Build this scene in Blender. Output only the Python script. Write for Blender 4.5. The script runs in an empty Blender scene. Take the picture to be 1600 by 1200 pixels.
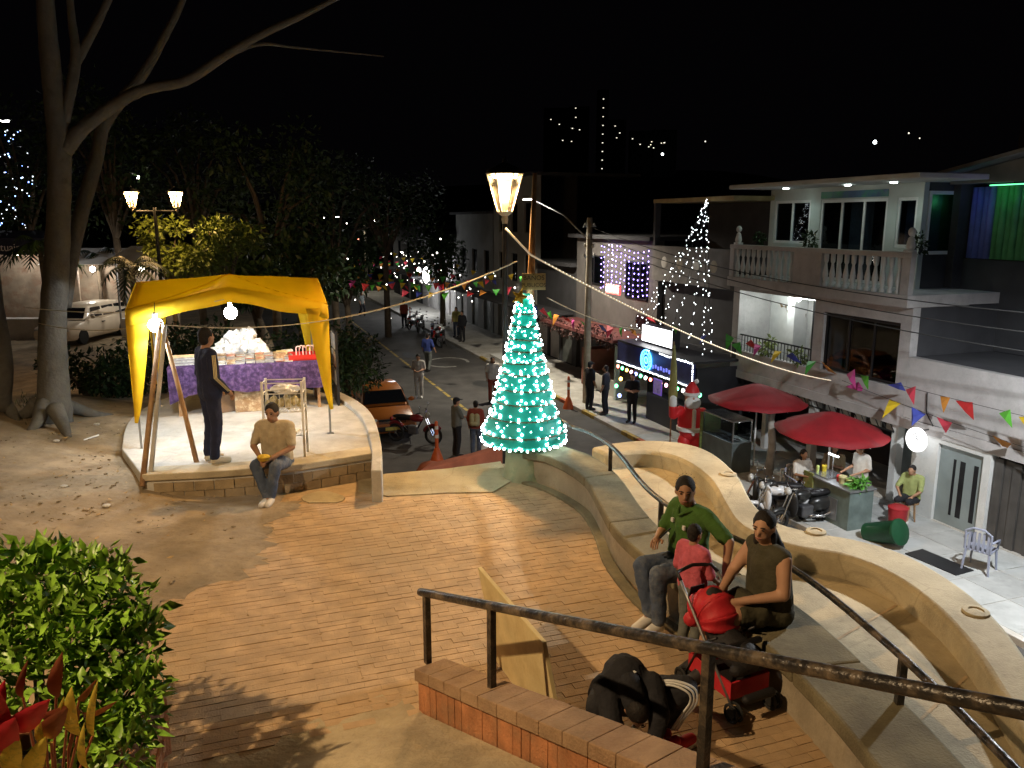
import bpy, bmesh, math, random
import numpy as np
from mathutils import Vector, Matrix, Quaternion, Euler
random.seed(7); rng = np.random.default_rng(7)
R = math.radians
scn = bpy.context.scene
COL = scn.collection
# ---------------------------------------------------------------- camera
EYE = 6.6
PITCH = math.atan(255 / 1250.0)
cam = bpy.data.cameras.new('camera'); camo = bpy.data.objects.new('camera', cam); COL.objects.link(camo)
camo.location = (0, 0, EYE); camo.rotation_euler = (math.pi / 2 - PITCH, 0, 0)
cam.sensor_width = 36; cam.lens = 36 * 1250 / 1600; cam.clip_end = 4000; cam.clip_start = 0.05
scn.camera = camo
# ---------------------------------------------------------------- night sky
w = bpy.data.worlds.new('World'); scn.world = w; w.use_nodes = True
wn = w.node_tree; wn.nodes.clear()
sk = wn.nodes.new('ShaderNodeTexSky'); sk.sky_type = 'NISHITA'; sk.sun_disc = False
sk.sun_elevation = R(-9); sk.sun_rotation = R(200)
ad = wn.nodes.new('ShaderNodeMixRGB'); ad.blend_type = 'ADD'; ad.inputs[0].default_value = 1
ad.inputs[2].default_value = (0.014, 0.012, 0.016, 1)      # town glow on the night air
bg = wn.nodes.new('ShaderNodeBackground'); bg.inputs[1].default_value = 0.05
wo = wn.nodes.new('ShaderNodeOutputWorld')
wn.links.new(sk.outputs[0], ad.inputs[1]); wn.links.new(ad.outputs[0], bg.inputs[0]); wn.links.new(bg.outputs[0], wo.inputs[0])
scn.view_settings.view_transform = 'Standard'; scn.view_settings.look = 'None'
scn.view_settings.exposure = 0.2; scn.view_settings.gamma = 1.0
scn.cycles.use_denoising = True
scn.cycles.max_bounces = 5; scn.cycles.diffuse_bounces = 3; scn.cycles.glossy_bounces = 3
scn.cycles.transparent_max_bounces = 12; scn.cycles.transmission_bounces = 4
scn.cycles.sample_clamp_indirect = 4.0; scn.cycles.sample_clamp_direct = 0
scn.cycles.caustics_reflective = False; scn.cycles.caustics_refractive = False
# ---------------------------------------------------------------- survey helpers: sight lines met with a known height / depth / facade
CP, SP = math.cos(PITCH), math.sin(PITCH)
def ray(u, v):
    x = (u - 800) / 1250; y = -(v - 600) / 1250
    return Vector((x, CP + y * SP, -SP + y * CP))
def P(u, v, z):
    d = ray(u, v); return d * ((z - EYE) / d.z) + Vector((0, 0, EYE))
def D(u, v, Y):
    d = ray(u, v); return d * (Y / d.y) + Vector((0, 0, EYE))
A0 = R(109.6)                                   # the street's direction
DX, DY = math.cos(A0), math.sin(A0); NX, NY = -DY, DX
OX, OY = 8.9, 17.9                              # a corner of the house row
def G(s, n, z=0): return Vector((OX + s * DX + n * NX, OY + s * DY + n * NY, z))
def SN(p): return ((p[0] - OX) * DX + (p[1] - OY) * DY, (p[0] - OX) * NX + (p[1] - OY) * NY)
def FS(u, v, n=0.0):
    d = ray(u, v); t = (n + OX * NX + OY * NY) / (d.x * NX + d.y * NY); p = d * t
    return ((p.x - OX) * DX + (p.y - OY) * DY, p.z + EYE)
# ---------------------------------------------------------------- materials
MATS = {}
def mat(name, col, rough=0.7, var=0.18, scale=6.0, bump=0.15, bscale=None, metal=0.0, rnd=0.0, emit=None, es=1.0,
        stain=None, stain_scale=1.2, alpha=None, trans=0.0, spec=0.4, sheen=0.0, coat=0.0, grime=0.0, crack=0.0):
    if name in MATS: return MATS[name]
    m = bpy.data.materials.new(name); m.use_nodes = True; nt = m.node_tree; N = nt.nodes; L = nt.links
    b = N['Principled BSDF']
    b.inputs['Roughness'].default_value = rough; b.inputs['Metallic'].default_value = metal
    b.inputs['Specular IOR Level'].default_value = spec
    if coat: b.inputs['Coat Weight'].default_value = coat
    if sheen: b.inputs['Sheen Weight'].default_value = sheen
    if trans: b.inputs['Transmission Weight'].default_value = trans
    if alpha is not None: b.inputs['Alpha'].default_value = alpha
    tc = N.new('ShaderNodeTexCoord'); src = tc.outputs['Object']
    nz = N.new('ShaderNodeTexNoise'); nz.inputs['Scale'].default_value = scale; nz.inputs['Detail'].default_value = 6
    L.new(src, nz.inputs['Vector'])
    mx = N.new('ShaderNodeMixRGB')
    c = Vector(col[:3])
    mx.inputs[1].default_value = (*[max(0, k * (1 - var)) for k in c], 1)
    mx.inputs[2].default_value = (*[min(1, k * (1 + var)) for k in c], 1)
    rp = N.new('ShaderNodeMapRange'); rp.inputs[1].default_value = .3; rp.inputs[2].default_value = .7
    L.new(nz.outputs['Fac'], rp.inputs[0]); L.new(rp.outputs[0], mx.inputs[0])
    out = mx.outputs[0]
    if stain:
        n2 = N.new('ShaderNodeTexNoise'); n2.inputs['Scale'].default_value = stain_scale; n2.inputs['Detail'].default_value = 8
        n2.inputs['Roughness'].default_value = .7
        L.new(src, n2.inputs['Vector'])
        r2 = N.new('ShaderNodeMapRange'); r2.inputs[1].default_value = .48; r2.inputs[2].default_value = .68
        L.new(n2.outputs['Fac'], r2.inputs[0])
        m2 = N.new('ShaderNodeMixRGB'); m2.inputs[2].default_value = (*stain, 1)
        L.new(r2.outputs[0], m2.inputs[0]); L.new(out, m2.inputs[1]); out = m2.outputs[0]
    if grime:       # fine dark speckle and blotches of dirt
        for sc_, lo, hi in ((scale * 9, .56, .75), (scale * .35, .5, .72)):
            n4 = N.new('ShaderNodeTexNoise'); n4.inputs['Scale'].default_value = sc_; n4.inputs['Detail'].default_value = 9; n4.inputs['Roughness'].default_value = .75
            L.new(src, n4.inputs['Vector']); r4 = N.new('ShaderNodeMapRange'); r4.inputs[1].default_value = lo; r4.inputs[2].default_value = hi; r4.inputs[4].default_value = grime
            L.new(n4.outputs['Fac'], r4.inputs[0]); m4 = N.new('ShaderNodeMixRGB'); m4.inputs[2].default_value = (*[k * .35 for k in c], 1)
            L.new(r4.outputs[0], m4.inputs[0]); L.new(out, m4.inputs[1]); out = m4.outputs[0]
    if crack:
        vo = N.new('ShaderNodeTexVoronoi'); vo.feature = 'DISTANCE_TO_EDGE'; vo.inputs['Scale'].default_value = crack
        ds_ = N.new('ShaderNodeMixRGB'); ds_.inputs[0].default_value = .12; L.new(src, ds_.inputs[1]); L.new(nz.outputs['Color'], ds_.inputs[2]); L.new(ds_.outputs[0], vo.inputs['Vector'])
        r5 = N.new('ShaderNodeMapRange'); r5.inputs[1].default_value = 0; r5.inputs[2].default_value = .005; r5.inputs[3].default_value = .3; r5.inputs[4].default_value = 0
        L.new(vo.outputs['Distance'], r5.inputs[0]); m5 = N.new('ShaderNodeMixRGB'); m5.inputs[2].default_value = (*[k * .3 for k in c], 1)
        L.new(r5.outputs[0], m5.inputs[0]); L.new(out, m5.inputs[1]); out = m5.outputs[0]
    if rnd:
        oi = N.new('ShaderNodeObjectInfo'); hs = N.new('ShaderNodeHueSaturation')
        mr = N.new('ShaderNodeMapRange'); mr.inputs[3].default_value = 1 - rnd; mr.inputs[4].default_value = 1 + rnd
        L.new(oi.outputs['Random'], mr.inputs[0]); L.new(mr.outputs[0], hs.inputs['Value']); L.new(out, hs.inputs['Color']); out = hs.outputs[0]
    L.new(out, b.inputs['Base Color'])
    if bump:
        n3 = N.new('ShaderNodeTexNoise'); n3.inputs['Scale'].default_value = bscale or scale * 6; n3.inputs['Detail'].default_value = 5
        L.new(src, n3.inputs['Vector'])
        bp = N.new('ShaderNodeBump'); bp.inputs['Strength'].default_value = bump; bp.inputs['Distance'].default_value = .02
        L.new(n3.outputs['Fac'], bp.inputs['Height']); L.new(bp.outputs[0], b.inputs['Normal'])
    if emit:
        b.inputs['Emission Color'].default_value = (*emit, 1); b.inputs['Emission Strength'].default_value = es
    MATS[name] = m; return m
def glow(name, col, es):
    return mat(name, (.6, .6, .6), rough=.4, bump=0, emit=col, es=es)
def glassmat(name, tint=(.9, .95, 1), mixf=.12, rough=.05):
    if name in MATS: return MATS[name]
    m = bpy.data.materials.new(name); m.use_nodes = True; nt = m.node_tree; nt.nodes.clear()
    o = nt.nodes.new('ShaderNodeOutputMaterial'); t = nt.nodes.new('ShaderNodeBsdfTransparent'); g = nt.nodes.new('ShaderNodeBsdfGlossy')
    t.inputs[0].default_value = (*tint, 1); g.inputs['Roughness'].default_value = rough
    x = nt.nodes.new('ShaderNodeMixShader'); x.inputs[0].default_value = mixf
    nt.links.new(t.outputs[0], x.inputs[1]); nt.links.new(g.outputs[0], x.inputs[2]); nt.links.new(x.outputs[0], o.inputs[0])
    MATS[name] = m; return m
# ---------------------------------------------------------------- mesh builder
class B:
    def __init__(s): s.v = []; s.f = []
    def add(s, vs, fs):
        o = len(s.v); s.v += [tuple(p) for p in vs]; s.f += [tuple(i + o for i in f) for f in fs]; return s
    def box(s, c, d, rz=0, M=None):
        x, y, z = [k / 2 for k in d]
        vs = [Vector((a * x, b * y, e * z)) for e in (-1, 1) for a, b in ((-1, -1), (1, -1), (1, 1), (-1, 1))]
        if M is None: M = Matrix.Rotation(rz, 3, 'Z')
        vs = [M @ p + Vector(c) for p in vs]
        return s.add(vs, [(3, 2, 1, 0), (4, 5, 6, 7), (0, 1, 5, 4), (1, 2, 6, 5), (2, 3, 7, 6), (3, 0, 4, 7)])
    def bb(s, a, b):
        return s.box([(a[i] + b[i]) / 2 for i in range(3)], [abs(b[i] - a[i]) for i in range(3)])
    def tube(s, pts, r, n=8, cap=True, closed=False):
        pts = [Vector(p) for p in pts]; m = len(pts)
        rs = r if isinstance(r, (list, tuple)) else [r] * m
        up = None; vs = []
        for i in range(m):
            if closed: t = pts[(i + 1) % m] - pts[i - 1]
            else: t = pts[min(i + 1, m - 1)] - pts[max(i - 1, 0)]
            if t.length < 1e-9: t = Vector((0, 0, 1))
            t.normalize()
            if up is None:
                up = t.orthogonal().normalized()
            else:
                up = up - t * up.dot(t)
                up = up.normalized() if up.length > 1e-6 else t.orthogonal().normalized()
            bi = t.cross(up)
            for k in range(n):
                a = 2 * math.pi * k / n
                vs.append(pts[i] + (up * math.cos(a) + bi * math.sin(a)) * rs[i])
        fs = []
        for i in range(m if closed else m - 1):
            j = (i + 1) % m
            for k in range(n):
                l = (k + 1) % n
                fs.append((i * n + k, i * n + l, j * n + l, j * n + k))
        if cap and not closed:
            fs.append(tuple(range(n - 1, -1, -1))); fs.append(tuple((m - 1) * n + k for k in range(n)))
        return s.add(vs, fs)
    def caps(s, p0, p1, r0, r1, n=12, hr=3):
        p0, p1 = Vector(p0), Vector(p1); ax = p1 - p0
        if ax.length < 1e-6: ax = Vector((0, 0, 1e-5)); p1 = p0 + ax
        t = ax.normalized(); pts = []; rs = []
        for k in range(hr):
            a = math.pi / 2 * (1 - (k + .25) / hr); pts.append(p0 - t * r0 * math.sin(a)); rs.append(r0 * math.cos(a))
        pts += [p0, p1]; rs += [r0, r1]
        for k in range(hr):
            a = math.pi / 2 * ((k + .75) / hr); pts.append(p1 + t * r1 * math.sin(a)); rs.append(r1 * math.cos(a))
        return s.tube(pts, rs, n)
    def ell(s, c, r, M=None, n=14, m=9):
        if not isinstance(r, (tuple, list)): r = (r, r, r)
        M = M or Matrix.Identity(3); vs = [Vector(c) + M @ Vector((0, 0, -r[2]))]
        for i in range(1, m):
            a = -math.pi / 2 + math.pi * i / m
            for k in range(n):
                b = 2 * math.pi * k / n
                vs.append(Vector(c) + M @ Vector((r[0] * math.cos(a) * math.cos(b), r[1] * math.cos(a) * math.sin(b), r[2] * math.sin(a))))
        vs.append(Vector(c) + M @ Vector((0, 0, r[2]))); T_ = len(vs) - 1; fs = []
        for k in range(n):
            l = (k + 1) % n
            fs.append((0, 1 + l, 1 + k)); fs.append((T_, T_ - n + k, T_ - n + l))
            for i in range(m - 2):
                a = 1 + i * n; fs.append((a + k, a + l, a + n + l, a + n + k))
        return s.add(vs, fs)
    def lathe(s, prof, c=(0, 0, 0), n=16, cap=True):
        vs = []; m = len(prof); c = Vector(c)
        for r, z in prof:
            for k in range(n):
                a = 2 * math.pi * k / n; vs.append(c + Vector((r * math.cos(a), r * math.sin(a), z)))
        fs = [(i * n + k, i * n + (k + 1) % n, (i + 1) * n + (k + 1) % n, (i + 1) * n + k) for i in range(m - 1) for k in range(n)]
        if cap: fs.append(tuple(range(n - 1, -1, -1))); fs.append(tuple((m - 1) * n + k for k in range(n)))
        return s.add(vs, fs)
    def prism(s, poly, z0, z1):
        n = len(poly); ar = sum(poly[i][0] * poly[(i + 1) % n][1] - poly[(i + 1) % n][0] * poly[i][1] for i in range(n))
        if ar < 0: poly = poly[::-1]
        f0 = (lambda p: z0) if not callable(z0) else z0; f1 = (lambda p: z1) if not callable(z1) else z1
        vs = [(p[0], p[1], f0(p)) for p in poly] + [(p[0], p[1], f1(p)) for p in poly]
        return s.add(vs, [tuple(range(n - 1, -1, -1)), tuple(range(n, 2 * n))] + [(i, (i + 1) % n, n + (i + 1) % n, n + i) for i in range(n)])
    def strip(s, L, Rr, z0, z1):
        """a wall between two plan curves of equal length, with top and bottom"""
        n = len(L); f0 = z0 if callable(z0) else (lambda i: z0); f1 = z1 if callable(z1) else (lambda i: z1); vs = []
        for i in range(n):
            vs += [(L[i][0], L[i][1], f0(i)), (L[i][0], L[i][1], f1(i)), (Rr[i][0], Rr[i][1], f1(i)), (Rr[i][0], Rr[i][1], f0(i))]
        fs = [(0, 1, 2, 3), (4 * n - 1, 4 * n - 2, 4 * n - 3, 4 * n - 4)]
        for i in range(n - 1):
            a, b = 4 * i, 4 * i + 4
            for k in range(4): l = (k + 1) % 4; fs.append((a + k, b + k, b + l, a + l))
        return s.add(vs, fs)
    def quad(s, a, b, c, d, th=.004):
        a, b, c, d = [Vector(k) for k in (a, b, c, d)]; nrm = (b - a).cross(d - a).normalized() * th
        return s.add([a, b, c, d, a + nrm, b + nrm, c + nrm, d + nrm],
                     [(3, 2, 1, 0), (4, 5, 6, 7), (0, 1, 5, 4), (1, 2, 6, 5), (2, 3, 7, 6), (3, 0, 4, 7)])
    def build(s, name, m, parent=None, smooth=False, bev=0, loc=None, rz=None):
        me = bpy.data.meshes.new(name); me.from_pydata(s.v, [], s.f); me.validate(); me.update()
        bm = bmesh.new(); bm.from_mesh(me); bmesh.ops.recalc_face_normals(bm, faces=bm.faces); bm.to_mesh(me); bm.free()
        return link(name, me, m, parent, smooth, bev, loc, rz)
def link(name, me, m, parent=None, smooth=False, bev=0, loc=None, rz=None):
    if m is not None and not me.materials: me.materials.append(m)
    if smooth:
        me.polygons.foreach_set('use_smooth', [True] * len(me.polygons))
        if smooth != 'all':
            me.set_sharp_from_angle(angle=R(45))
    o = bpy.data.objects.new(name, me); COL.objects.link(o)
    if parent: o.parent = parent
    if loc is not None: o.location = loc
    if rz is not None: o.rotation_euler = (0, 0, rz)
    if bev:
        md = o.modifiers.new('bevel', 'BEVEL'); md.width = bev; md.segments = 2; md.limit_method = 'ANGLE'; md.angle_limit = R(40)
    return o
def tag(o, label=None, cat=None, group=None, kind=None):
    if label: o['label'] = label
    if cat: o['category'] = cat
    if group: o['group'] = group
    if kind: o['kind'] = kind
    return o
def T(name, label, cat, loc=(0, 0, 0), rz=0, group=None, tilt=None):
    o = bpy.data.objects.new(name, None); COL.objects.link(o); o.empty_display_size = .2
    o.location = loc; o.rotation_euler = tilt if tilt else (0, 0, rz)
    return tag(o, label, cat, group)
def struct(o): return tag(o, kind='structure')
def dup(root, loc=None, rz=None, label=None, group=None, scale=None):
    r = root.copy(); COL.objects.link(r)
    if loc is not None: r.location = loc
    if rz is not None: r.rotation_euler = (0, 0, rz)
    if scale: r.scale = (scale,) * 3
    if label: r['label'] = label
    if group: r['group'] = group
    def rec(a, b):
        for ch in list(a.children):
            c = ch.copy(); COL.objects.link(c); c.parent = b; rec(ch, c)
    rec(root, r); return r
def lamp(name, loc, power, col, rad=.06, parent=None, spot=None, aim=None, blend=.6):
    l = bpy.data.lights.new(name, 'SPOT' if spot else 'POINT'); l.energy = power; l.color = col; l.shadow_soft_size = rad
    if spot: l.spot_size = R(spot); l.spot_blend = blend
    o = bpy.data.objects.new(name, l); COL.objects.link(o); o.location = loc
    if parent: o.parent = parent
    if aim is not None: o.rotation_euler = Vector(aim).to_track_quat('-Z', 'Y').to_euler()
    return o
def spline(pts, k=6):
    pts = [Vector(p) for p in pts]; out = []; n = len(pts)
    for i in range(n - 1):
        a, b, c, d = pts[max(i - 1, 0)], pts[i], pts[i + 1], pts[min(i + 2, n - 1)]
        for j in range(k):
            t = j / k
            out.append(.5 * ((2 * b) + (c - a) * t + (2 * a - 5 * b + 4 * c - d) * t * t + (3 * b - a - 3 * c + d) * t ** 3))
    out.append(pts[-1]); return out
def resample(pts, n):
    pts = [Vector(p) for p in pts]; L = [0]
    for i in range(1, len(pts)): L.append(L[-1] + (pts[i] - pts[i - 1]).length)
    out = []; j = 0
    for k in range(n):
        t = L[-1] * k / (n - 1)
        while j < len(pts) - 2 and L[j + 1] < t: j += 1
        f = (t - L[j]) / max(L[j + 1] - L[j], 1e-9); out.append(pts[j].lerp(pts[j + 1], f))
    return out
def inside(p, poly):
    r = False; n = len(poly)
    for i in range(n):
        a, b = poly[i], poly[i - 1]
        if (a[1] > p[1]) != (b[1] > p[1]) and p[0] < (b[0] - a[0]) * (p[1] - a[1]) / (b[1] - a[1]) + a[0]: r = not r
    return r
def leaves(name, m, centers, radii, count, size, parent, aspect=.5, droop=.3, shell=.5, fold=.25, seed=1):
    """leaf-shaped folded faces spread through ellipsoids"""
    g = np.random.default_rng(seed); C = np.array(centers, float); Rr = np.array(radii, float)
    vol = (Rr.prod(axis=1)) ** .7; idx = g.choice(len(C), count, p=vol / vol.sum())
    d = g.normal(size=(count, 3)); d /= np.linalg.norm(d, axis=1)[:, None]
    rad = (shell + (1 - shell) * g.random(count)) * (.85 + .3 * g.random(count))
    pos = C[idx] + d * Rr[idx] * rad[:, None]
    ax = d * .8 + g.normal(size=(count, 3)) * .7; ax[:, 2] -= droop; ax /= np.linalg.norm(ax, axis=1)[:, None]
    up = g.normal(size=(count, 3)) * .6 + np.array([0, 0, 1.]); sd = np.cross(ax, up); sd /= np.linalg.norm(sd, axis=1)[:, None] + 1e-9
    nr = np.cross(sd, ax); s = size * (.45 + 1.0 * g.random(count) ** 1.3)[:, None]; h = s * aspect * .5
    V = np.stack([pos, pos + ax * s * .4 + sd * h + nr * h * fold, pos + ax * s, pos + ax * s * .4 - sd * h + nr * h * fold, pos + ax * s * .45 - nr * h * fold], 1).reshape(-1, 3)
    me = bpy.data.meshes.new(name); n = count
    i0 = np.arange(n) * 5
    F = np.concatenate([np.stack([i0, i0 + 1, i0 + 4], 1), np.stack([i0 + 1, i0 + 2, i0 + 4], 1), np.stack([i0 + 2, i0 + 3, i0 + 4], 1), np.stack([i0 + 3, i0, i0 + 4], 1)])
    me.vertices.add(len(V)); me.vertices.foreach_set('co', V.ravel()); me.loops.add(F.size); me.loops.foreach_set('vertex_index', F.ravel().astype(np.int32))
    me.polygons.add(len(F)); me.polygons.foreach_set('loop_start', np.arange(len(F), dtype=np.int32) * 3); me.update(calc_edges=True)
    return link(name, me, m, parent)
def text(name, body, m, size, parent, loc, rot, ext=.002):
    c = bpy.data.curves.new(name, 'FONT'); c.body = body; c.size = size; c.extrude = ext; c.align_x = 'CENTER'; c.align_y = 'CENTER'
    c.materials.append(m); o = bpy.data.objects.new(name, c); COL.objects.link(o); o.parent = parent; o.location = loc; o.rotation_euler = rot
    return o
# ================================================================ materials used all over
M_asph = mat('asphalt', (.075, .07, .066), .85, .25, 1.5, .3, 60, stain=(.045, .043, .04), stain_scale=.5)
M_conc = mat('concrete', (.36, .31, .23), .85, .2, 2.0, .25, 40, stain=(.24, .2, .14), stain_scale=1.6, grime=.6)
M_concl = mat('pale_concrete', (.50, .48, .44), .8, .15, 2.5, .2, 40, stain=(.36, .33, .28), stain_scale=1.2, grime=.5, crack=.7)
M_cream = mat('cream_render', (.43, .355, .225), .85, .16, 1.6, .35, 60, stain=(.30, .245, .15), stain_scale=1.3, grime=.65, crack=.55)
M_mossy = mat('weathered_concrete', (.19, .165, .10), .9, .25, 3, .4, 60, stain=(.12, .10, .06), stain_scale=2.2, grime=.7)
M_dirt = mat('bare_earth', (.30, .235, .155), .95, .3, 2.5, 1.0, 9, stain=(.22, .165, .10), stain_scale=1.3, grime=.6)
M_brick = mat('paving_brick', (.48, .325, .18), .75, .2, 5, .35, 70, rnd=.09, stain=(.40, .29, .175), stain_scale=.7, grime=.35)
M_brickw = mat('wall_brick', (.44, .19, .085), .85, .25, 7, .5, 60, rnd=.12, stain=(.33, .18, .095), stain_scale=4, grime=.4)
M_cope = mat('mortared_coping', (.36, .235, .14), .9, .2, 5, .5, 60, rnd=.06, stain=(.28, .17, .1), stain_scale=3, grime=.5)
M_mort = mat('mortar', (.40, .29, .17), .95, .2, 8, .4, 60)
M_rail = mat('worn_black_paint', (.018, .016, .016), .32, .4, 9, .35, 40, stain=(.17, .13, .09), stain_scale=7, spec=.5)
M_black = mat('black_plastic', (.012, .012, .014), .45, .2, 6, .1)
M_rubber = mat('rubber', (.015, .015, .015), .8, .2, 8, .2)
M_chrome = mat('chrome', (.6, .6, .62), .2, .05, 6, 0, metal=1)
M_steel = mat('galvanised_steel', (.35, .36, .37), .45, .15, 8, .1, metal=.8)
M_white = mat('white_paint', (.75, .75, .73), .6, .08, 4, .08)
M_wood = mat('raw_timber', (.36, .22, .11), .75, .3, 5, .3, 30, stain=(.22, .12, .06), stain_scale=4)
M_trunk = mat('pale_bark', (.125, .118, .105), .9, .3, 3.0, 1.0, 9, stain=(.075, .07, .06), stain_scale=3, grime=.5)
M_bark = mat('dark_bark', (.10, .075, .05), .9, .3, 5, .8, 18)
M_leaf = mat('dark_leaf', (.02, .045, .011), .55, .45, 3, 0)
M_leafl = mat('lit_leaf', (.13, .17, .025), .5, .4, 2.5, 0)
M_shrub = mat('shrub_leaf', (.17, .32, .03), .42, .65, 14, 0, spec=.5)
M_yline = mat('worn_yellow_paint', (.42, .30, .07), .8, .25, 6, .2, stain=(.12, .1, .07), stain_scale=2.5)
M_wline = mat('worn_white_paint', (.36, .35, .32), .8, .25, 6, .2, stain=(.1, .1, .09), stain_scale=2.0)
# ================================================================ ground and street
PZ = 3.2          # plaza level
def sheet(name, pts, z, m, parent=None):
    b = B(); n = len(pts); b.add([(p[0], p[1], z) for p in pts], [tuple(range(n))]); return b.build(name, m, parent)
def sn_rect(s0, s1, n0, n1): return [G(s0, n0), G(s1, n0), G(s1, n1), G(s0, n1)]
struct(sheet('ground', [(-1500, -300), (1500, -300), (1500, 2200), (-1500, 2200)], -.14, mat('far_ground', (.06, .055, .045), .95, .3, .2, .3, 2)))
street = struct(sheet('street', sn_rect(-22, 62, 2.95, 13.2), 0.0, M_asph))
struct(sheet('cross_street', sn_rect(62, 74, -30, 60), -.004, M_asph))
# painted markings (children of the street)
b = B()
for k in range(16):
    s0 = 3 + k * 2.4
    for q in range(4):
        a = s0 + q * .55 + random.random() * .1
        b.add([(*G(a, 6.55)[:2], .005), (*G(a + .48, 6.55)[:2], .005), (*G(a + .48, 6.67)[:2], .005), (*G(a, 6.67)[:2], .005)], [(0, 1, 2, 3)])
b.build('centre_line', M_yline, street)
b = B()
c = G(22.5, 4.7)
for r0, r1, a0, a1 in ((.9, 1.05, 0, 300),):
    for a in range(a0, a1, 15):
        q = [c + Vector((math.cos(R(t)) * r * 1.0, math.sin(R(t)) * r * 1.3, .006)) for r, t in ((r0, a), (r1, a), (r1, a + 15), (r0, a + 15))]
        b.add(q, [(0, 1, 2, 3)])
b.build('painted_circle', M_wline, street)
for (s, n, l, wd) in ((17, 4.6, 1.6, .9), (25, 6.0, 2.2, .8), (30, 8.2, 1.4, 1.1), (34, 5.2, 2.0, .7), (39, 9.5, 1.6, 1.2), (15.5, 8.6, 1.5, 1.0), (43, 6.2, 2.4, .8), (28, 3.9, 1.2, .7), (48, 8, 2.2, 1)):
    b = B(); pts = []
    for k in range(12):
        a = k * math.pi / 6; q = .8 + .3 * random.random(); pts.append(G(s + math.cos(a) * l * q * .5, n + math.sin(a) * wd * q * .5))
    b.add([(p.x, p.y, .004) for p in pts], [tuple(range(12))]); b.build('tar_patch', mat('fresh_tar', (.03, .03, .03), .7, .2, 3, .2), street)
# sidewalk along the houses: slab, kerb stones, flagstones
sw = struct(B().prism([(p.x, p.y) for p in sn_rect(-24, 62, -1.0, 2.8)], -.12, .11).build('sidewalk', M_concl))
kb = B()
kerb_mats = [M_yline, M_concl, mat('red_kerb', (.35, .09, .04), .8, .3, 5, .2)]
for k in range(60):
    s = -20 + k * 1.0
    B().prism([(p.x, p.y) for p in sn_rect(s + .01, s + .99, 2.803, 2.95)], -.12, .125).build('kerbstone', kerb_mats[(0, 1, 2, 0, 1, 1)[k % 6]] if 24 < k < 44 else M_concl, sw, bev=.015)
me_flag = None
for i in range(-8, 8):
    for j in range(3):
        o = B().prism([(p.x, p.y) for p in sn_rect(i * .92 + .01, i * .92 + .91, .05 + j * .92, .95 + j * .92)], .1, .116 + random.random() * .005).build('flagstone', mat('flagstone', (.42, .43, .42), .7, .15, 2, .2, 30, rnd=.1, stain=(.3, .31, .3)), sw)
struct(B().prism([(p.x, p.y) for p in sn_rect(74, 76.4, -30, 60)], -.13, .12).build('far_sidewalk', mat('far_kerb', (.42, .38, .25), .9, .2, 1, .2)))
# park terrain on the uphill side: a height field in street axes with a skirt
def terr(s, n):
    p = G(s, n); z = 3.16
    if p.x < -3.2: z += .13 * min(-3.2 - p.x, 6) * max(0, min(1, (p.y - 4) / 3))
    back = max(0, min(1, (s + 2.2) / 16)); back = back * back * (3 - 2 * back)
    z = z * (1 - back) + 1.75 * back
    z += .05 * math.sin(p.x * 2.3 + p.y * .7) * math.sin(p.y * 1.9 - p.x * .4) * (1 if p.x < -4.2 else 0)
    return z
ss = [-24 + .5 * k for k in range(56)] + [4 + 2 * k for k in range(36)]
ns = [12.75 + .4 * k for k in range(30)] + [25 + 2.5 * k for k in range(20)]
V = []; Fc = []
for i, s in enumerate(ss):
    for j, n in enumerate(ns):
        p = G(s, n); jit = random.uniform(-.02, .02) if p.x < -4 else 0
        V.append((p.x, p.y, terr(s, n) + jit))
nn = len(ns)
for i in range(len(ss) - 1):
    for j in range(nn - 1): Fc.append((i * nn + j, (i + 1) * nn + j, (i + 1) * nn + j + 1, i * nn + j + 1))
for i in range(len(ss)): V.append((V[i * nn][0], V[i * nn][1], -.2))
o0 = len(ss) * nn
for i in range(len(ss) - 1): Fc.append((o0 + i, o0 + i + 1, (i + 1) * nn, i * nn))
b = B(); b.add(V, Fc); struct(b.build('park_earth', M_dirt, smooth='all'))
# loose stones and litter on the earth
g_st = B()
for k in range(200):
    u = random.uniform(-40, 420); v = random.uniform(640, 900); p = P(u, v, 3.3)
    if p.x > -3.3: continue
    s, n = SN(p); z = terr(s, n); q = random.uniform(.006, .018)
    g_st.ell((p.x, p.y, z + q * .2), (q, q * random.uniform(.6, 1), q * .5), n=6, m=4)
tag(g_st.build('loose_gravel', mat('gravel', (.28, .23, .16), .9, .35, 20, .3)), 'loose gravel and crumbs of stone strewn over the bare earth', 'gravel', kind='stuff')
for k, (u, v) in enumerate([(20, 655), (152, 670), (90, 705), (165, 778), (100, 762), (66, 590)]):
    p = P(u, v, 3.45); s, n = SN(p)
    tag(B().ell((p.x, p.y, terr(s, n) + .01), (.05, .04, .02), n=8, m=5).build('stone', M_concl), 'pale flat stone lying on the bare earth by the big tree', 'stone', 'pale stones on the earth')
p = P(145, 692, 3.45); a = P(132, 696, 3.45); c_ = P(155, 688, 3.45); zz = terr(*SN(p)) + .02
tag(B().tube([(a.x, a.y, zz), (c_.x, c_.y, zz)], .012, 6).build('paper_tube', M_white), 'thin white stick lying on the earth before the tent', 'litter')
ec = B(); lf_ = B()
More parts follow.
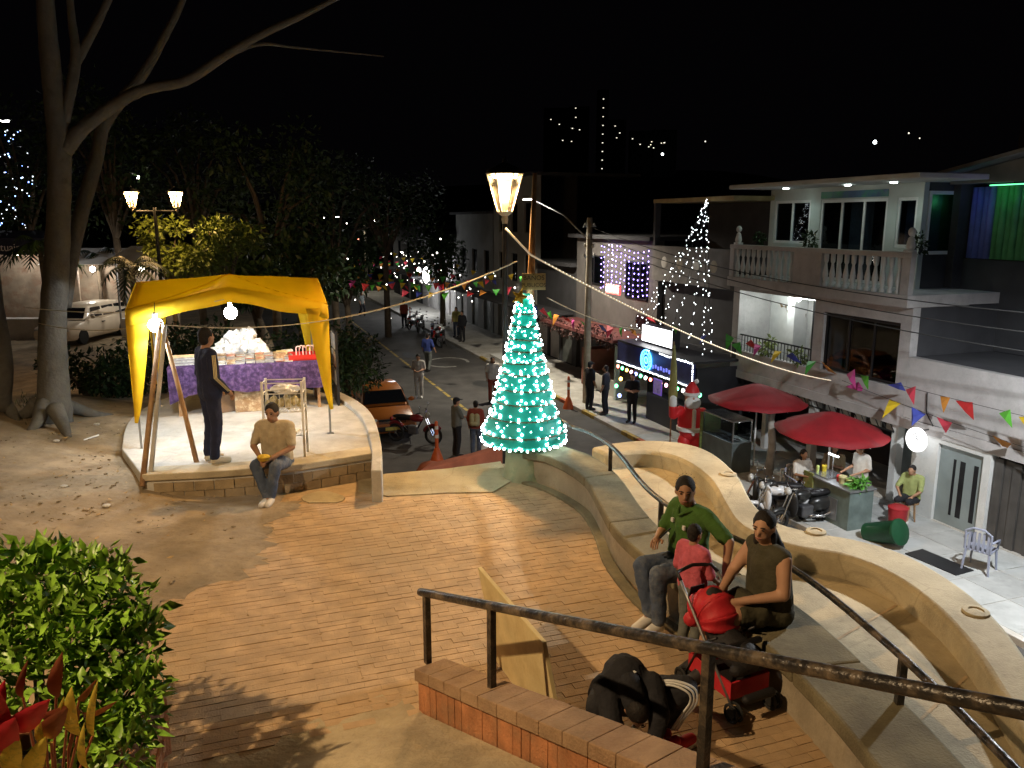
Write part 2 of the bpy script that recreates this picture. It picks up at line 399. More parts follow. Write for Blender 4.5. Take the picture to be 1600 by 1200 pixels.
for k in range(900):
    u = random.uniform(-60, 430) ; v = random.choice([random.gauss(690, 40), random.gauss(770, 40), random.gauss(850, 40)]); p = P(u, v, 3.3)
    if p.x > -3.0 - random.random() or p.y > 12.2: continue
    z = max(terr(*SN(p)), PZ + .03 + max(0, -3.9 - p.x) * .06); q = random.uniform(.006, .026)
    if k % 4: ec.ell((p.x, p.y, z), (q * random.uniform(1, 1.8), q, q * .6), Matrix.Rotation(random.uniform(0, 3), 3, 'Z'), n=5, m=3)
    else:
        a = random.uniform(0, 6.3); e1 = Vector((math.cos(a), math.sin(a), 0)) * q * 1.6; e2 = Vector((-e1.y, e1.x, .01)) * .5; c = Vector((p.x, p.y, z + .012)); lf_.add([c - e1, c - e2, c + e1 + Vector((0, 0, .012)), c + e2], [(0, 1, 2, 3)])
tag(ec.build('earth_clods', M_dirt), 'crumbled clods of earth on the trodden ground', 'earth', kind='stuff')
tag(lf_.build('fallen_leaves', mat('dead_leaf', (.30, .2, .09), .8, .5, 9, 0)), 'fallen dry leaves strewn over the bare earth', 'leaves', kind='stuff')
# ================================================================ plaza slab
kerbP = [(.17, 10.1), (.41, 9.85), (.67, 9.44), (.87, 8.93), (.95, 8.25), (.98, 7.5), (1.16, 6.68), (1.4, 6.17), (1.65, 5.86), (1.86, 5.5), (2.03, 5.02), (2.12, 4.4), (2.14, 3.4), (2.14, 2.0)]
parO = [(1.12, 10.95), (1.5, 11.2), (1.95, 11.33), (2.45, 11.2), (2.76, 10.74), (2.86, 9.72), (2.76, 8.75), (2.8, 8.15), (3.08, 7.83), (3.49, 7.6), (3.81, 7.21), (3.95, 6.51), (3.9, 5.83), (3.72, 5.1), (3.5, 4.2), (3.4, 3.0)]
parI = [(1.3, 10.62), (1.6, 10.72), (1.9, 10.75), (2.18, 10.55), (2.37, 10.1), (2.45, 9.4), (2.4, 8.6), (2.42, 7.9), (2.76, 7.42), (3.17, 7.2), (3.43, 6.8), (3.52, 6.2), (3.46, 5.5), (3.3, 4.8), (3.1, 4.0), (3.0, 3.0)]
outer = [(p.x, p.y) for p in resample(spline([(x, y, 0) for x, y in parO], 6), 80)]
inner = [(p.x, p.y) for p in resample(spline([(x, y, 0) for x, y in parI], 6), 80)]
slabpoly = [(-1.72, 10.42), (-.18, 10.98), (.2, 11.0), (.6, 10.75), (1.12, 10.9)] + outer[4:] + [(3.4, -2), (-8, -2), (-8, 6), (-6.2, 9.3), (-4.75, 9.9), (-4.0, 10.6), (-2.6, 11.0)]
plaza = struct(B().prism(slabpoly, -.13, PZ - .0045).build('plaza', M_mort))
# concrete strip at the plaza's far edge
edge = [P(597, 742, PZ), P(700, 733, PZ), P(782, 722, PZ), P(800, 752, PZ), P(770, 770, PZ), P(700, 771, PZ), P(606, 776, PZ), P(560, 768, PZ), P(560, 752, PZ)]
struct(B().prism([(p.x, p.y) for p in edge], PZ - .1, PZ + .012).build('edge_strip', M_cream))
# paving bricks
bpoly = [(p.x, p.y) for p in [P(415, 778, PZ), P(500, 772, PZ), P(606, 777, PZ), P(700, 772, PZ), P(770, 771, PZ), P(805, 757, PZ)]] + kerbP[1:13] + \
        [(1.3, 2.7), (.42, 3.72), (-.62, 5.1)] + [(p.x, p.y) for p in [P(600, 1150, PZ), P(430, 1160, PZ), P(350, 1180, PZ), P(262, 1200, PZ), P(262, 1100, PZ), P(250, 1000, PZ), P(232, 952, PZ), P(330, 912, PZ), P(405, 885, PZ), P(418, 850, PZ)]]
BL, BW = .225, .078
brk = []
for i in range(-215, 0):
    for j in range(34, 100):
        s = i * BW + .02; n = j * BL + (BL / 2 if i % 2 else 0); c = G(s, n)
        if inside((c.x, c.y), bpoly): brk.append((c.x, c.y, c.length))
brk.sort(key=lambda t: t[2])
tb = B().box((0, 0, 0), (BW - .0055, BL - .004, .04)); meb = bpy.data.meshes.new('brick'); meb.from_pydata(tb.v, [], tb.f); meb.materials.append(M_brick)
stuffb = B()
for k, (x, y, _) in enumerate(brk):
    z = PZ - .02 + random.uniform(-.003, .003); rz = A0 + random.uniform(-.012, .012)
    if k < 300:
        o = bpy.data.objects.new('brick', meb); COL.objects.link(o); o.parent = plaza; o.location = (x, y, z); o.rotation_euler = (random.uniform(-.008, .008), random.uniform(-.008, .008), rz)
    else:
        stuffb.box((x, y, z), (BW - .0055, BL - .004, .04), rz)
tag(stuffb.build('brick_paving', M_brick, plaza), kind='stuff')
# earth washed over the bricks on the uphill side
ep = [P(u, v, PZ) for u, v in [(222, 768), (330, 772), (415, 772), (470, 790), (424, 820), (418, 862), (398, 890), (320, 918), (240, 962), (225, 1010), (150, 1030), (-60, 1000), (-200, 900), (0, 780)]]
eps = resample(spline(ep + [ep[0]], 5), 220); cx = sum(p.x for p in eps) / 220; cy = sum(p.y for p in eps) / 220
V = []; Fc = []
for k, p in enumerate(eps[:-1]):
    q = 1 + random.uniform(-.045, .04) + .03 * math.sin(k * .9) + .02 * math.sin(k * .37)
    V.append((cx + (p.x - cx) * q, cy + (p.y - cy) * q, PZ + .002))
n0 = len(V)
for rr, hz in ((.93, .012), (.7, .03), (.4, .05)):
    for k, p in enumerate(eps[:-1]):
        x = cx + (p.x - cx) * rr; y = cy + (p.y - cy) * rr
        V.append((x, y, PZ + hz + max(0, -3.9 - x) * .07 + random.uniform(-.006, .006)))
V.append((cx, cy, PZ + .07)); m_ = n0
for L_ in range(3):
    for k in range(m_): Fc.append((L_ * m_ + k, L_ * m_ + (k + 1) % m_, (L_ + 1) * m_ + (k + 1) % m_, (L_ + 1) * m_ + k))
for k in range(m_): Fc.append((3 * m_ + k, 3 * m_ + (k + 1) % m_, 4 * m_))
b = B(); b.add(V, Fc); struct(b.build('washed_earth', M_dirt, smooth='all'))
pc = [P(505 + 34 * math.cos(a), 779 + 9 * math.sin(a) * (1 + .2 * math.sin(3 * a)), PZ) for a in [k * .4488 for k in range(14)]]
B().prism([(p.x, p.y) for p in pc], PZ - .01, PZ + .014).build('cement_patch', M_cream, plaza)
# dry leaves and crumbs on the bricks
lt = B()
for k in range(90):
    x, y, _ = random.choice(brk); a = random.uniform(0, 6.3); q = random.uniform(.008, .022)
    e1 = Vector((math.cos(a), math.sin(a), 0)) * q; e2 = Vector((-math.sin(a), math.cos(a), 0)) * q * .6
    c = Vector((x, y, PZ + .006)); lt.add([c - e1, c - e2, c + e1 + Vector((0, 0, .006)), c + e2], [(0, 1, 2, 3)])
tag(lt.build('leaf_litter', mat('dry_leaf', (.3, .19, .07), .8, .4, 8, 0)), 'dry leaves and crumbs scattered over the brick paving', 'litter', kind='stuff')
# ================================================================ curved concrete bench with its back rail
seatF = [(.12, 10.15), (.42, 9.95), (.68, 9.5), (.86, 8.95), (.93, 8.2), (1.0, 7.45), (1.2, 6.72), (1.42, 6.2), (1.62, 5.75), (1.82, 5.2), (1.95, 4.6), (2.02, 4.0), (2.05, 3.2), (2.05, 2.2)]
seatB = [(.6, 10.45), (.98, 10.0), (1.2, 9.4), (1.3, 8.8), (1.36, 8.1), (1.45, 7.5), (1.62, 7.0), (1.88, 6.55), (2.12, 6.15), (2.3, 5.6), (2.42, 4.9), (2.5, 4.2), (2.54, 3.2), (2.55, 2.2)]
F_ = resample(spline([(x, y, 0) for x, y in seatF], 6), 72); K_ = resample(spline([(x, y, 0) for x, y in seatB], 6), 72)
SZ = 3.64
bench = T('bench', 'long curved concrete bench winding along the brick plaza', 'bench')
off = lambda A, Bq, f: [a + (b_ - a) * f for a, b_ in zip(A, Bq)]
segs = [(0, 12), (12, 24), (24, 36), (36, 48), (48, 60), (60, 71)]
for a, c in segs:      # seat slabs cast in lengths, thin joints between
    f = F_[a:c + 1]; k = K_[a:c + 1]
    f[-1] = f[-1].lerp(f[-2], .06); k[-1] = k[-1].lerp(k[-2], .06)
    B().strip(f, k, SZ - .12, SZ).build('seat', M_mossy, bench, bev=.02)
B().strip(off(F_, K_, .16), off(F_, K_, .9), PZ - .2, SZ - .121).build('plinth', M_conc, bench)
# low toe kerb in front of the bench
kf = [Vector((x, y, 0)) for x, y in kerbP]; kf = resample(spline(kf, 5), 72)
B().strip([k + (f - k) * 0 + Vector((-.05, -.02, 0)) for k, f in zip(kf, F_)], [k + Vector((.06, .03, 0)) for k in kf], PZ - .1, PZ + .03).build('toe_kerb', M_mossy, bench, bev=.012)
# back rail on short posts
railp = [k.lerp(f, .1) for k, f in zip(K_, F_)]
br = T('bench_rail', 'low black pipe rail on short posts behind the curved bench', 'railing')
zr = lambda i: SZ + .31
B().tube([(p.x, p.y, SZ + .31) for p in railp[3:70]], .026, 8).build('rail', M_rail, br, smooth='all')
for tgt in ((1.21, 9.25), (1.42, 7.35), (2.2, 5.95), (2.41, 4.5), (2.5, 3.3)):
    i = min(range(72), key=lambda i: (railp[i].x - tgt[0]) ** 2 + (railp[i].y - tgt[1]) ** 2); p = railp[i]
    B().box((p.x, p.y, SZ + .15), (.045, .045, .31)).build('post', M_rail, br)
# rail end sloping down past the planter
B().tube([(railp[3].x, railp[3].y, SZ + .31), (.62, 10.55, SZ + .33), (.45, 10.9, SZ + .36), (.1, 11.3, SZ + .34)], .026, 8).build('rail_end', M_rail, br, smooth='all')
# ramp floor behind the bench and the curved outer parapet
rampL = K_; rampR = [Vector((x, y, 0)) for x, y in [(p[0], p[1]) for p in resample([(x, y, 0) for x, y in inner], 72)]]
struct(B().strip(off(rampL, rampR, -.02), off(rampL, rampR, 1.03), PZ - .1, PZ + .02).build('ramp', M_cream))
for i in range(6, 70, 9):
    a = rampL[i].lerp(rampR[i], .02); c = rampL[i].lerp(rampR[i], .98); t = Vector((-(c - a).y, (c - a).x, 0)).normalized() * .012
    b = B(); b.add([(*(a - t)[:2], PZ + .0235), (*(c - t)[:2], PZ + .0235), (*(c + t)[:2], PZ + .0235), (*(a + t)[:2], PZ + .0235)], [(0, 1, 2, 3)])
    struct(b.build('ramp_joint', M_mort))
par = T('parapet', 'low curved cream parapet wall snaking along the outside of the ramp', 'wall')
B().strip([Vector((*p, 0)) for p in outer], [Vector((*p, 0)) for p in inner], 0, 3.455).build('wall', M_cream, par, bev=.05, smooth=True)
for u, v in ((1138, 741), (1275, 831), (1525, 956)):
    p = P(u, v, 3.46); q = B(); q.lathe([(.105, 0), (.1, .018), (.06, .024), (.055, .012), (.0, .02)], (0, 0, 0), 20)
    q.build('recessed_light', M_cream, par, smooth=True, loc=(p.x, p.y, 3.455))
# ================================================================ stage under the tent
stage = T('stage', 'raised pale concrete platform with a curved back below the tent', 'platform')
STZ = 3.55
sp = [P(222, 742, STZ), P(330, 737, STZ), P(460, 727, STZ), P(582, 708, STZ), P(585, 690, STZ), P(572, 655, STZ), P(545, 632, STZ), P(500, 612, STZ), P(440, 603, STZ), P(360, 604, STZ), P(290, 613, STZ), P(235, 632, STZ), P(200, 660, STZ), P(190, 700, STZ)]
spc = [(p.x, p.y) for p in sp[:1] + sp[1:4]] + [(p.x, p.y) for p in spline(sp[4:], 4)]
B().prism(spc, 2.0, STZ).build('slab', M_concl, stage, bev=.015)
fr = [Vector((p.x, p.y, 0)) for p in sp[:4]]
frs = resample(fr, 13); nrm = Vector((.3, -.95, 0))
for k in range(12):   # stone courses of the front face
    a, c = frs[k], frs[k + 1]
    for r_, (z0, z1) in enumerate(((PZ + .0, PZ + .115), (PZ + .122, PZ + .235))):
        a2, c2 = (a, c) if r_ == 0 else (a.lerp(c, .5), c.lerp(c + (c - a), .5))
        if r_ and k == 11: c2 = c
        d_ = (c2 - a2).normalized() * .006; o_ = nrm * (.02 + random.uniform(-.006, .006))
        B().prism([tuple((a2 + d_ + o_)[:2]), tuple((c2 - d_ + o_)[:2]), tuple((c2 - d_ + Vector((0, .1, 0)))[:2]), tuple((a2 + d_ + Vector((0, .1, 0)))[:2])], z0 - (.05 if r_ == 0 else 0), z1).build('stone', mat('step_stone', (.30, .23, .14), .9, .3, 4, .6, 40, rnd=.15), stage)
B().strip([f_ + nrm * .035 for f_ in frs], [f_ + Vector((-.09, .3, 0)) for f_ in frs], STZ - .075, STZ + .012).build('step_edge', mat('worn_step', (.45, .39, .28), .85, .2, 3, .3, 40, stain=(.3, .25, .17), stain_scale=2), stage, bev=.012)
# curved white side wall of the stage
sw_o = spline([P(597, 742, STZ), P(596, 700, STZ), P(583, 655, STZ), P(560, 632, STZ), P(530, 616, STZ)], 5)
sw_i = spline([P(580, 742, STZ), P(580, 700, STZ), P(567, 660, STZ), P(548, 640, STZ), P(524, 624, STZ)], 5)
B().strip(sw_i, sw_o, 2.0, lambda i: STZ + .06).build('side_wall', M_concl, stage, bev=.02)
# ================================================================ stairs, planter and brick stair wall on the near side
wa = Vector((-.66, 5.1, 0)); wd = Vector((.581, -.814, 0)); wn_ = Vector((.814, .581, 0))     # along the wall uphill, across it
rp = B(); V = []; F = []; nu, nv = 40, 26
for i in range(nu + 1):
    for k in range(nv + 1):
        d_ = -.55 + 4.6 * i / nu; c_ = -.012 - 3.1 * k / nv; p = wa + wd * d_ + wn_ * c_
        up_ = max(0, d_ - .02); z = PZ - .012 + .30 * up_ + (.012 if d_ > -.3 - .1 * math.sin(k * 1.3) else -.03) + .012 * math.sin(i * 1.7 + k * .6) * math.sin(k * 1.1) * min(1, up_ * 3)
        V.append((p.x, p.y, z))
for i in range(nu):
    for k in range(nv): a = i * (nv + 1) + k; F.append((a, a + 1, a + nv + 2, a + nv + 1))
rp.add(V, F); struct(rp.build('walkway', mat('worn_walkway', (.43, .35, .225), .9, .22, 2.2, .6, 30, stain=(.31, .24, .145), stain_scale=2.4, grime=.6), smooth='all'))
struct(B().prism([tuple((wa + wd * 3.8)[:2]), tuple((wa + wd * 9)[:2]), tuple((wa + wd * 9 - wn_ * 4)[:2]), tuple((wa + wd * 3.8 - wn_ * 4)[:2])], PZ - .1, 4.72).build('landing', M_conc))
swall = T('stair_wall', 'sloping brick wall beside the stairs carrying the black handrail', 'wall')
wz = lambda d: 3.52 + .272 * d
def wallpt(d, side, z): p = wa + wd * d + wn_ * side; return (p.x, p.y, z)
b = B()
b.add([wallpt(0.02, .012, PZ - .1), wallpt(4.4, .012, PZ - .1), wallpt(4.4, .198, PZ - .1), wallpt(.02, .198, PZ - .1), wallpt(.02, .012, wz(0) - .012), wallpt(4.4, .012, wz(4.4) - .012), wallpt(4.4, .198, wz(4.4) - .012), wallpt(.02, .198, wz(0) - .012)],
      [(3, 2, 1, 0), (4, 5, 6, 7), (0, 1, 5, 4), (1, 2, 6, 5), (2, 3, 7, 6), (3, 0, 4, 7)])
b.build('core', M_mort, swall)
# soldier bricks on the face, coping bricks on top
ang = math.atan(.272)
for k in range(54):
    d0 = .0 + k * .082; d1 = d0 + .0785
    for s0, s1 in ((0, .02), (.19, .21)):
        zt = -.10
        bb_ = B(); t = random.uniform(-.003, .003)
        bb_.add([wallpt(d0, s0 + t, wz(d0) - .10 - .235), wallpt(d1, s0 + t, wz(d1) - .10 - .235), wallpt(d1, s1, wz(d1) - .1 - .235), wallpt(d0, s1, wz(d0) - .1 - .235),
                 wallpt(d0, s0 + t, wz(d0) - .10), wallpt(d1, s0 + t, wz(d1) - .10), wallpt(d1, s1, wz(d1) - .1), wallpt(d0, s1, wz(d0) - .1)],
                [(3, 2, 1, 0), (4, 5, 6, 7), (0, 1, 5, 4), (1, 2, 6, 5), (2, 3, 7, 6), (3, 0, 4, 7)])
        bb_.build('brick', M_brickw, swall)
for k in range(22):
    d0 = -.02 + k * .205; d1 = d0 + .202; bb_ = B(); t = random.uniform(-.0015, .0015)
    bb_.add([wallpt(d0, -.02, wz(d0) - .092 + t), wallpt(d1, -.02, wz(d1) - .092 + t), wallpt(d1, .23, wz(d1) - .092 + t), wallpt(d0, .23, wz(d0) - .092 + t),
             wallpt(d0, -.02, wz(d0) + t), wallpt(d1, -.02, wz(d1) + t), wallpt(d1, .23, wz(d1) + t), wallpt(d0, .23, wz(d0) + t)],
            [(3, 2, 1, 0), (4, 5, 6, 7), (0, 1, 5, 4), (1, 2, 6, 5), (2, 3, 7, 6), (3, 0, 4, 7)])
    bb_.build('coping_brick', M_cope, swall, bev=.006)
# lower courses of the stair side and the wall's end
for r_ in range(4):
    for k in range(18):
        d0 = k * .245 + (.12 if r_ % 2 else 0); z0 = PZ + .0 + r_ * .08 
        if z0 + .07 > wz(d0) - .345: continue
        for s0, s1 in ((.001, .02), (.19, .209)):
            bb_ = B(); bb_.add([wallpt(d0, s0, z0), wallpt(d0 + .235, s0, z0), wallpt(d0 + .235, s1, z0), wallpt(d0, s1, z0), wallpt(d0, s0, z0 + .07), wallpt(d0 + .235, s0, z0 + .07), wallpt(d0 + .235, s1, z0 + .07), wallpt(d0, s1, z0 + .07)],
                    [(3, 2, 1, 0), (4, 5, 6, 7), (0, 1, 5, 4), (1, 2, 6, 5), (2, 3, 7, 6), (3, 0, 4, 7)])
            bb_.build('brick', M_brickw, swall)
hr = T('handrail', 'thick worn black pipe handrail on square posts along the stair wall', 'railing')
ra, rb_ = D(657, 925, 5.3), D(1640, 1118, 2.12)
rr_ = [ra.lerp(rb_, t / 10) for t in range(11)]; rr_.append(rb_ + (rb_ - ra) * .25)
B().tube(rr_, .029, 12).build('rail', M_rail, hr, smooth=True)
for f in (.022, .235, .672):
    p = ra.lerp(rb_, f); d = (Vector((p.x, p.y, 0)) - wa).dot(wd)
    q = B(); q.bb((-.021, -.021, 0), (.021, .021, p.z - wz(d) + .01)); q.build('post', M_rail, hr, loc=(p.x, p.y, wz(d) - .01), rz=math.atan2(wd.y, wd.x))
# brick planter edge on the near uphill side
pl = T('planter', 'brick planter box holding the green shrub and red leaved croton', 'planter')
pa, pb = P(252, 1120, 3.62), P(215, 1215, 3.75)
pd = (pb - pa); pd.z = 0; pd.normalize(); pn = Vector((-pd.y, pd.x, 0)); pn = pn if pn.x > 0 else -pn
q0 = pa - pd * .05; q1 = pa + pd * 3.2
B().prism([tuple((q0 - pn * .18)[:2]), tuple((q1 - pn * .18)[:2]), tuple((q1 - pn * .02)[:2]), tuple((q0 - pn * .02)[:2])], PZ - .1, 3.6).build('core', M_mort, pl)
for k in range(13):
    for r_ in range(5):
        a = q0 + pd * (k * .245 + (.12 if r_ % 2 else 0)); z = PZ + .002 + r_ * .08
        B().box((*(a + pd * .117 - pn * .012)[:2], z + .035), (.235, .024, .07), math.atan2(pd.y, pd.x)).build('brick', M_brickw, pl)
    a = q0 + pd * (k * .245)
    B().box((*(a + pd * .117 - pn * .095)[:2], 3.632), (.235, .21, .06), math.atan2(pd.y, pd.x)).build('coping_brick', M_brickw, pl, bev=.006)
e0 = q0 - pn * .2; e1 = q0 - pn * 3.5
B().prism([tuple(e1[:2]), tuple(e0[:2]), tuple((e0 - pd * .0 + pd * 3.2)[:2]), tuple((e1 + pd * 3.2)[:2])], PZ - .1, 3.5).build('soil', mat('soil', (.05, .035, .02), .95, .3, 8, .6), pl)
B().prism([tuple((q0 - pn * .2 - pd * .02)[:2]), tuple((e1 - pd * .02)[:2]), tuple((e1 - pd * .2)[:2]), tuple((q0 - pd * .2 - pn * .0)[:2])], PZ - .1, 3.6).build('end_wall', M_brickw, pl, bev=.01)
# ================================================================ street lanterns
M_iron = mat('lantern_iron', (.02, .02, .02), .5, .3, 9, .1, metal=.3)
M_pane = glassmat('lantern_glass', (1, .96, .9), .10, .25)
WARM = (1.0, .635, .28)
def lantern_head(parent, z, power, x=0, y=0, sc=1.0, em=30, spot=138, col=None):
    r0, r1, h = .10 * sc, .25 * sc, .52 * sc
    head = B()
    for k in range(6):
        a = k * math.pi / 3; c, s_ = math.cos(a), math.sin(a)
        head.tube([(x + r0 * c, y + r0 * s_, z), (x + r1 * c, y + r1 * s_, z + h)], .011 * sc, 5)
    for r_, zz in ((r0, z), (r1, z + h)):
        head.tube([(x + r_ * math.cos(k * math.pi / 3), y + r_ * math.sin(k * math.pi / 3), zz) for k in range(6)], .013 * sc, 5, closed=True)
    fr_ = head.build('lantern_frame', mat('lantern_bars', (.75, .68, .55), .5, .1, 6, 0), parent)
    for k in range(6):
        a, c = k * math.pi / 3, (k + 1) * math.pi / 3; e = .97
        q = B(); q.quad((x + r0 * e * math.cos(a), y + r0 * e * math.sin(a), z), (x + r0 * e * math.cos(c), y + r0 * e * math.sin(c), z), (x + r1 * e * math.cos(c), y + r1 * e * math.sin(c), z + h), (x + r1 * e * math.cos(a), y + r1 * e * math.sin(a), z + h), .003)
        q.build('pane', M_pane, fr_)
    B().lathe([(r1 * 1.08, z + h), (r1 * .98, z + h + .05 * sc), (r1 * .4, z + h + .12 * sc), (.04 * sc, z + h + .15 * sc), (.03 * sc, z + h + .2 * sc), (.0, z + h + .24 * sc)], (x, y, 0), 18).build('lantern_cap', M_iron, parent, smooth=True)
    B().lathe([(.0, z + h - .07 * sc), (r1 * .62, z + h - .065 * sc), (r1 * .72, z + h - .02 * sc), (r1 * .72, z + h - .004)], (x, y, 0), 18).build('bulb', glow('lantern_glow', (1, .72, .36), em), parent, smooth=True)
    B().lathe([(.035 * sc, z - .16 * sc), (.05 * sc, z - .1 * sc), (.04 * sc, z - .06 * sc), (r0 * 1.1, z), (r0 * 1.1, z + .012)], (x, y, 0), 12).build('collar', mat('lantern_collar', (.5, .42, .3), .5, .1, 6, 0), parent, smooth=True)
    lamp('lantern_light', (x, y, z + h - .13 * sc), power, col or WARM, .07, parent, spot=spot, aim=(0, 0, -1) if spot else None, blend=.35)
def lantern_post(name, label, loc, ztop, power, em=30, col=None):
    t = T(name, label, 'street lamp', loc)
    h = ztop - loc[2]
    B().lathe([(.14, 0), (.14, .1), (.09, .16), (.07, .5), (.045, .62), (.036, h - .16)], (0, 0, 0), 12).build('post', M_iron, t, smooth=True)
    lantern_head(t, h, power, em=em, col=col); return t
lp = lantern_post('street_lantern', 'lit six sided street lantern on a black post behind the Christmas tree', (-.10, 11.45, 1.6), 6.72, 1000)
lantern_post('street_lantern', 'warm street lantern on a black post beside the shrub planter', (-4.8, 2.0, 3.3), 9.2, 2500, col=(1, .75, .46))
tw = T('twin_lantern', 'twin armed street lantern glowing among the palms beyond the tent', 'street lamp', (*D(242, 330, 22.5)[:2], 1.8))
zz = D(242, 330, 22.5).z - 1.8
B().lathe([(.14, 0), (.14, .1), (.09, .16), (.06, .6), (.045, zz + .1)], (0, 0, 0), 12).build('post', M_iron, tw, smooth=True)
B().tube([(-.62, 0, zz), (.62, 0, zz)], .03, 8).build('arm', M_iron, tw)
for x in (-.61, .61): lantern_head(tw, zz + .1, 320, x=x, em=6, spot=None, sc=.8)
# ================================================================ utility pole with street light, and the one beyond the frame
def street_light(name, label, loc, h, arm, power, col, em=60):
    t = T(name, label, 'street light', loc)
    B().lathe([(.14, 0), (.10, h)], (0, 0, 0), 12).build('pole', M_conc, t, smooth='all')
    a = Vector(arm); e = Vector((0, 0, h - .6)) + a
    B().tube([(0, 0, h - .8), a * .4 + Vector((0, 0, h - .45)), e], .03, 8).build('arm', M_steel, t, smooth='all')
    rz = math.atan2(a.y, a.x); hd = B(); hd.box((0, 0, 0), (.6, .26, .1)); hd.build('luminaire', M_steel, t, bev=.03, loc=e, rz=rz)
    B().box((0, 0, 0), (.42, .2, .03)).build('diffuser', glow('street_led', (1, .98, .92), em), t, loc=e + Vector((0, 0, -.07)), rz=rz)
    lamp('street_light_lamp', e + Vector((0, 0, -.13)), power, col, .12, t, spot=165, aim=(0, 0, -1), blend=.5)
    return t
pu = G(*(12.0, 2.3), .11)
sl = street_light('street_light', 'concrete utility pole with a long arm street light and cable insulators', pu, 6.6, (*(G(15.1, 3.4) - G(12.0, 2.3))[:2], 1.35), 2600, (1, .90, .72))
for k in range(4):
    B().box((0, 0, 6.3 - k * .35), (.5 - .05 * k, .05, .05), .4 + k).build('crossarm', M_steel, sl)
    for q in range(3):
        B().lathe([(.03, 0), (.045, .03), (.03, .07), (.02, .1)], (0, 0, 0), 8).build('insulator', M_concl, sl, loc=((q - 1) * .18 * math.cos(.4 + k), (q - 1) * .18 * math.sin(.4 + k), 6.32 - k * .35))
street_light('street_light', 'tall street light standing on the pavement past the dark folding doors', G(-7.2, 2.5, .11), 7.4, (*(G(-7.0, 3.6) - G(-7.2, 2.5))[:2], .3), 3500, (.93, .97, 1))
street_light('street_light', 'street light at the far corner of the street', G(60, 2.2, .11), 7, (*(G(60, 4.5) - G(60, 2.2))[:2], .5), 500, (1, .93, .75), em=20)
pf = D(8, 187, 42); street_light('street_light', 'bright white street light above the shaded stalls behind the big tree', (pf.x - 1.2, pf.y, 1.7), pf.z - 1.7 + .3, (1.2, 0, .3), 400, (.95, .97, 1), em=120)
# ================================================================ yellow tent
M_tent = mat('yellow_tarpaulin', (.90, .66, .03), .6, .14, 2.5, .9, 3.2, spec=.3, grime=.12)
_b = M_tent.node_tree.nodes['Principled BSDF']; _nt = M_tent.node_tree
_tr = _nt.nodes.new('ShaderNodeBsdfTranslucent'); _tr.inputs[0].default_value = (1, .72, .05, 1)
_mx = _nt.nodes.new('ShaderNodeMixShader'); _mx.inputs[0].default_value = .5
_nt.links.new(_b.outputs[0], _mx.inputs[1]); _nt.links.new(_tr.outputs[0], _mx.inputs[2]); _nt.links.new(_mx.outputs[0], _nt.nodes['Material Output'].inputs[0])
tFL, tFR = Vector((-5.08, 10.5, 0)), Vector((-2.62, 11.32, 0)); tx = (tFR - tFL); TW = tx.length; tx.normalize(); ty = Vector((-tx.y, tx.x, 0)); TD = 2.75
tent = T('market_tent', 'yellow pop up market tent with tapering corner drapes and thin steel legs', 'tent', (tFL.x, tFL.y, STZ), math.atan2(tx.y, tx.x))
ZC, ZM, ZP = 5.44 - STZ, 5.72 - STZ, 5.80 - STZ     # corner, edge middle, peak
def roofz(a, b_):   # a,b in 0..1, cross gable with sag
    ea = 1 - abs(2 * a - 1); eb = 1 - abs(2 * b_ - 1)
    m = max(ea, eb); q = min(ea, eb)
    z = ZC + (ZM - ZC) * m + (ZP - ZM) * q
    return z - .05 * math.sin(math.pi * min(1, ea * 1.0)) * math.sin(math.pi * min(1, eb)) * .6 + .008 * math.sin(a * 21 + b_ * 9) * ea
nq = 20; b = B(); V = [(TW * i / nq, TD * j / nq, roofz(i / nq, j / nq)) for i in range(nq + 1) for j in range(nq + 1)]
b.add(V, [(i * (nq + 1) + j, (i + 1) * (nq + 1) + j, (i + 1) * (nq + 1) + j + 1, i * (nq + 1) + j + 1) for i in range(nq) for j in range(nq)])
roof = b.build('roof', M_tent, tent, smooth='all')
md = roof.modifiers.new('thick', 'SOLIDIFY'); md.thickness = .006
for ca, cb in ((0, 0), (1, 0), (0, 1), (1, 1)): B().tube([(TW * (ca + (.5 - ca) * k / 12), TD * (cb + (.5 - cb) * k / 12), roofz(ca + (.5 - ca) * k / 12, cb + (.5 - cb) * k / 12) + .004) for k in range(13)], .006, 5).build('seam', M_tent, tent)
def valance(f, name='valance'):
    b = B(); n = 24; V = []
    for k in range(n + 1):
        t = k / n; x, y, a, bb2, ox, oy = f(t); z = roofz(a, bb2); wv = .012 * math.sin(t * 26)
        V += [(x + ox * .012, y + oy * .012, z + .0), (x + ox * (.02 + wv), y + oy * (.02 + wv), z - .2 - .015 * math.sin(t * 19))]
    b.add(V, [(2 * k, 2 * k + 1, 2 * k + 3, 2 * k + 2) for k in range(n)]); o = b.build(name, M_tent, tent, smooth='all')
    md = o.modifiers.new('thick', 'SOLIDIFY'); md.thickness = .004
valance(lambda t: (TW * t, 0, t, 0, 0, -1)); valance(lambda t: (TW * t, TD, t, 1, 0, 1))
valance(lambda t: (0, TD * t, 0, t, -1, 0)); valance(lambda t: (TW, TD * t, 1, t, 1, 0))
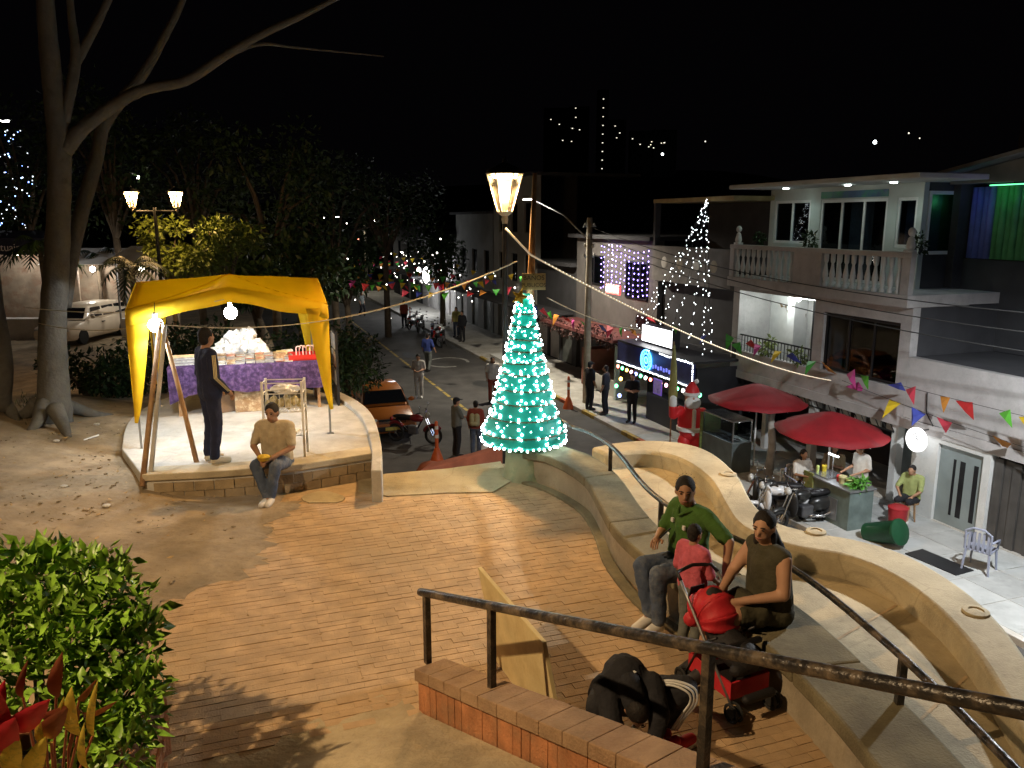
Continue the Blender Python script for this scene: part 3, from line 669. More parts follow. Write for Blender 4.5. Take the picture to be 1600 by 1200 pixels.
for cx_, cy_, sx, sy in ((0, 0, 1, 1), (TW, 0, -1, 1), (0, TD, 1, -1), (TW, TD, -1, -1)):
    zg = 3.5 - STZ if cx_ == 0 and cy_ == 0 else 0
    B().box((cx_ + sx * .03, cy_ + sy * .03, (ZC + zg) / 2), (.028, .028, ZC - zg)).build('leg', M_steel, tent)
    B().box((cx_ + sx * .03, cy_ + sy * .03, zg + .006), (.09, .09, .012)).build('foot', M_steel, tent)
    for ax in (0, 1):     # drape: two tapering cloth strips folded round the corner
        b = B(); V = []
        for k in range(13):
            t = k / 12; z = ZC - .05 - t * (ZC - .42); wdt = .27 * (1 - t) ** .8 + .035; wv = .012 * math.sin(t * 7 + ax)
            V += [(cx_ - sx * .014, cy_ - sy * .014, z), (cx_ - sx * .014 + (sx * wdt if ax == 0 else -sx * wv), cy_ - sy * .014 + (sy * wdt if ax else -sy * wv), z)]
        b.add(V, [(2 * k, 2 * k + 1, 2 * k + 3, 2 * k + 2) for k in range(12)]); o = b.build('corner_drape', M_tent, tent, smooth='all')
        md = o.modifiers.new('thick', 'SOLIDIFY'); md.thickness = .004
def strut(a, c): B().tube([a, c], .011, 6).build('truss_bar', M_steel, tent)
strut((.03, .03, ZC - .12), (TW / 2, .03, ZM - .06)); strut((TW - .03, .03, ZC - .12), (TW / 2, .03, ZM - .06))
strut((.03, TD - .03, ZC - .12), (TW / 2, TD - .03, ZM - .06)); strut((TW - .03, TD - .03, ZC - .12), (TW / 2, TD - .03, ZM - .06))
# bulbs
def bulb(label, p, power, hang, em):
    t = T('hanging_bulb', label, 'light bulb', p)
    B().lathe([(0, -.12), (.055, -.105), (.088, -.05), (.092, .0), (.07, .04), (.03, .06)], (0, 0, 0), 16).build('bulb', glow('led_bulb_%d' % em, (.93, .97, 1), em), t, smooth='all'); lamp('bulb_light', (0, 0, -.13), power, (.90, .96, 1), .07, t, spot=152, aim=(0, 0, -1), blend=.3)
    B().lathe([(.03, .06), (.032, .13), (.012, .15)], (0, 0, 0), 10).build('socket', M_white, t, smooth=True)
    B().tube([(0, 0, .15), (.01, 0, .15 + hang)], .006, 5).build('flex', M_black, t)
b1 = D(243, 505, 10.42); b2 = D(360, 486, 11.75)
bulb('glaring white bulb hung at the tent corner by the timber trestle', b1, 95, .12, 90)
bulb('glaring white bulb hung under the middle of the tent roof', b2, 25, .15, 330)
# timber A-frame trestle under the corner bulb
tr = T('timber_trestle', 'two rough timber poles lashed into an A frame at the tent corner', 'trestle')
apx = D(250, 508, 10.4) + Vector((0, 0, .02)); l1 = P(226, 742, STZ - .02); l2 = P(307, 722, STZ); l1b = P(222, 760, 3.42)
B().tube([apx + (apx - l1b) * .01, apx.lerp(l1b, .5), l1b], [.03, .034, .036], 7).build('pole', M_wood, tr, smooth='all')
B().tube([apx + (apx - l2) * .03 + Vector((0, .05, 0)), apx.lerp(l2, .5) + Vector((0, .05, 0)), l2], [.028, .031, .033], 7).build('pole', M_wood, tr, smooth='all')
B().tube([apx.lerp(l1b, .0) + Vector((.05, .04, -.02)), l1 + Vector((.06, .03, 0))], [.026, .03], 7).build('prop', M_concl, tr)
# ---------------------------------------------------------------- goods table
M_purple = mat('purple_floral_cloth', (.045, .02, .085), .85, .5, 16, .2, stain=(.13, .075, .17), stain_scale=16)
tl, trr = P(284, 612, 3.9), P(498, 577, 4.05)
ta = Vector((-5.35, 12.25, 0)); tb_ = Vector((-3.08, 13.0, 0)); td = (tb_ - ta); tlen = td.length
table = T('goods_table', 'long trestle table covered by a purple flowered cloth below the tent', 'table', (ta.x, ta.y, STZ), math.atan2(td.y, td.x))
TH = .80; TDp = .85
B().bb((0, 0, TH - .03), (tlen, TDp, TH)).build('table_top', M_wood, table)
for x, y in ((.12, .1), (tlen - .12, .1), (.12, TDp - .1), (tlen - .12, TDp - .1)):
    B().box((x, y, (TH - .03) / 2), (.05, .05, TH - .03)).build('leg', M_wood, table)
cl = B(); n = 44; V = []
per = [(-.02 + (tlen + .04) * k / n, -.02) for k in range(n + 1)]
for k, (x, y) in enumerate(per):
    wv = .018 * math.sin(k * 1.15) + .01 * math.sin(k * 2.9); h = .42 + .03 * math.sin(k * .35) + (.16 if k < 5 else 0) * (1 - k / 5)
    V += [(x, TDp + .02, TH + .004), (x, -.015, TH + .004), (x, -.022 + wv * .3, TH - .1), (x, -.03 + wv, TH - h)]
cl.add(V, [(4 * k + j, 4 * k + 4 + j, 4 * k + 5 + j, 4 * k + 1 + j) for k in range(n) for j in range(3)])
for xx in (-.022, tlen + .022):
    cl.add([(xx, TDp, TH + .003), (xx, -.02, TH + .003), (xx, -.03, TH - .42), (xx, TDp, TH - .42)], [(0, 1, 2, 3)])
tc_ = cl.build('tablecloth', M_purple, None, smooth='all', loc=table.location, rz=table.rotation_euler.z); tag(tc_, 'purple flowered cloth hanging over the front of the goods table', 'tablecloth')
def onTable(x, y, z=0): 
    a = table.rotation_euler.z; return Vector((ta.x + x * math.cos(a) - y * math.sin(a), ta.y + x * math.sin(a) + y * math.cos(a), STZ + TH + .006 + z))
TRZ = math.atan2(td.y, td.x)
case_m = [mat('case_%d' % k, c, .35, .25, 9, .05, stain=c2, stain_scale=14) for k, (c, c2) in enumerate((((.6, .6, .58), (.3, .25, .2)), ((.35, .22, .12), (.7, .6, .4)), ((.5, .47, .4), (.15, .2, .3)), ((.25, .24, .25), (.6, .6, .6)), ((.42, .14, .08), (.7, .6, .5))))]
cb = B().box((0, 0, .006), (.135, .19, .012)); mes = []
for m_ in case_m:
    me = bpy.data.meshes.new('disc_case'); me.from_pydata(cb.v, [], cb.f); me.materials.append(m_); mes.append(me)
pos_l = ['front edge', 'second row', 'rear row']
ci = 0
for r_ in range(3):
    for k in range(9):
        x = .62 + k * .15; y = .10 + r_ * .2
        hgt = 1 + (r_ * 3) + random.randint(0, 2)
        if x > 1.68 and r_ > 1: continue
        st = T('case_stack', 'stack of flat cases in the %s of the goods table' % pos_l[r_], 'cases', onTable(x, y), TRZ, 'flat cases stacked in the %s' % pos_l[r_])
        for q in range(hgt):
            o = bpy.data.objects.new('disc_case', mes[random.randrange(5)]); COL.objects.link(o); o.parent = st
            o.location = (random.uniform(-.01, .01), random.uniform(-.012, .012), q * .0125); o.rotation_euler = (0, 0, random.uniform(-.12, .12))
# heap of white bagged goods
M_bag = mat('white_plastic_bag', (.85, .85, .85), .35, .08, 10, .9, 18, spec=.5)
for k, (x, y, z, r_) in enumerate(((.85, .62, .17, .17), (1.08, .66, .22, .19), (1.3, .64, .17, .17), (.98, .6, .34, .15), (1.2, .66, .38, .14), (.72, .6, .12, .12), (1.42, .62, .1, .12))):
    b = B(); b.ell((0, 0, 0), (r_, r_ * .75, r_ * .85), n=18, m=12)
    b.v = [tuple(Vector(v) * (1 + .22 * math.sin(v[0] * 37 + k) * math.sin(v[1] * 41 + v[2] * 33) + random.uniform(-.09, .09))) for v in b.v]
    o = b.build('plastic_bag', M_bag, loc=onTable(x, y, z)); tag(o, 'crumpled white plastic bag heaped at the back of the goods table', 'bag', 'white bags heaped on the goods table')
o = T('newspaper_stack', 'untidy stack of papers at the table end beside the man in navy', 'papers', onTable(.2, .3), TRZ)
for q in range(8): B().box((0, 0, .008 + q * .016), (.4 - .02 * random.random(), .3, .014), random.uniform(-.15, .15)).build('paper', case_m[(0, 2, 3)[q % 3]], o)
o = T('red_tray', 'shallow red plastic tray at the end of the goods table', 'tray', onTable(2.12, .25), TRZ)
B().bb((-.3, -.2, 0), (.3, .2, .02)).build('bottom', mat('red_plastic', (.55, .03, .02), .4, .1, 6, .05), o)
for a, c in (((-.3, -.2, 0), (.3, -.185, .09)), ((-.3, .185, 0), (.3, .2, .09)), ((-.3, -.185, 0), (-.285, .185, .09)), ((.285, -.185, 0), (.3, .185, .09))): B().bb(a, c).build('side', MATS['red_plastic'], o)
M_cane = mat('candy_stripe', (.75, .7, .68), .4, .1, 6, 0, stain=(.6, .03, .03), stain_scale=24)
for k in range(7):
    p = onTable(1.95 + .055 * k, .27 + .05 * (k % 2), .03); c = B(); r_ = .035
    c.tube([(0, 0, 0), (0, 0, .14)] + [(r_ - r_ * math.cos(a), 0, .14 + r_ * math.sin(a)) for a in (.5, 1, 1.57, 2.1, 2.7, 3.2)], .011, 6)
    tag(c.build('candy_cane', M_cane, loc=p, rz=TRZ + .5 * (k % 3)), 'red and white candy cane standing in the red tray', 'candy cane', 'candy canes in the red tray')
for k, (x, y, m_) in enumerate(((1.72, .42, mat('pale_box', (.75, .66, .35), .6, .1, 6, 0)), (1.82, .5, M_white), (1.68, .25, case_m[1]))):
    tag(B().box((0, 0, .06), (.17, .13, .12)).build('carton', m_, loc=onTable(x, y), rz=TRZ + .2 * k, bev=.005), ('pale yellow carton', 'plain white carton', 'brown speckled carton')[k] + ' between the cases and the red tray', 'carton')
# dark boxes and bag under the table
for k, (x, y, d_, m_) in enumerate(((1.15, .25, (.42, .35, .36), case_m[1]), (1.55, .3, (.3, .3, .28), M_black), (.75, .3, (.34, .34, .3), mat('brown_card', (.2, .13, .08), .9, .2, 6, .1)))):
    p = onTable(x, y); p.z = STZ
    o = T('storage_box', ('patterned cardboard box under the goods table', 'small black box under the goods table', 'brown cardboard box under the goods table')[k], 'box', p, TRZ + .2 * k)
    B().bb((-d_[0] / 2, -d_[1] / 2, 0), (d_[0] / 2, d_[1] / 2, d_[2])).build('carton', m_, o, bev=.01)
    B().box((0, -.05, d_[2] + .012), (d_[0], d_[1] * .5, .01), 0, Matrix.Rotation(.2, 3, 'X')).build('flap', m_, o)
# black rack of printed covers behind the table end
o = T('cover_rack', 'dark rack of printed covers standing past the red tray', 'rack', onTable(tlen + .22, .35) - Vector((0, 0, TH)), TRZ)
B().bb((-.04, -.3, 0), (0, .3, 1.25)).build('panel', M_black, o)
for k in range(3):
    for q in range(2): B().bb((-.055, -.26 + .28 * q, .35 + .3 * k), (-.041, -.02 + .28 * q, .6 + .3 * k)).build('cover', case_m[(k + q) % 4], o)
# ---------------------------------------------------------------- white snack rack
rk = T('snack_rack', 'white wire display rack with hanging snack bags in front of the table', 'rack', P(449, 711, STZ), R(6))
for x in (-.25, .25):
    for y in (-.13, .13): B().bb((x - .014, y - .014, 0), (x + .014, y + .014, 1.02)).build('upright', M_white, rk)
for z in (.3, .62, .68, .86, 1.0):
    b = B()
    for a, c in (((-.25, -.13), (.25, -.13)), ((-.25, .13), (.25, .13)), ((-.25, -.13), (-.25, .13)), ((.25, -.13), (.25, .13))): b.tube([(*a, z), (*c, z)], .007, 5)
    b.build('rail', M_white, rk)
for z in (.3, .62):
    b = B()
    for k in range(9): b.tube([(-.24 + .06 * k, -.13, z), (-.24 + .06 * k, .13, z)], .004, 4)
    b.build('wire_shelf', M_white, rk)
b = B()
for k in range(8): b.tube([(-.24 + .068 * k, -.13, .62), (-.24 + .068 * k, -.13, .86)], .004, 4)
b.build('wire_front', M_white, rk)
M_snack = mat('snack_bag', (.5, .42, .2), .3, .4, 12, .4, 20, stain=(.8, .78, .7), stain_scale=16)
for k in range(10):
    b = B(); b.ell((0, 0, 0), (.045, .03, .065), n=10, m=7)
    p = rk.location + Vector((-.2 + .045 * k, -.06 + .07 * (k % 2), .70 + .03 * (k % 3)))
    tag(b.build('snack_packet', M_snack, loc=p, smooth='all'), 'shiny snack packet lying in the white wire rack', 'snack', 'snack packets in the white rack')
b = B(); b.ell((0, 0, 0), (.2, .1, .06), n=18, m=10); b.v = [tuple(Vector(v) * (1 + random.uniform(-.25, .2))) for v in b.v]
tag(b.build('plastic_bag', M_bag, loc=rk.location + Vector((.02, 0, .9))), 'crumpled white bag lying on top of the wire snack rack', 'bag')
b = B(); b.box((0, 0, .02), (.3, .2, .04)); tag(b.build('carton', M_white, loc=rk.location + Vector((.02, 0, .312)), bev=.006), 'flat white carton on the lower shelf of the snack rack', 'carton')
# ================================================================ decorated cone tree on its pedestal
ped = T('pedestal', 'green topped concrete drum carrying the lit Christmas cone', 'pedestal', (.2, 10.42, PZ))
B().lathe([(.36, -.2), (.34, .0), (.30, .10), (.285, .36), (.29, .40)], (0, 0, 0), 24).build('drum', mat('green_stained_concrete', (.28, .30, .2), .8, .2, 4, .2, stain=(.12, .2, .13), stain_scale=3), ped, smooth=True)
B().lathe([(.315, .40), (.32, .43), (.30, .445)], (0, 0, 0), 24).build('cap', mat('dark_green_paint', (.03, .13, .07), .6, .2, 5, .1), ped, smooth=True)
TX, TY = .16, 10.42
xt = T('christmas_cone', 'green Christmas cone tree covered in white lights on a concrete drum', 'Christmas tree', (TX, TY, 3.64))
prof = [(.075, 2.03), (.12, 1.85), (.185, 1.55), (.25, 1.22), (.335, .92), (.40, .62), (.455, .42), (.56, .22), (.57, .12), (.545, .06)]
def coner(z):
    for (r0, z0), (r1, z1) in zip(prof, prof[1:]):
        if z1 <= z <= z0: t = (z0 - z) / (z0 - z1); return r0 + (r1 - r0) * t
    return prof[-1][0] if z < .1 else prof[0][0]
rows = [.22, .42, .62, .80, 1.0, 1.15, 1.3, 1.45, 1.62, 1.78]
b = B(); fine = []
z = 2.03
while z > .05:
    sw_ = sum(.018 * math.exp(-((z - q) / .02) ** 2) for q in rows); fine.append((coner(z) - sw_, z)); z -= .02
b.lathe(fine, (0, 0, 0), 40)
M_xmas = mat('green_foil', (.016, .30, .26), .45, .2, 8, .3, 30, spec=.5)
_nt = M_xmas.node_tree; _tr = _nt.nodes.new('ShaderNodeBsdfTranslucent'); _tr.inputs[0].default_value = (.03, .55, .47, 1); _mx = _nt.nodes.new('ShaderNodeMixShader'); _mx.inputs[0].default_value = .45
_nt.links.new(_nt.nodes['Principled BSDF'].outputs[0], _mx.inputs[1]); _nt.links.new(_tr.outputs[0], _mx.inputs[2]); _nt.links.new(_mx.outputs[0], _nt.nodes['Material Output'].inputs[0])
b.build('cone', M_xmas, xt, smooth='all')
for z_ in (.25, .6, 1.0, 1.4, 1.75): lamp('inner_lamp', (0, 0, z_), 1.0 if z_ < 1.2 else .35, (.6, 1, .9), .05, xt)
B().tube([(0, 0, -.05), (0, 0, .2)], [.05, .06], 10).build('stand', M_iron, xt)
for q in rows:      # dark garlands
    b = B(); n = 60; tilt = random.uniform(-.02, .02)
    for k in range(n * 3):
        a = 2 * math.pi * k / (n * 3) + random.uniform(-.02, .02); r_ = coner(q) + .004; zz = q + tilt * math.cos(a) + random.uniform(-.012, .012)
        p = Vector((r_ * math.cos(a), r_ * math.sin(a), zz)); d_ = Vector((math.cos(a), math.sin(a), 0)) * .022 + Vector((random.uniform(-.02, .02), random.uniform(-.02, .02), random.uniform(-.022, .022)))
        sd = d_.cross(Vector((0, 0, 1))).normalized() * .006
        b.add([p - sd, p + sd, p + d_], [(0, 1, 2)])
    b.tube([(coner(q) * math.cos(a), coner(q) * math.sin(a), q + tilt * math.cos(a)) for a in [2 * math.pi * k / 30 for k in range(30)]], .010, 5, closed=True)
    b.build('garland', mat('tinsel', (.10, .085, .04), .5, .5, 20, 0, metal=.3), xt)
# light bulbs
lb = B(); lb.ell((0, 0, 0), (.0135, .0135, .016), n=8, m=6); mel = bpy.data.meshes.new('light_bulb'); mel.from_pydata(lb.v, [], lb.f)
mel.materials.append(glow('cool_led', (.80, 1, 1), 28)); cnt = 0
def tbulb(a, z, r_=.014):
    global cnt
    rr2 = coner(z) + r_
    o = bpy.data.objects.new('light_bulb', mel); COL.objects.link(o); o.parent = xt; o.location = (rr2 * math.cos(a), rr2 * math.sin(a), z); o.scale = (random.uniform(.7, 1.25),) * 3; cnt += 1
for k in range(46): tbulb(2 * math.pi * k / 46, .075 + .012 * math.sin(k * 2.1))
for q in rows[:7]:
    n = int(14 + 26 * coner(q))
    for k in range(n): tbulb(2 * math.pi * k / n + random.uniform(-.1, .1), q + .03 + random.uniform(-.03, .05))
for q in (1.4, 1.5, 1.6, 1.7, 1.8, 1.9, 1.97):
    for k in range(8): tbulb(2 * math.pi * k / 8 + q * 9 + random.uniform(-.2, .2), q + random.uniform(-.035, .035))
for a in [R(t) for t in (-62, -97, -135, -20, -178)]:
    for k in range(9): tbulb(a + random.uniform(-.05, .05), .12 + k * .115 + random.uniform(-.02, .02))
ex = B()
for k in range(220):
    z = random.uniform(.1, 1.95); a = random.uniform(0, 6.283); r_ = coner(z) + .01; ex.ell((r_ * math.cos(a), r_ * math.sin(a), z), random.uniform(.004, .008), n=5, m=4)
tag(ex.build('tiny_lights', mel.materials[0], xt), kind='stuff')
# yellow star
b = B(); pts = []
for k in range(10):
    a = math.pi / 2 + k * math.pi / 5; r_ = .12 if k % 2 == 0 else .05; pts.append((r_ * math.cos(a), 0, r_ * math.sin(a)))
for y in (-.012, .012): b.add([(p[0], y, p[2]) for p in pts] + [(0, y * 2.2, 0)], [(k, (k + 1) % 10, 10) for k in range(10)])
b.add([(p[0], -.012, p[2]) for p in pts] + [(p[0], .012, p[2]) for p in pts], [(k, (k + 1) % 10, 10 + (k + 1) % 10, 10 + k) for k in range(10)])
o = b.build('star', mat('yellow_card', (.55, .42, .04), .6, .2, 6, 0), xt, loc=(-.06, -.12, 2.0)); o.rotation_euler = (0, .3, 0)
# timber pole and notice board
wp = T('timber_pole', 'slim timber pole rising behind the lit Christmas cone', 'pole', (.24, 10.62, 3.3))
B().tube([(0, 0, 0), (.0, 0, 2.2), (.055, 0, 3.9)], [.06, .055, .028], 10).build('shaft', M_wood, wp, smooth='all')
sg = T('notice_board', 'small brown board lettered BANOS PUBLICOS fixed to the timber pole', 'sign', D(834, 440, 10.5))
B().box((0, 0, 0), (.31, .02, .215)).build('board', mat('brown_board', (.26, .17, .07), .8, .2, 6, .1), sg, bev=.004)
M_ink = mat('dark_lettering', (.02, .012, .008), .8, .1, 5, 0)
text('lettering', 'BAÑOS', M_ink, .085, sg, (0, -.0115, .048), (math.pi / 2, 0, 0)); text('lettering', 'PUBLICOS', M_ink, .072, sg, (0, -.0115, -.045), (math.pi / 2, 0, 0))
# ================================================================ cables
def sag(a, c, d_, n=24):
    a, c = Vector(a), Vector(c); return [a.lerp(c, k / n) - Vector((0, 0, 4 * d_ * (k / n) * (1 - k / n))) for k in range(n + 1)]
def cable(label, pts, r_, m_, name='cable', cat='cable'): return tag(B().tube(pts, r_, 5).build(name, m_, smooth='all'), label, cat)
M_cab = mat('pale_cable', (.62, .55, .42), .5, .15, 10, .1)
M_wire = mat('dark_cable', (.03, .03, .03), .6, .2, 10, 0)
cable('pale twisted cable running from the tent bulbs to the lamp post', sag(D(512, 500, 11.3), D(808, 408, 11.3), .1), .011, M_cab)
cable('white flex drooping between the two tent bulbs and the tent leg', sag(b1 + Vector((0, -.05, .0)), D(512, 500, 11.3), .08), .007, M_cab)
cable('thin white flex strung from the big tree to the middle bulb', sag(D(40, 480, 11.8), D(350, 468, 10.8), .12), .006, M_cab)
cable('thin flex strung low from the big tree to the corner bulb', sag(D(60, 505, 11.8), b1, .1), .006, M_cab)
rope = sag(D(790, 357, 10.6), D(829, 398, 10.35), .0, 4)[:-1] + sag(D(829, 398, 10.35), G(2.2, .05, 2.62), .25, 40)
rl = T('rope_light', 'lit twisted rope light descending from the timber pole to the houses', 'rope light')
B().tube(rope, .013, 6).build('rope', mat('lit_rope', (.75, .62, .42), .5, .1, 8, .3, emit=(1, .8, .55), es=.25), rl, smooth='all')
b = B()
for k in range(150):
    f = k / 150 * (len(rope) - 6) + 5; i = int(f); p = rope[i].lerp(rope[min(i + 1, len(rope) - 1)], f - i); b.ell(p + Vector((0, -.012, .004)), .0085, n=6, m=4)
tag(b.build('led_chain', glow('warm_led', (1, .85, .62), 3), rl), kind='stuff')
cable('thin cable crossing from the cone top towards the houses', sag(D(855, 465, 10.4), D(1010, 515, 15), .1), .007, M_cab)
for k in range(3):
    cable('dark overhead wire sagging along the house fronts', sag(G(12.0, 2.3, 6.4 - .2 * k), G(-6, 1.3, 5.1 - .35 * k), .5), .012, M_wire)['group'] = 'overhead wires'
# ================================================================ leaning yellow board
yb = T('plywood_board', 'thin yellow painted board propped upright behind the stair wall', 'board')
tlp, trp = P(752, 885, 3.93), P(854, 1002, 3.93); brp = Vector((trp.x + .14, trp.y - .14, PZ + .01)); blp = Vector((tlp.x + .14, tlp.y - .14, PZ + .01))
M_ybrd = mat('yellow_board', (.64, .52, .27), .65, .12, 4, .15, 20, stain=(.55, .42, .2), stain_scale=3)
B().quad(blp, brp, trp, tlp, .03).build('sheet', M_ybrd, yb, bev=.003)

# ================================================================ big pale tree
bt = T('big_tree', 'huge pale barked tree with forking limbs and buttress roots beside the tent', 'tree', (0, 0, 0))
def D2(u, v, Y): return D(u, v, Y)
def wob(pts, a=.04): return [p + Vector((random.uniform(-a, a), random.uniform(-a, a), random.uniform(-a, a))) for p in pts]
def limb(name, uvs, Y0, Y1, rs, par, sub=5):
    n = len(uvs); pts = [D(u, v, Y0 + (Y1 - Y0) * k / (n - 1)) for k, (u, v) in enumerate(uvs)]
    sp_ = spline(pts, sub); m = len(sp_); rr2 = []
    for k in range(m):
        f = k / (m - 1) * (len(rs) - 1); i = min(int(f), len(rs) - 2); rr2.append(.52 * (rs[i] + (rs[i + 1] - rs[i]) * (f - i)) * random.uniform(.96, 1.05))
    return B().tube(sp_, rr2, 14).build(name, M_trunk, par, smooth='all')
limb('trunk', [(82, 668), (84, 610), (82, 520), (88, 420), (92, 320), (93, 250), (90, 190), (80, 110), (72, 20), (66, -80)], 12, 12, [.60, .44, .37, .335, .31, .30, .30, .26, .22, .2], bt)
limb('trunk', [(-2, 640), (4, 560), (-8, 480), (-20, 380), (-40, 250), (-70, 80), (-90, -60)], 12.0, 12.4, [.34, .27, .24, .22, .2, .17, .15], bt)
limb('limb', [(100, 480), (112, 400), (128, 330), (150, 250), (165, 190), (220, 120), (250, 70), (285, 0), (300, -70)], 12.5, 13.6, [.2, .21, .21, .2, .19, .16, .12, .1, .08], bt)
limb('limb', [(100, 235), (130, 200), (185, 160), (230, 138), (290, 126), (350, 88), (400, 58), (470, 25), (530, -5), (600, -40)], 12, 12.6, [.24, .2, .17, .155, .14, .125, .11, .09, .07, .05], bt)
limb('limb', [(335, 100), (400, 70), (460, 74), (520, 80), (600, 88)], 12.3, 12.9, [.05, .05, .035, .025, .015], bt)
limb('limb', [(100, 190), (118, 95), (112, 30), (104, -60)], 12.0, 12.2, [.16, .14, .10, .08], bt)
limb('limb', [(112, 110), (150, 40), (178, -20), (210, -90)], 12.1, 12.4, [.13, .11, .09, .07], bt)
for uvs, z1 in (([(92, 640), (120, 640), (150, 648), (178, 655)], 0), ([(70, 650), (60, 672), (46, 690)], 0), ([(88, 655), (100, 672), (108, 690)], 0), ([(0, 640), (20, 655), (30, 672)], 0), ([(60, 645), (40, 655), (15, 662)], 0)):
    n = len(uvs); pts = []
    for k, (u, v) in enumerate(uvs):
        p = P(u, v, 3.7 - .1 * k); zt = terr(*SN(p)); f = k / (n - 1); pts.append(Vector((p.x, p.y, zt + .30 * (1 - f) ** 1.6 - .03)))
    B().tube(spline(pts, 4), [.13 - .09 * k / (4 * (n - 1)) for k in range(4 * (n - 1) + 1)], 10).build('root', M_trunk, bt, smooth='all')
cr = [(D(u, v, 12.5 + random.uniform(-2, 2)), random.uniform(.9, 1.7)) for u, v in [(60, -300), (210, -290), (330, -300), (470, -290), (610, -280), (-60, -300), (130, -380), (400, -380), (-250, -220), (560, -360), (700, -320)]]
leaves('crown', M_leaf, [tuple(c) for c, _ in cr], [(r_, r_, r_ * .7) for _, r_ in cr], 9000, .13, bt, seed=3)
# ================================================================ shrubs and trees
def shrub(label, cx_, rx, count, size, m_, seed, name='shrub', cat='shrub', stems=True, zbase=None):
    c = Vector(cx_); t = T(name, label, cat, (c.x, c.y, zbase if zbase is not None else c.z - rx[2])); zb = zbase if zbase is not None else c.z - rx[2]
    g = random.Random(seed); cs = []; rd = []
    for k in range(9):
        cs.append((g.uniform(-.6, .6) * rx[0], g.uniform(-.6, .6) * rx[1], c.z - zb + g.uniform(-.55, .55) * rx[2])); q = g.uniform(.38, .6); rd.append((rx[0] * q, rx[1] * q, rx[2] * q))
    leaves('foliage', m_, cs, rd, count, size, t, seed=seed)
    if stems:
        b = B()
        for k in cs: b.tube([(0, 0, 0), (k[0] * .4, k[1] * .4, k[2] * .5), k], [.03, .02, .008], 5)
        b.build('stem', M_bark, t)
    return t
# foreground shrub
fs = T('shrub', 'glossy bright green shrub overhanging the brick planter edge', 'shrub', (-2.6, 3.9, 3.5))
cs = []; rd = []
for u, v, Y, r_ in [(60, 915, 4.3, .30), (150, 912, 4.25, .26), (20, 975, 4.0, .32), (110, 975, 4.0, .32), (190, 950, 4.05, .24), (60, 1050, 3.8, .34), (150, 1040, 3.85, .30), (205, 1000, 4.0, .20), (225, 975, 4.05, .12), (120, 890, 4.4, .18), (200, 1080, 3.75, .2), (140, 1130, 3.65, .28), (215, 1110, 3.7, .16), (40, 893, 4.5, .26), (-60, 935, 4.3, .35), (-60, 1010, 4.0, .35), (190, 1170, 3.5, .18), (90, 872, 4.5, .14), (228, 1045, 3.85, .12)]:
    p = D(u, v, Y) - fs.location; cs.append(tuple(p)); rd.append((r_ * .84, r_ * .84, r_ * .78))
leaves('foliage', M_shrub, cs, rd, 4300, .088, fs, aspect=.48, droop=-.1, shell=.55, fold=.35, seed=11)
b = B()
for k in cs: b.tube([(k[0] * .25, k[1] * .25, 0), (k[0] * .6, k[1] * .6, k[2] * .5), k], [.018, .012, .005], 5)
b.build('stem', M_bark, fs)
# crotons: long strap leaves
M_cy = mat('croton_yellow', (.80, .62, .09), .4, .3, 9, .1, stain=(.18, .22, .03), stain_scale=18)
M_cr = mat('croton_red', (.60, .03, .05), .4, .3, 6, .1); M_co = mat('croton_copper', (.28, .085, .04), .45, .3, 6, .1)
def blade(base, tip, wd_, m_, par, bend=.05, name='leaf'):
    base, tip = Vector(base), Vector(tip); ax = tip - base; sd = ax.cross(Vector((0, 1, .3))).normalized(); nr = sd.cross(ax).normalized(); V = []
    n = 8
    for k in range(n + 1):
        t = k / n; c = base + ax * t + nr * (-bend * 4 * t * (1 - t)) ; h = wd_ * (math.sin(math.pi * min(1, t * .93 + .07)) ** .7) * .5
        V += [c - sd * h + nr * h * .3, c, c + sd * h + nr * h * .3]
    b = B(); b.add(V, [(3 * k + j, 3 * k + j + 1, 3 * k + j + 4, 3 * k + j + 3) for k in range(n) for j in (0, 1)])
    return b.build(name, m_, par, smooth='all')
def croton(label, items, root, m_):
    t = T('croton', label, 'plant', (0, 0, 0)); rt = Vector(root)
    for (u0, v0, u1, v1, Y, wd_) in items:
        a = D(u0, v0, Y); c = D(u1, v1, Y - .12); blade(a, c, wd_, m_, t); 
        B().tube([(rt.x + (a.x - rt.x) * .2, rt.y, 3.5), rt.lerp(a, .6), a], .006, 5).build('stalk', M_co, t)
croton('croton with speckled yellow strap leaves in the planter', [(122, 1150, 112, 1072, 3.0, .065), (145, 1150, 153, 1062, 3.0, .035), (138, 1200, 132, 1128, 3.0, .035), (22, 1210, 28, 1145, 2.9, .09), (45, 1215, 72, 1150, 2.9, .085), (105, 1130, 100, 1088, 3.0, .04), (80, 1160, 62, 1118, 2.95, .04)], D(90, 1290, 3.0), M_cy)
croton('croton with bright red broad leaves at the planter corner', [(10, 1150, -4, 1075, 2.9, .12), (12, 1140, 78, 1092, 2.9, .10), (0, 1180, 24, 1120, 2.88, .12), (-20, 1170, 8, 1062, 2.95, .09)], D(10, 1290, 2.9), M_cr)
croton('croton with long copper leaves among the shrub', [(88, 1090, 98, 1018, 3.1, .06), (36, 1090, 44, 1030, 3.1, .035), (70, 1120, 115, 1100, 3.0, .09), (125, 1090, 152, 1060, 3.1, .03), (125, 1108, 185, 1094, 3.1, .03), (62, 1150, 105, 1105, 2.95, .09)], D(80, 1290, 3.05), M_co)
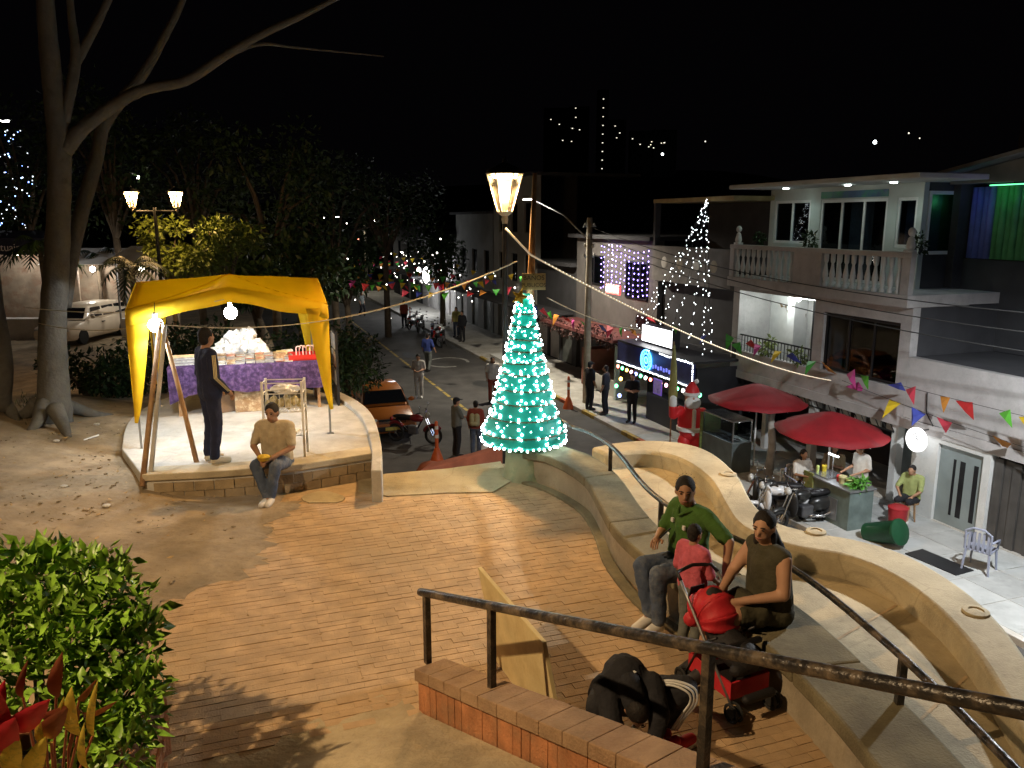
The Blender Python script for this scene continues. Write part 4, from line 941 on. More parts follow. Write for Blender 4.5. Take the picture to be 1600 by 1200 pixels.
# hedge and dark planting behind the stage
for k, (u, v, Y, rx) in enumerate([(130, 575, 15.5, (1.0, .7, .55)), (190, 570, 15.8, (.9, .7, .6)), (250, 545, 16.5, (.9, .8, .8)), (310, 535, 17, (1.0, .8, .9)), (370, 540, 17, (1.0, .8, .85)), (440, 540, 17, (1.0, .8, .9)), (500, 545, 17.5, (.9, .8, .9)), (540, 560, 18, (.7, .8, .9)), (560, 545, 20, (.6, .8, .9))]):
    p = D(u, v, Y); g_ = terr(*SN(p)); shrub('dense dark shrub in the planting bed behind the tent platform', (p.x, p.y, g_ + rx[2] * .9), rx, 1500, .12, M_leaf, 40 + k, zbase=g_ - .02)['group'] = 'dark shrubs behind the platform'
def tree(label, u, v, Y, rx, hbase, m_, count, size, seed, trunk_r=.14, ncl=11):
    c = D(u, v, Y); t = T('leafy_tree', label, 'tree', (c.x, c.y, hbase)); g = random.Random(seed); cs = []; rd = []
    hz = c.z - hbase
    for k in range(ncl):
        cs.append((g.uniform(-.7, .7) * rx[0], g.uniform(-.7, .7) * rx[1], hz + g.uniform(-.7, .7) * rx[2])); q = g.uniform(.3, .5); rd.append((rx[0] * q, rx[1] * q, rx[2] * q))
    leaves('crown', m_, cs, rd, count, size, t, seed=seed, shell=.35)
    b = B(); b.tube([(0, 0, 0), (g.uniform(-.1, .1), 0, hz * .4), (g.uniform(-.2, .2), 0, hz * .75)], [trunk_r, trunk_r * .8, trunk_r * .6], 8)
    for k in cs: b.tube([(0, 0, hz * .55), (k[0] * .5, k[1] * .5, hz * .5 + k[2] * .4), k], [trunk_r * .5, trunk_r * .3, .015], 5)
    b.build('trunk', M_bark, t, smooth='all'); return t
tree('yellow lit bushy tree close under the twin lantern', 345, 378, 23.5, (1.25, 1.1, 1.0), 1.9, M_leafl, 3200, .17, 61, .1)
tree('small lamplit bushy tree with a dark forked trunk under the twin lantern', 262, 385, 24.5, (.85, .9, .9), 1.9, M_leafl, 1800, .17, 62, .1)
dk = [(420, 300, 33, (3.2, 3, 2.6)), (520, 320, 36, (3.2, 3, 2.8)), (470, 420, 31, (1.8, 1.6, 1.3)), (600, 300, 46, (3.6, 3, 3.2)), (170, 250, 35, (3.5, 3, 3)), (30, 260, 36, (2.8, 3, 3)), (690, 400, 50, (2.2, 2, 1.8)), (540, 415, 38, (1.5, 1.4, 1.6)), (400, 445, 28, (1.2, 1.2, .8)), (300, 260, 38, (3.4, 3, 2.6))]
dkl = ['broad dark tree over the park edge behind the tent roof', 'tall dark tree beside the street opposite the shops', 'low dark tree between the lamplit bush and the street', 'large dark tree at the far end of the street', 'wide dark tree standing behind the twin lantern', 'dark tree strung with blue and white lights by the stalls', 'dark street tree in front of the pale far house', 'narrow dark tree at the kerb by the far walker', 'small dark tree just behind the tent ridge', 'dark tree crown rising over the lamplit bushes']
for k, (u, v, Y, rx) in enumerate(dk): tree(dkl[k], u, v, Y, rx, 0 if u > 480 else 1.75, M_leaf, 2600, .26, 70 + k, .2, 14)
# palms
def palm(label, u, v, Y, hb, ln, seed):
    c = D(u, v, Y); t = T('palm', label, 'palm', (c.x, c.y, hb)); h = c.z - hb; g = random.Random(seed)
    B().tube([(0, 0, 0), (.05, 0, h * .5), (0, 0, h)], [.12, .09, .08], 8).build('trunk', M_bark, t, smooth='all')
    for k in range(13):
        a = k * 2.4 + g.uniform(-.2, .2); el = g.uniform(.1, 1.1); b = B(); pr = None; n = 12
        for q in range(n + 1):
            f = q / n; x = ln * f * math.cos(el) ; z = ln * (f * math.sin(el) - .75 * f * f); p = Vector((x * math.cos(a), x * math.sin(a), h + z))
            if pr is not None and q > 1:
                sd = Vector((-math.sin(a), math.cos(a), 0)); L_ = ln * .28 * math.sin(math.pi * (f * .85 + .1))
                for s_ in (-1, 1):
                    tip = p + sd * s_ * L_ + (p - pr) * 1.2 - Vector((0, 0, L_ * .45)); b.add([pr, p, tip], [(0, 1, 2)])
            pr = p
        b.build('frond', M_leaf, t)
palm('small palm with drooping fronds before the lit stalls', 150, 400, 36, 1.9, 1.6, 1); palm('palm with spread fronds beside the parked station wagon', 205, 418, 21, 1.9, 1.2, 2)
palm('dark palm standing between the big tree and the twin lantern', 62, 385, 26, 1.8, 1.5, 4)
# grass tufts by the roots
b = B()
for k in range(260):
    u = random.choice([random.gauss(60, 12), random.gauss(45, 20)]); p = P(u, random.gauss(628, 16), 3.62); z = terr(*SN(p)); a = random.uniform(0, 6.3); h = random.uniform(.04, .12)
    d_ = Vector((math.cos(a), math.sin(a), 0)); b.add([(p.x, p.y, z), (p.x + d_.y * .012, p.y - d_.x * .012, z), tuple(Vector((p.x, p.y, z + h)) + d_ * h * .5)], [(0, 1, 2)])
tag(b.build('weed_tufts', M_leaf), 'weeds growing between the two trunks of the big tree', 'weeds', kind='stuff')
# ================================================================ house row (local axes: x along the street, y towards it)
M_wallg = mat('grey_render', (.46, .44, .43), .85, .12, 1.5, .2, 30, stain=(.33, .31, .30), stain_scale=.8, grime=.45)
M_wallw = mat('white_render', (.62, .62, .60), .8, .1, 1.5, .15, 30, grime=.4)
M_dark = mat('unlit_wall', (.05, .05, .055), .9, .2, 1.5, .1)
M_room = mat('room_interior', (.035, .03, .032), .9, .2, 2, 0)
M_glass = glassmat('window_glass', (.4, .44, .48), .06, .03)
M_frame = mat('white_frame', (.72, .74, .74), .5, .06, 6, .05)
HL = (OX, OY, 0)
def house(name, label, s0=0.0): return T(name, label, 'building', (*G(s0, 0)[:2], 0), A0)
def lb(par, name, m, s, n, z, bev=0, **k):      # local box from ranges
    return B().bb((s[0], n[0], z[0]), (s[1], n[1], z[1])).build(name, m, par, bev=bev, **k)
def pierced(par, name, m, s0, s1, z0, z1, n0, n1, holes):
    ss_ = sorted({s0, s1, *[h[0] for h in holes], *[h[1] for h in holes]}); zs_ = sorted({z0, z1, *[h[2] for h in holes], *[h[3] for h in holes]}); b = B()
    for i in range(len(ss_) - 1):
        run = None
        for j in range(len(zs_) - 1):
            a, c = (ss_[i] + ss_[i + 1]) / 2, (zs_[j] + zs_[j + 1]) / 2
            solid = not any(h[0] < a < h[1] and h[2] < c < h[3] for h in holes)
            if solid: run = (run[0] if run else zs_[j], zs_[j + 1])
            if run and (not solid or j == len(zs_) - 2):
                b.bb((ss_[i], n0, run[0]), (ss_[i + 1], n1, run[1])); run = None
    return b.build(name, m, par)
def window(par, s0, s1, z0, z1, n, fm=None, bars=1, fr=.05, gl=None):
    wdo = B()
    for a, c in (((s0, z0), (s1, z0 + fr)), ((s0, z1 - fr), (s1, z1)), ((s0, z0 + fr), (s0 + fr, z1 - fr)), ((s1 - fr, z0 + fr), (s1, z1 - fr))): wdo.bb((a[0], n - .03, a[1]), (c[0], n + .03, c[1]))
    for k in range(bars):
        x = s0 + (s1 - s0) * (k + 1) / (bars + 1); wdo.bb((x - fr / 2, n - .028, z0 + fr), (x + fr / 2, n + .028, z1 - fr))
    o = wdo.build('window', fm or M_frame, par)
    for k in range(bars + 1):
        a = s0 + (s1 - s0) * k / (bars + 1) + fr * .5; c = s0 + (s1 - s0) * (k + 1) / (bars + 1) - fr * .5
        B().bb((a, n - .006, z0 + fr * .5), (c, n + .006, z1 - fr * .5)).build('pane', gl or M_glass, o)
    return o
# ---------------------------------------------------------------- main house
hA = house('corner_house', 'three storey white house with a balustraded balcony and lit top floor')
S1, S0 = 6.62, -.12
TW_ = -1.35
pierced(hA, 'wall', M_wallg, S0, S1, 2.0, 4.70, -.22, 0, [(3.05, 6.32, 2.78, 4.58), (.19, 2.69, 2.84, 4.32)])
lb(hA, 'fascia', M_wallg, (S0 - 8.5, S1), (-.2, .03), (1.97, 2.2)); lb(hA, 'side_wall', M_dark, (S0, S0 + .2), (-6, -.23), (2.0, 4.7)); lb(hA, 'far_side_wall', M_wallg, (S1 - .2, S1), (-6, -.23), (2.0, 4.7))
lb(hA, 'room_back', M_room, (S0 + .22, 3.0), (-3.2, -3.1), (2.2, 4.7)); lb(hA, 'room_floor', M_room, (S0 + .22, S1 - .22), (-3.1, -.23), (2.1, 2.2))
# lit porch on the middle floor
lb(hA, 'porch_back', M_white, (3.06, S1 - .21), (-1.3, -1.2), (2.2, 4.69)); lb(hA, 'porch_side', M_white, (2.95, 3.05), (-1.2, -.23), (2.2, 4.69)); lb(hA, 'porch_ceiling', M_white, (3.05, S1 - .2), (-1.2, -.22), (4.6, 4.68))
lb(hA, 'porch_pier', M_white, (4.75, 5.05), (-1.19, -.75), (2.2, 4.6))
dr = lb(hA, 'porch_door', mat('pale_blue_door', (.5, .62, .7), .4, .08, 3, 0), (3.15, 3.75), (-1.19, -1.13), (2.3, 4.35)); 
for x in (3.12, 3.78, 4.35): lb(hA, 'door_frame', M_black, (x - .05, x + .05), (-1.19, -1.09), (2.2, 4.4))
lb(hA, 'porch_screen', M_black, (3.82, 4.3), (-1.19, -1.12), (2.2, 4.2))
lamp_p = (4.14, -.45, 4.5)
B().tube([(3.2, -.45, 4.53), (4.3, -.45, 4.53)], .02, 8).build('light_tube', glow('tube_led', (.9, 1, .98), 14), hA); B().ell((4.2, -.4, 4.5), .07).build('porch_bulb', glow('porch_glow', (.95, 1, 1), 60), hA)
lamp('porch_light', (5.2, -.35, 4.40), 34, (.9, 1, .97), .08, hA)
for s, z, q in ((5.75, 4.1, .16), (5.45, 3.95, .14), (4.9, 3.9, .2)):       # wall butterflies and masks
    b = B(); b.add([(s, -1.17, z), (s + q, -1.12, z + q * .7), (s + q * .7, -1.15, z - q * .2), (s - q, -1.12, z + q * .6), (s - q * .7, -1.15, z - q * .25)], [(0, 1, 2), (0, 3, 4)]); b.build('wall_ornament', mat('dull_copper', (.2, .14, .08), .5, .3, 9, 0), hA)
def railing(par, s0, s1, z0, z1, n, step, m_):
    b = B(); b.bb((s0, n - .02, z1 - .04), (s1, n + .02, z1)); b.bb((s0, n - .015, z0), (s1, n + .015, z0 + .03)); r_ = b.build('porch_rail', m_, par); k = s0 + step / 2
    while k < s1: B().bb((k - .009, n - .009, z0 + .03), (k + .009, n + .009, z1 - .04)).build('baluster', m_, par); k += step
railing(hA, 3.08, 6.3, 2.7, 3.28, -.1, .14, M_iron)
w1 = window(hA, .22, 2.66, 2.87, 4.29, -.1, M_black, 2, .05)
B().bb((.3, -.9, 2.9), (2.6, -.88, 4.2)).build('curtain', mat('dark_curtain', (.04, .02, .02), .9, .3, 3, .3), hA)
lb(hA, 'vent', M_black, (6.35, 6.55), (.001, .02), (2.5, 3.0))
# balcony
lb(hA, 'balcony_slab', M_wallg, (S0 - .05, S1 + .05), (-1.6, .24), (4.70, 4.98), bev=.02)
lb(hA, 'rail_cap', M_wallg, (S0 - .02, S1 + .02), (.06, .22), (5.80, 5.92), bev=.015)
lb(hA, 'parapet_panel', M_wallg, (2.72, 3.78), (.08, .2), (4.98, 5.8)); lb(hA, 'parapet_post', M_wallg, (S0, .12), (.07, .21), (4.98, 5.8)); lb(hA, 'parapet_post', M_wallg, (6.42, S1), (.07, .21), (4.98, 5.8))
bp_ = [(.06, 0), (.06, .07), (.035, .1), (.065, .24), (.07, .32), (.04, .5), (.032, .58), (.055, .63), (.06, .70), (.06, .82)]
ob = B(); ob.lathe(bp_, (0, 0, 0), 10); me = bpy.data.meshes.new('baluster'); me.from_pydata(ob.v, [], ob.f); me.materials.append(M_wallw); me.polygons.foreach_set('use_smooth', [True] * len(me.polygons))
for s0, s1 in ((.12, 2.72), (3.78, 6.42)):
    for k in range(11):
        o = bpy.data.objects.new('baluster', me); COL.objects.link(o); o.parent = hA; o.location = (s0 + (s1 - s0) * (k + .5) / 11, .14, 4.98)
for s in (.0, 6.35):       # stone busts on the balcony corners
    b = B(); b.caps((s, .13, 6.05), (s, .13, 6.2), .1, .07); b.ell((s, .13, 6.36), (.075, .085, .1)); b.bb((s - .1, .04, 5.92), (s + .1, .22, 5.98)); b.build('bust', M_wallw, hA, smooth='all')
# top floor
fz = lambda u, v: FS(u, v, TW_)
def topwin(u0, u1, v0, v1, bars):
    a = fz(u1, v0); c = fz(u0, v1); return (a[0], c[0], c[1], a[1])
tw_ = [topwin(1208, 1268, 308, 372, 1), topwin(1276, 1388, 312, 410, 2), topwin(1396, 1436, 300, 385, 0)]
zt0, zt1 = 5.75, 7.2; holes = []
for k, q in enumerate(tw_): holes.append((q[0], q[1], 5.95 if k != 1 else 5.0, 7.18 if k == 0 else 7.16))
pierced(hA, 'top_wall', mat('dim_white', (.5, .55, .53), .8, .1, 2, .1), 1.2, fz(1202, 350)[0], 4.98, 7.5, TW_ - .15, TW_, holes)
bw0, bw1 = fz(1202, 350)[0] + .005, S1
for r_ in range(12):
    for k in range(5):
        a = bw0 + k * .3 + (.15 if r_ % 2 else 0); c = min(a + .29, bw1)
        if a < bw1 - .05: lb(hA, 'brick', mat('clay_block', (.30, .185, .085), .85, .2, 4, .3, 40, rnd=.25), (a, c), (TW_ - .15, TW_ + random.uniform(0, .012)), (4.98 + r_ * .21, 4.98 + r_ * .21 + .2))
for k, h in enumerate(holes): window(hA, h[0], h[1], h[2], h[3], TW_ - .05, M_frame, (1, 2, 0)[k], .075)
lb(hA, 'curtain', mat('pale_lace', (.62, .68, .72), .85, .15, 4, .5, 8), (holes[1][0] + .55 * (holes[1][1] - holes[1][0]) * .6, holes[1][0] + .66 * (holes[1][1] - holes[1][0])), (TW_ - .35, TW_ - .32), (5.0, 7.1))
lb(hA, 'curtain', mat('blue_blind', (.3, .36, .5), .8, .15, 4, .3), (holes[2][0], holes[2][1]), (TW_ - .35, TW_ - .32), (5.9, 7.1))
lb(hA, 'room_back', M_room, (1.36, S1), (-4.2, -4.1), (4.98, 7.5)); lb(hA, 'upper_floor', M_wallg, (S0, S1), (-6, -1.61), (4.72, 4.97)); lb(hA, 'stained_transom', mat('blue_green_band', (.05, .1, .2), .4, .3, 2, 0, stain=(.05, .25, .1)), (holes[1][0], holes[1][1]), (TW_ + .002, TW_ + .02), (7.2, 7.38))
lb(hA, 'roof_slab', mat('roof_edge', (.55, .58, .56), .8, .1, 2, .1), (S0 - .1, S1 + .1), (-1.7, .3), (7.5, 7.62), bev=.02); lb(hA, 'rear_roof', MATS['roof_edge'], (1.2, S1 + .1), (-4.3, -1.71), (7.5, 7.62))
for s in (5.3, 2.9, 1.4):
    B().lathe([(.08, 7.47), (.07, 7.499)], (s, -.6, 0), 12).build('downlight', glow('downlight', (.85, 1, .95), 22 if s > 5 else 9), hA)
    lamp('downlight_lamp', (s, -.6, 7.44), 16 if s > 5 else 9, (.75, 1, .92), .06, hA, spot=150, aim=(0, 0, -1))
# glazed bay at the balcony's end
sd_ = B()
for a, c in (((-1.52, 4.98), (-6, 5.8)), ((-1.52, 7.3), (-6, 7.5)), ((-2.55, 5.8), (-6, 7.3))): sd_.bb((1.2, c[0], a[1]), (1.35, a[0], c[1]))
sd_.build('upper_side_wall', M_dark, hA)
fb_ = B()
for a, c in (((-2.55, 5.8), (-1.52, 5.88)), ((-2.55, 7.22), (-1.52, 7.3)), ((-2.55, 5.88), (-2.47, 7.22)), ((-1.6, 5.88), (-1.52, 7.22))): fb_.bb((1.18, a[0], a[1]), (1.3, c[0], c[1]))
wo_ = fb_.build('window', M_frame, hA); B().bb((1.235, -2.5, 5.85), (1.247, -1.56, 7.25)).build('pane', M_glass, wo_)
lb(hA, 'curtain', mat('green_blind', (.10, .26, .15), .8, .25, 3, .3), (1.5, 1.53), (-2.6, -1.6), (5.5, 7.3)); lamp('green_room_lamp', (1.36, -2.0, 7.05), 1.6, (.3, 1, .5), .05, hA)
for s, z, q in ((6.1, 6.1, .16), (3.9, 6.1, .2), (.3, 6.1, .2)):
    leaves('pot_plant', M_leaf, [(s, -.4, z)], [(q, q, q * 1.2)], 120, .12, hA, seed=int(s * 10))
for q_, c_, r_ in ((0, (5.0, -.05, 3.0), (.25, .12, .2)), (1, (3.6, -.05, 3.0), (.28, .12, .25)), (2, (5.6, -.6, 3.1), (.2, .12, .2))): leaves('porch_plant', M_leafl, [c_], [r_], 80, .14, hA, seed=5 + q_)
# ground floor: piers, dark openings, grilles, door, folding doors
gx = lambda u, v=700: FS(u, v)[0]
for u in (1128, 1190, 1262, 1395): lb(hA, 'pier', M_wallw, (gx(u) - .09, gx(u) + .09), (-.22, -.02), (.11, 1.97))
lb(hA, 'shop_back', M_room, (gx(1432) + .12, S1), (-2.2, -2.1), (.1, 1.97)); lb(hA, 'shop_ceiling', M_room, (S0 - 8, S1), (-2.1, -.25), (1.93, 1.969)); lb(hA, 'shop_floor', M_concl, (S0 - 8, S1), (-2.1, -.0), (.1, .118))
lb(hA, 'shop_back_pale', mat('shop_pale', (.3, .36, .36), .8, .2, 2, .1), (gx(1392), gx(1330)), (-1.4, -1.3), (.12, 1.5))
ds0, ds1 = gx(1530, 760), gx(1462, 760)
lb(hA, 'pier', M_wallw, (ds1 + .03, gx(1432) + .1), (-.2, .012), (.11, 1.97)); lb(hA, 'pier', M_wallw, (ds0 - .2, ds0 - .03), (-.2, .012), (.11, 1.97)); lb(hA, 'lintel', M_wallw, (ds0 - .03, ds1 + .03), (-.2, .008), (1.86, 1.97))
dd = lb(hA, 'door', mat('grey_metal_door', (.24, .28, .28), .4, .1, 3, .05), (ds0 - .02, ds1 + .02), (-.12, -.06), (.12, 1.855))
for f0, f1 in ((.1, .2), (.4, .52), (.62, .68)):
    lb(dd, 'slot', M_black, (ds0 + (ds1 - ds0) * f0, ds0 + (ds1 - ds0) * f1), (-.061, -.055), (.35, 1.6))
fd0 = ds0 - .22
for k in range(12):
    lb(hA, 'folding_panel', mat('dark_slats', (.07, .065, .06), .5, .2, 3, .1), (fd0 - .02 - .2 * (k + 1) + .012, fd0 - .02 - .2 * k), (-.12 - .04 * (k % 2), -.06 - .04 * (k % 2)), (.12, 1.9))
lb(hA, 'grille_rail', M_iron, (gx(1395), gx(1150)), (.0, .03), (1.78, 1.82))
for k in range(26):
    s = gx(1395) + (gx(1150) - gx(1395)) * k / 26; B().tube([(s, .015, 1.8), (s + .12, .015, 1.965)], .012, 4).build('grille_bar', M_iron, hA)
for k in range(9):
    s = gx(1390) + .12 + k * .52; B().bb((s, -.35, 1.68), (s + .34, -.3, 1.9)).build('hung_sheet', M_white if k % 3 else M_concl, hA)
# right hand neighbour: pale band wall, dark upper storey, sloping roof, coloured curtains
hC = house('neighbour_house', 'dark upper storey house with a pale lower wall and blue and green lit curtains')
NC = -2.5
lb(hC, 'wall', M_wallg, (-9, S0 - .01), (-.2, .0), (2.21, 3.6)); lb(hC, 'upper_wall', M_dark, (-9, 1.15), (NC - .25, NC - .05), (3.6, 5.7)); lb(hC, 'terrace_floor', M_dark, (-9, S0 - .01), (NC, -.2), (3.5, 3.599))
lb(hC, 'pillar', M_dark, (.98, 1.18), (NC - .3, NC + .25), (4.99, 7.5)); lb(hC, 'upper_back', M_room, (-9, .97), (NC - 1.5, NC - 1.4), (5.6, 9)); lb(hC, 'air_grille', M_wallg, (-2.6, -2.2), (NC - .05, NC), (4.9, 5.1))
for k in range(24):
    m_ = mat('blue_curtain', (.12, .16, .5), .8, .2, 3, .2) if k < 4 or k > 9 else mat('green_curtain', (.08, .3, .12), .8, .2, 3, .2)
    x = .86 - .16 * k; B().tube([(x, NC - .12 + .03 * (k % 2), 5.72), (x, NC - .12 + .03 * (k % 2), 7.38)], .085, 8).build('curtain_fold', m_, hC, smooth='all')
B().tube([(.3, NC + .15, 7.4), (-.55, NC + .15, 7.4)], .015, 6).build('led_strip', glow('green_strip', (.15, 1, .4), 1.8), hC); B().tube([(-.6, NC + .15, 7.4), (-2.4, NC + .15, 7.4)], .015, 6).build('led_strip', glow('violet_strip', (.3, .25, 1), 8), hC)
lamp('curtain_green_lamp', (-.1, NC + .3, 7.3), .8, (.2, 1, .45), .05, hC); lamp('curtain_blue_lamp', (.65, NC + .35, 7.2), .5, (.25, .3, 1), .05, hC); lamp('curtain_violet_lamp', (-1.3, NC + .3, 7.3), .9, (.3, .28, 1), .05, hC)
b = B(); b.add([(1.2, NC + .9, 7.72), (-9, NC + .9, 9.5), (-9, -7, 9.5), (1.2, -7, 7.72), (1.2, NC + .9, 7.64), (-9, NC + .9, 9.42), (-9, -7, 9.42), (1.2, -7, 7.64)], [(0, 1, 2, 3), (7, 6, 5, 4), (0, 4, 5, 1), (1, 5, 6, 2), (2, 6, 7, 3), (3, 7, 4, 0)]); b.build('roof', mat('roof_grey', (.2, .21, .21), .9, .2, 2, .1), hC)
b = B(); b.add([(1.18, NC + .4, 7.45), (-9, NC + .4, 7.45), (-9, NC + .4, 9.41), (1.18, NC + .4, 7.63), (1.18, NC + .25, 7.45), (-9, NC + .25, 7.45), (-9, NC + .25, 9.41), (1.18, NC + .25, 7.63)], [(0, 1, 2, 3), (7, 6, 5, 4), (0, 4, 5, 1), (1, 5, 6, 2), (2, 6, 7, 3), (3, 7, 4, 0)]); b.build('gable', MATS['roof_grey'], hC)
B().tube([(-.75, .03, 2.9), (-.78, .03, 2.45), (-1.0, .03, 2.2)], .012, 6).build('conduit', M_iron, hC)
# ---------------------------------------------------------------- dark house with the light cone
hB = house('terrace_house', 'unlit two storey house with a roofed terrace behind the hanging light cone')
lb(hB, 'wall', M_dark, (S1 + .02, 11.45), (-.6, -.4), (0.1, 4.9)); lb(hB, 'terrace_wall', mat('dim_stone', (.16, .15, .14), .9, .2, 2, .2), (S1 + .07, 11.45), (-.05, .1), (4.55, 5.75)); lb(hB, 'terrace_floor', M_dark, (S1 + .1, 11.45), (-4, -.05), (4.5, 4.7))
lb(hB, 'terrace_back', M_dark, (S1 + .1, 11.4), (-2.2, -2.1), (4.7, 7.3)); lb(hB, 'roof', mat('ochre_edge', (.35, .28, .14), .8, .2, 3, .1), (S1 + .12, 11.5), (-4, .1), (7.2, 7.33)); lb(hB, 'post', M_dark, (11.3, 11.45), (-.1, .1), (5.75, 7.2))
for k in range(4): B().ell((7.6 + 1.0 * k, .105, 5.2), (.2, .02, .2), n=10, m=6).build('relief', M_concl if k % 2 else M_conc, hB)
lb(hB, 'floor_band', M_dark, (S1 + .02, 11.45), (-.4, -.1), (2.3, 2.5))
# hanging light cone
lc = T('light_cone', 'white LED strands hung as a tall cone against the dark terrace house', 'light string', G(7.6, .45, 7.25), A0)
ledm = glow('white_led', (.9, .96, 1), 6)
for k in range(15):
    a = 2 * math.pi * k / 15; ex, ey = 2.5 * math.cos(a) + .9, .75 * math.sin(a) + .75; L_ = 4.6 + .3 * math.sin(k * 2.2); b = B(); w_ = []
    for q in range(15):
        f = (q + random.random()) / 15; f2 = f ** 1.05; p = Vector((ex * f2, ey * f2, -L_ * f - .25 * math.sin(math.pi * f))); w_.append(p); p = p + Vector((random.uniform(-.03, .03),) * 3)
        b.ell(p, (.011, .011, .02), n=5, m=4)
    o = B().tube(w_, .004, 3).build('strand', M_wire, lc); b.build('led_row', ledm, o)
# ---------------------------------------------------------------- house with violet lights and red sign
hD = house('violet_house', 'small pale house hung with a net of violet lights')
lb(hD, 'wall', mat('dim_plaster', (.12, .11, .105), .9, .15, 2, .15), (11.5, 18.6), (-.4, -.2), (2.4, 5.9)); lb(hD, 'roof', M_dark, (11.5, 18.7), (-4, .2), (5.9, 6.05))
window(hD, 15.9, 17.6, 4.0, 5.2, -.17, M_black, 1, .06); window(hD, 12.2, 13.9, 3.7, 5.1, -.17, M_black, 2, .06)
lb(hD, 'dark_window_plate', M_room, (15.95, 17.55), (-.199, -.195), (4.05, 5.15)); lb(hD, 'dark_window_plate', M_room, (12.25, 13.85), (-.199, -.195), (3.75, 5.05))  # thin dark plates on the solid wall paint the gloom behind the panes
lb(hD, 'awning', mat('dull_red_awning', (.16, .05, .045), .8, .2, 3, .2), (11.6, 18.5), (-.2, 1.5), (2.3, 2.42)); lb(hD, 'shop_wall', M_dark, (11.5, 18.6), (-.6, -.42), (.1, 2.4))
lb(hD, 'shop_pier', mat('brick_red_pier', (.22, .09, .06), .8, .2, 3, .2), (14.6, 15.3), (-.4, 1.0), (.11, 1.6)); lb(hD, 'shop_plinth', M_concl, (12.2, 14.55), (-.3, 1.0), (.11, .75)); lb(hD, 'door_frame', mat('pale_green_frame', (.4, .48, .45), .6, .1, 3, .1), (11.95, 12.1), (1.0, 1.15), (.11, 2.3))
lb(hD, 'door_leaf', M_wallw, (12.9, 13.4), (-.41, -.37), (.11, 2.2))
leaves('hanging_vine', mat('vine', (.10, .045, .04), .6, .5, 4, 0), [(12.2 + .8 * k, 1.3, 2.3 + .1 * math.sin(k)) for k in range(9)], [(.5, .25, .3)] * 9, 1600, .12, hD, seed=9)
vn = T('violet_light_net', 'net of violet LEDs draped over the pale house wall', 'light net', G(0, 0, 0), A0); vio = glow('violet_led', (.34, .22, 1), 9)
for k in range(9):
    b = B()
    for q in range(11): b.ell((12.0 + .36 * q + random.uniform(-.06, .06), -.06, 5.55 - .2 * k - .12 * math.sin(q * .6) + random.uniform(-.03, .03)), (.02, .02, .03), n=5, m=4)
    if k > 4: b.v = b.v
    o = B().tube([(12.0 + .36 * q, -.06, 5.57 - .2 * k - .12 * math.sin(q * .6)) for q in range(11)], .004, 3).build('wire', M_wire, vn); b.build('led_row', vio, o)
for s in (15.85, 14.9): 
    b = B()
    for q in range(8): b.ell((s, -.05, 5.6 - .24 * q), (.02, .02, .03), n=5, m=4)
    o = B().tube([(s, -.05, 5.62), (s, -.05, 3.9)], .004, 3).build('wire', M_wire, vn); b.build('led_row', vio, o)
lamp('violet_glow', G(13.2, .7, 4.8), 6, (.35, .25, 1), .3)
rs = T('red_neon_sign', 'glowing red and white sign box over the awning', 'sign', (*G(FS(958, 452, .8)[0], .8)[:2], FS(958, 452, .8)[1]), A0)
B().box((0, 0, 0), (1.15, .08, .36)).build('box', glow('red_neon', (1, .03, .03), 2.2), rs, bev=.03)
for k in range(7): B().box((-.42 + .14 * k, .05, .0 + .02 * (k % 2)), (.10, .02, .17 - .03 * (k % 3))).build('glyph', glow('hot_white', (1, .82, .78), 7), rs)
# ---------------------------------------------------------------- further houses down the street
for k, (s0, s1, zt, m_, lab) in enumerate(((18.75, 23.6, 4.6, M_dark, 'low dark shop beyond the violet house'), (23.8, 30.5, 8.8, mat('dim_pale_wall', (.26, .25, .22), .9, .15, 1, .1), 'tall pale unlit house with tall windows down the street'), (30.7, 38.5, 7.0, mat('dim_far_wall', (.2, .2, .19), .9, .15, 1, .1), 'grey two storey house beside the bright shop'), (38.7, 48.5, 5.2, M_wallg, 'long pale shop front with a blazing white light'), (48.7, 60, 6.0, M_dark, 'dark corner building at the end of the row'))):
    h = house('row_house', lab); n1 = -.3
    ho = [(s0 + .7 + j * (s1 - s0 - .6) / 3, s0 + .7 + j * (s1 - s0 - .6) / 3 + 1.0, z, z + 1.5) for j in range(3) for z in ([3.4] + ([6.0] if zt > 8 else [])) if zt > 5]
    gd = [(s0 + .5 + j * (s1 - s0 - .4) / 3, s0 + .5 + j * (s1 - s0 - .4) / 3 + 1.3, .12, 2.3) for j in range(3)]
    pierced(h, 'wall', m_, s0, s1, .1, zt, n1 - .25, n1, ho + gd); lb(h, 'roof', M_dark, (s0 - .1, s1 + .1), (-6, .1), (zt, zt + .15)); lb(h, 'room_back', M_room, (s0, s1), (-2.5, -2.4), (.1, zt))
    for q in ho: window(h, q[0], q[1], q[2], q[3], n1 - .12, M_black, 1, .05)
    for q in gd: lb(h, 'shop_shutter', mat('ribbed_shutter', (.12, .13, .12), .5, .3, 3, .2) if (k + int(q[0])) % 2 else M_wallg, (q[0] + .02, q[1] - .02), (n1 - .15, n1 - .1), (.12, 2.2))
    lb(h, 'awning', M_dark, (s0 + .3, s1 - .3), (n1, 1.4), (2.45, 2.52))
lb(hD, 'step', M_wallw, (19.0, 22.5), (.6, 2.6), (.111, .30))
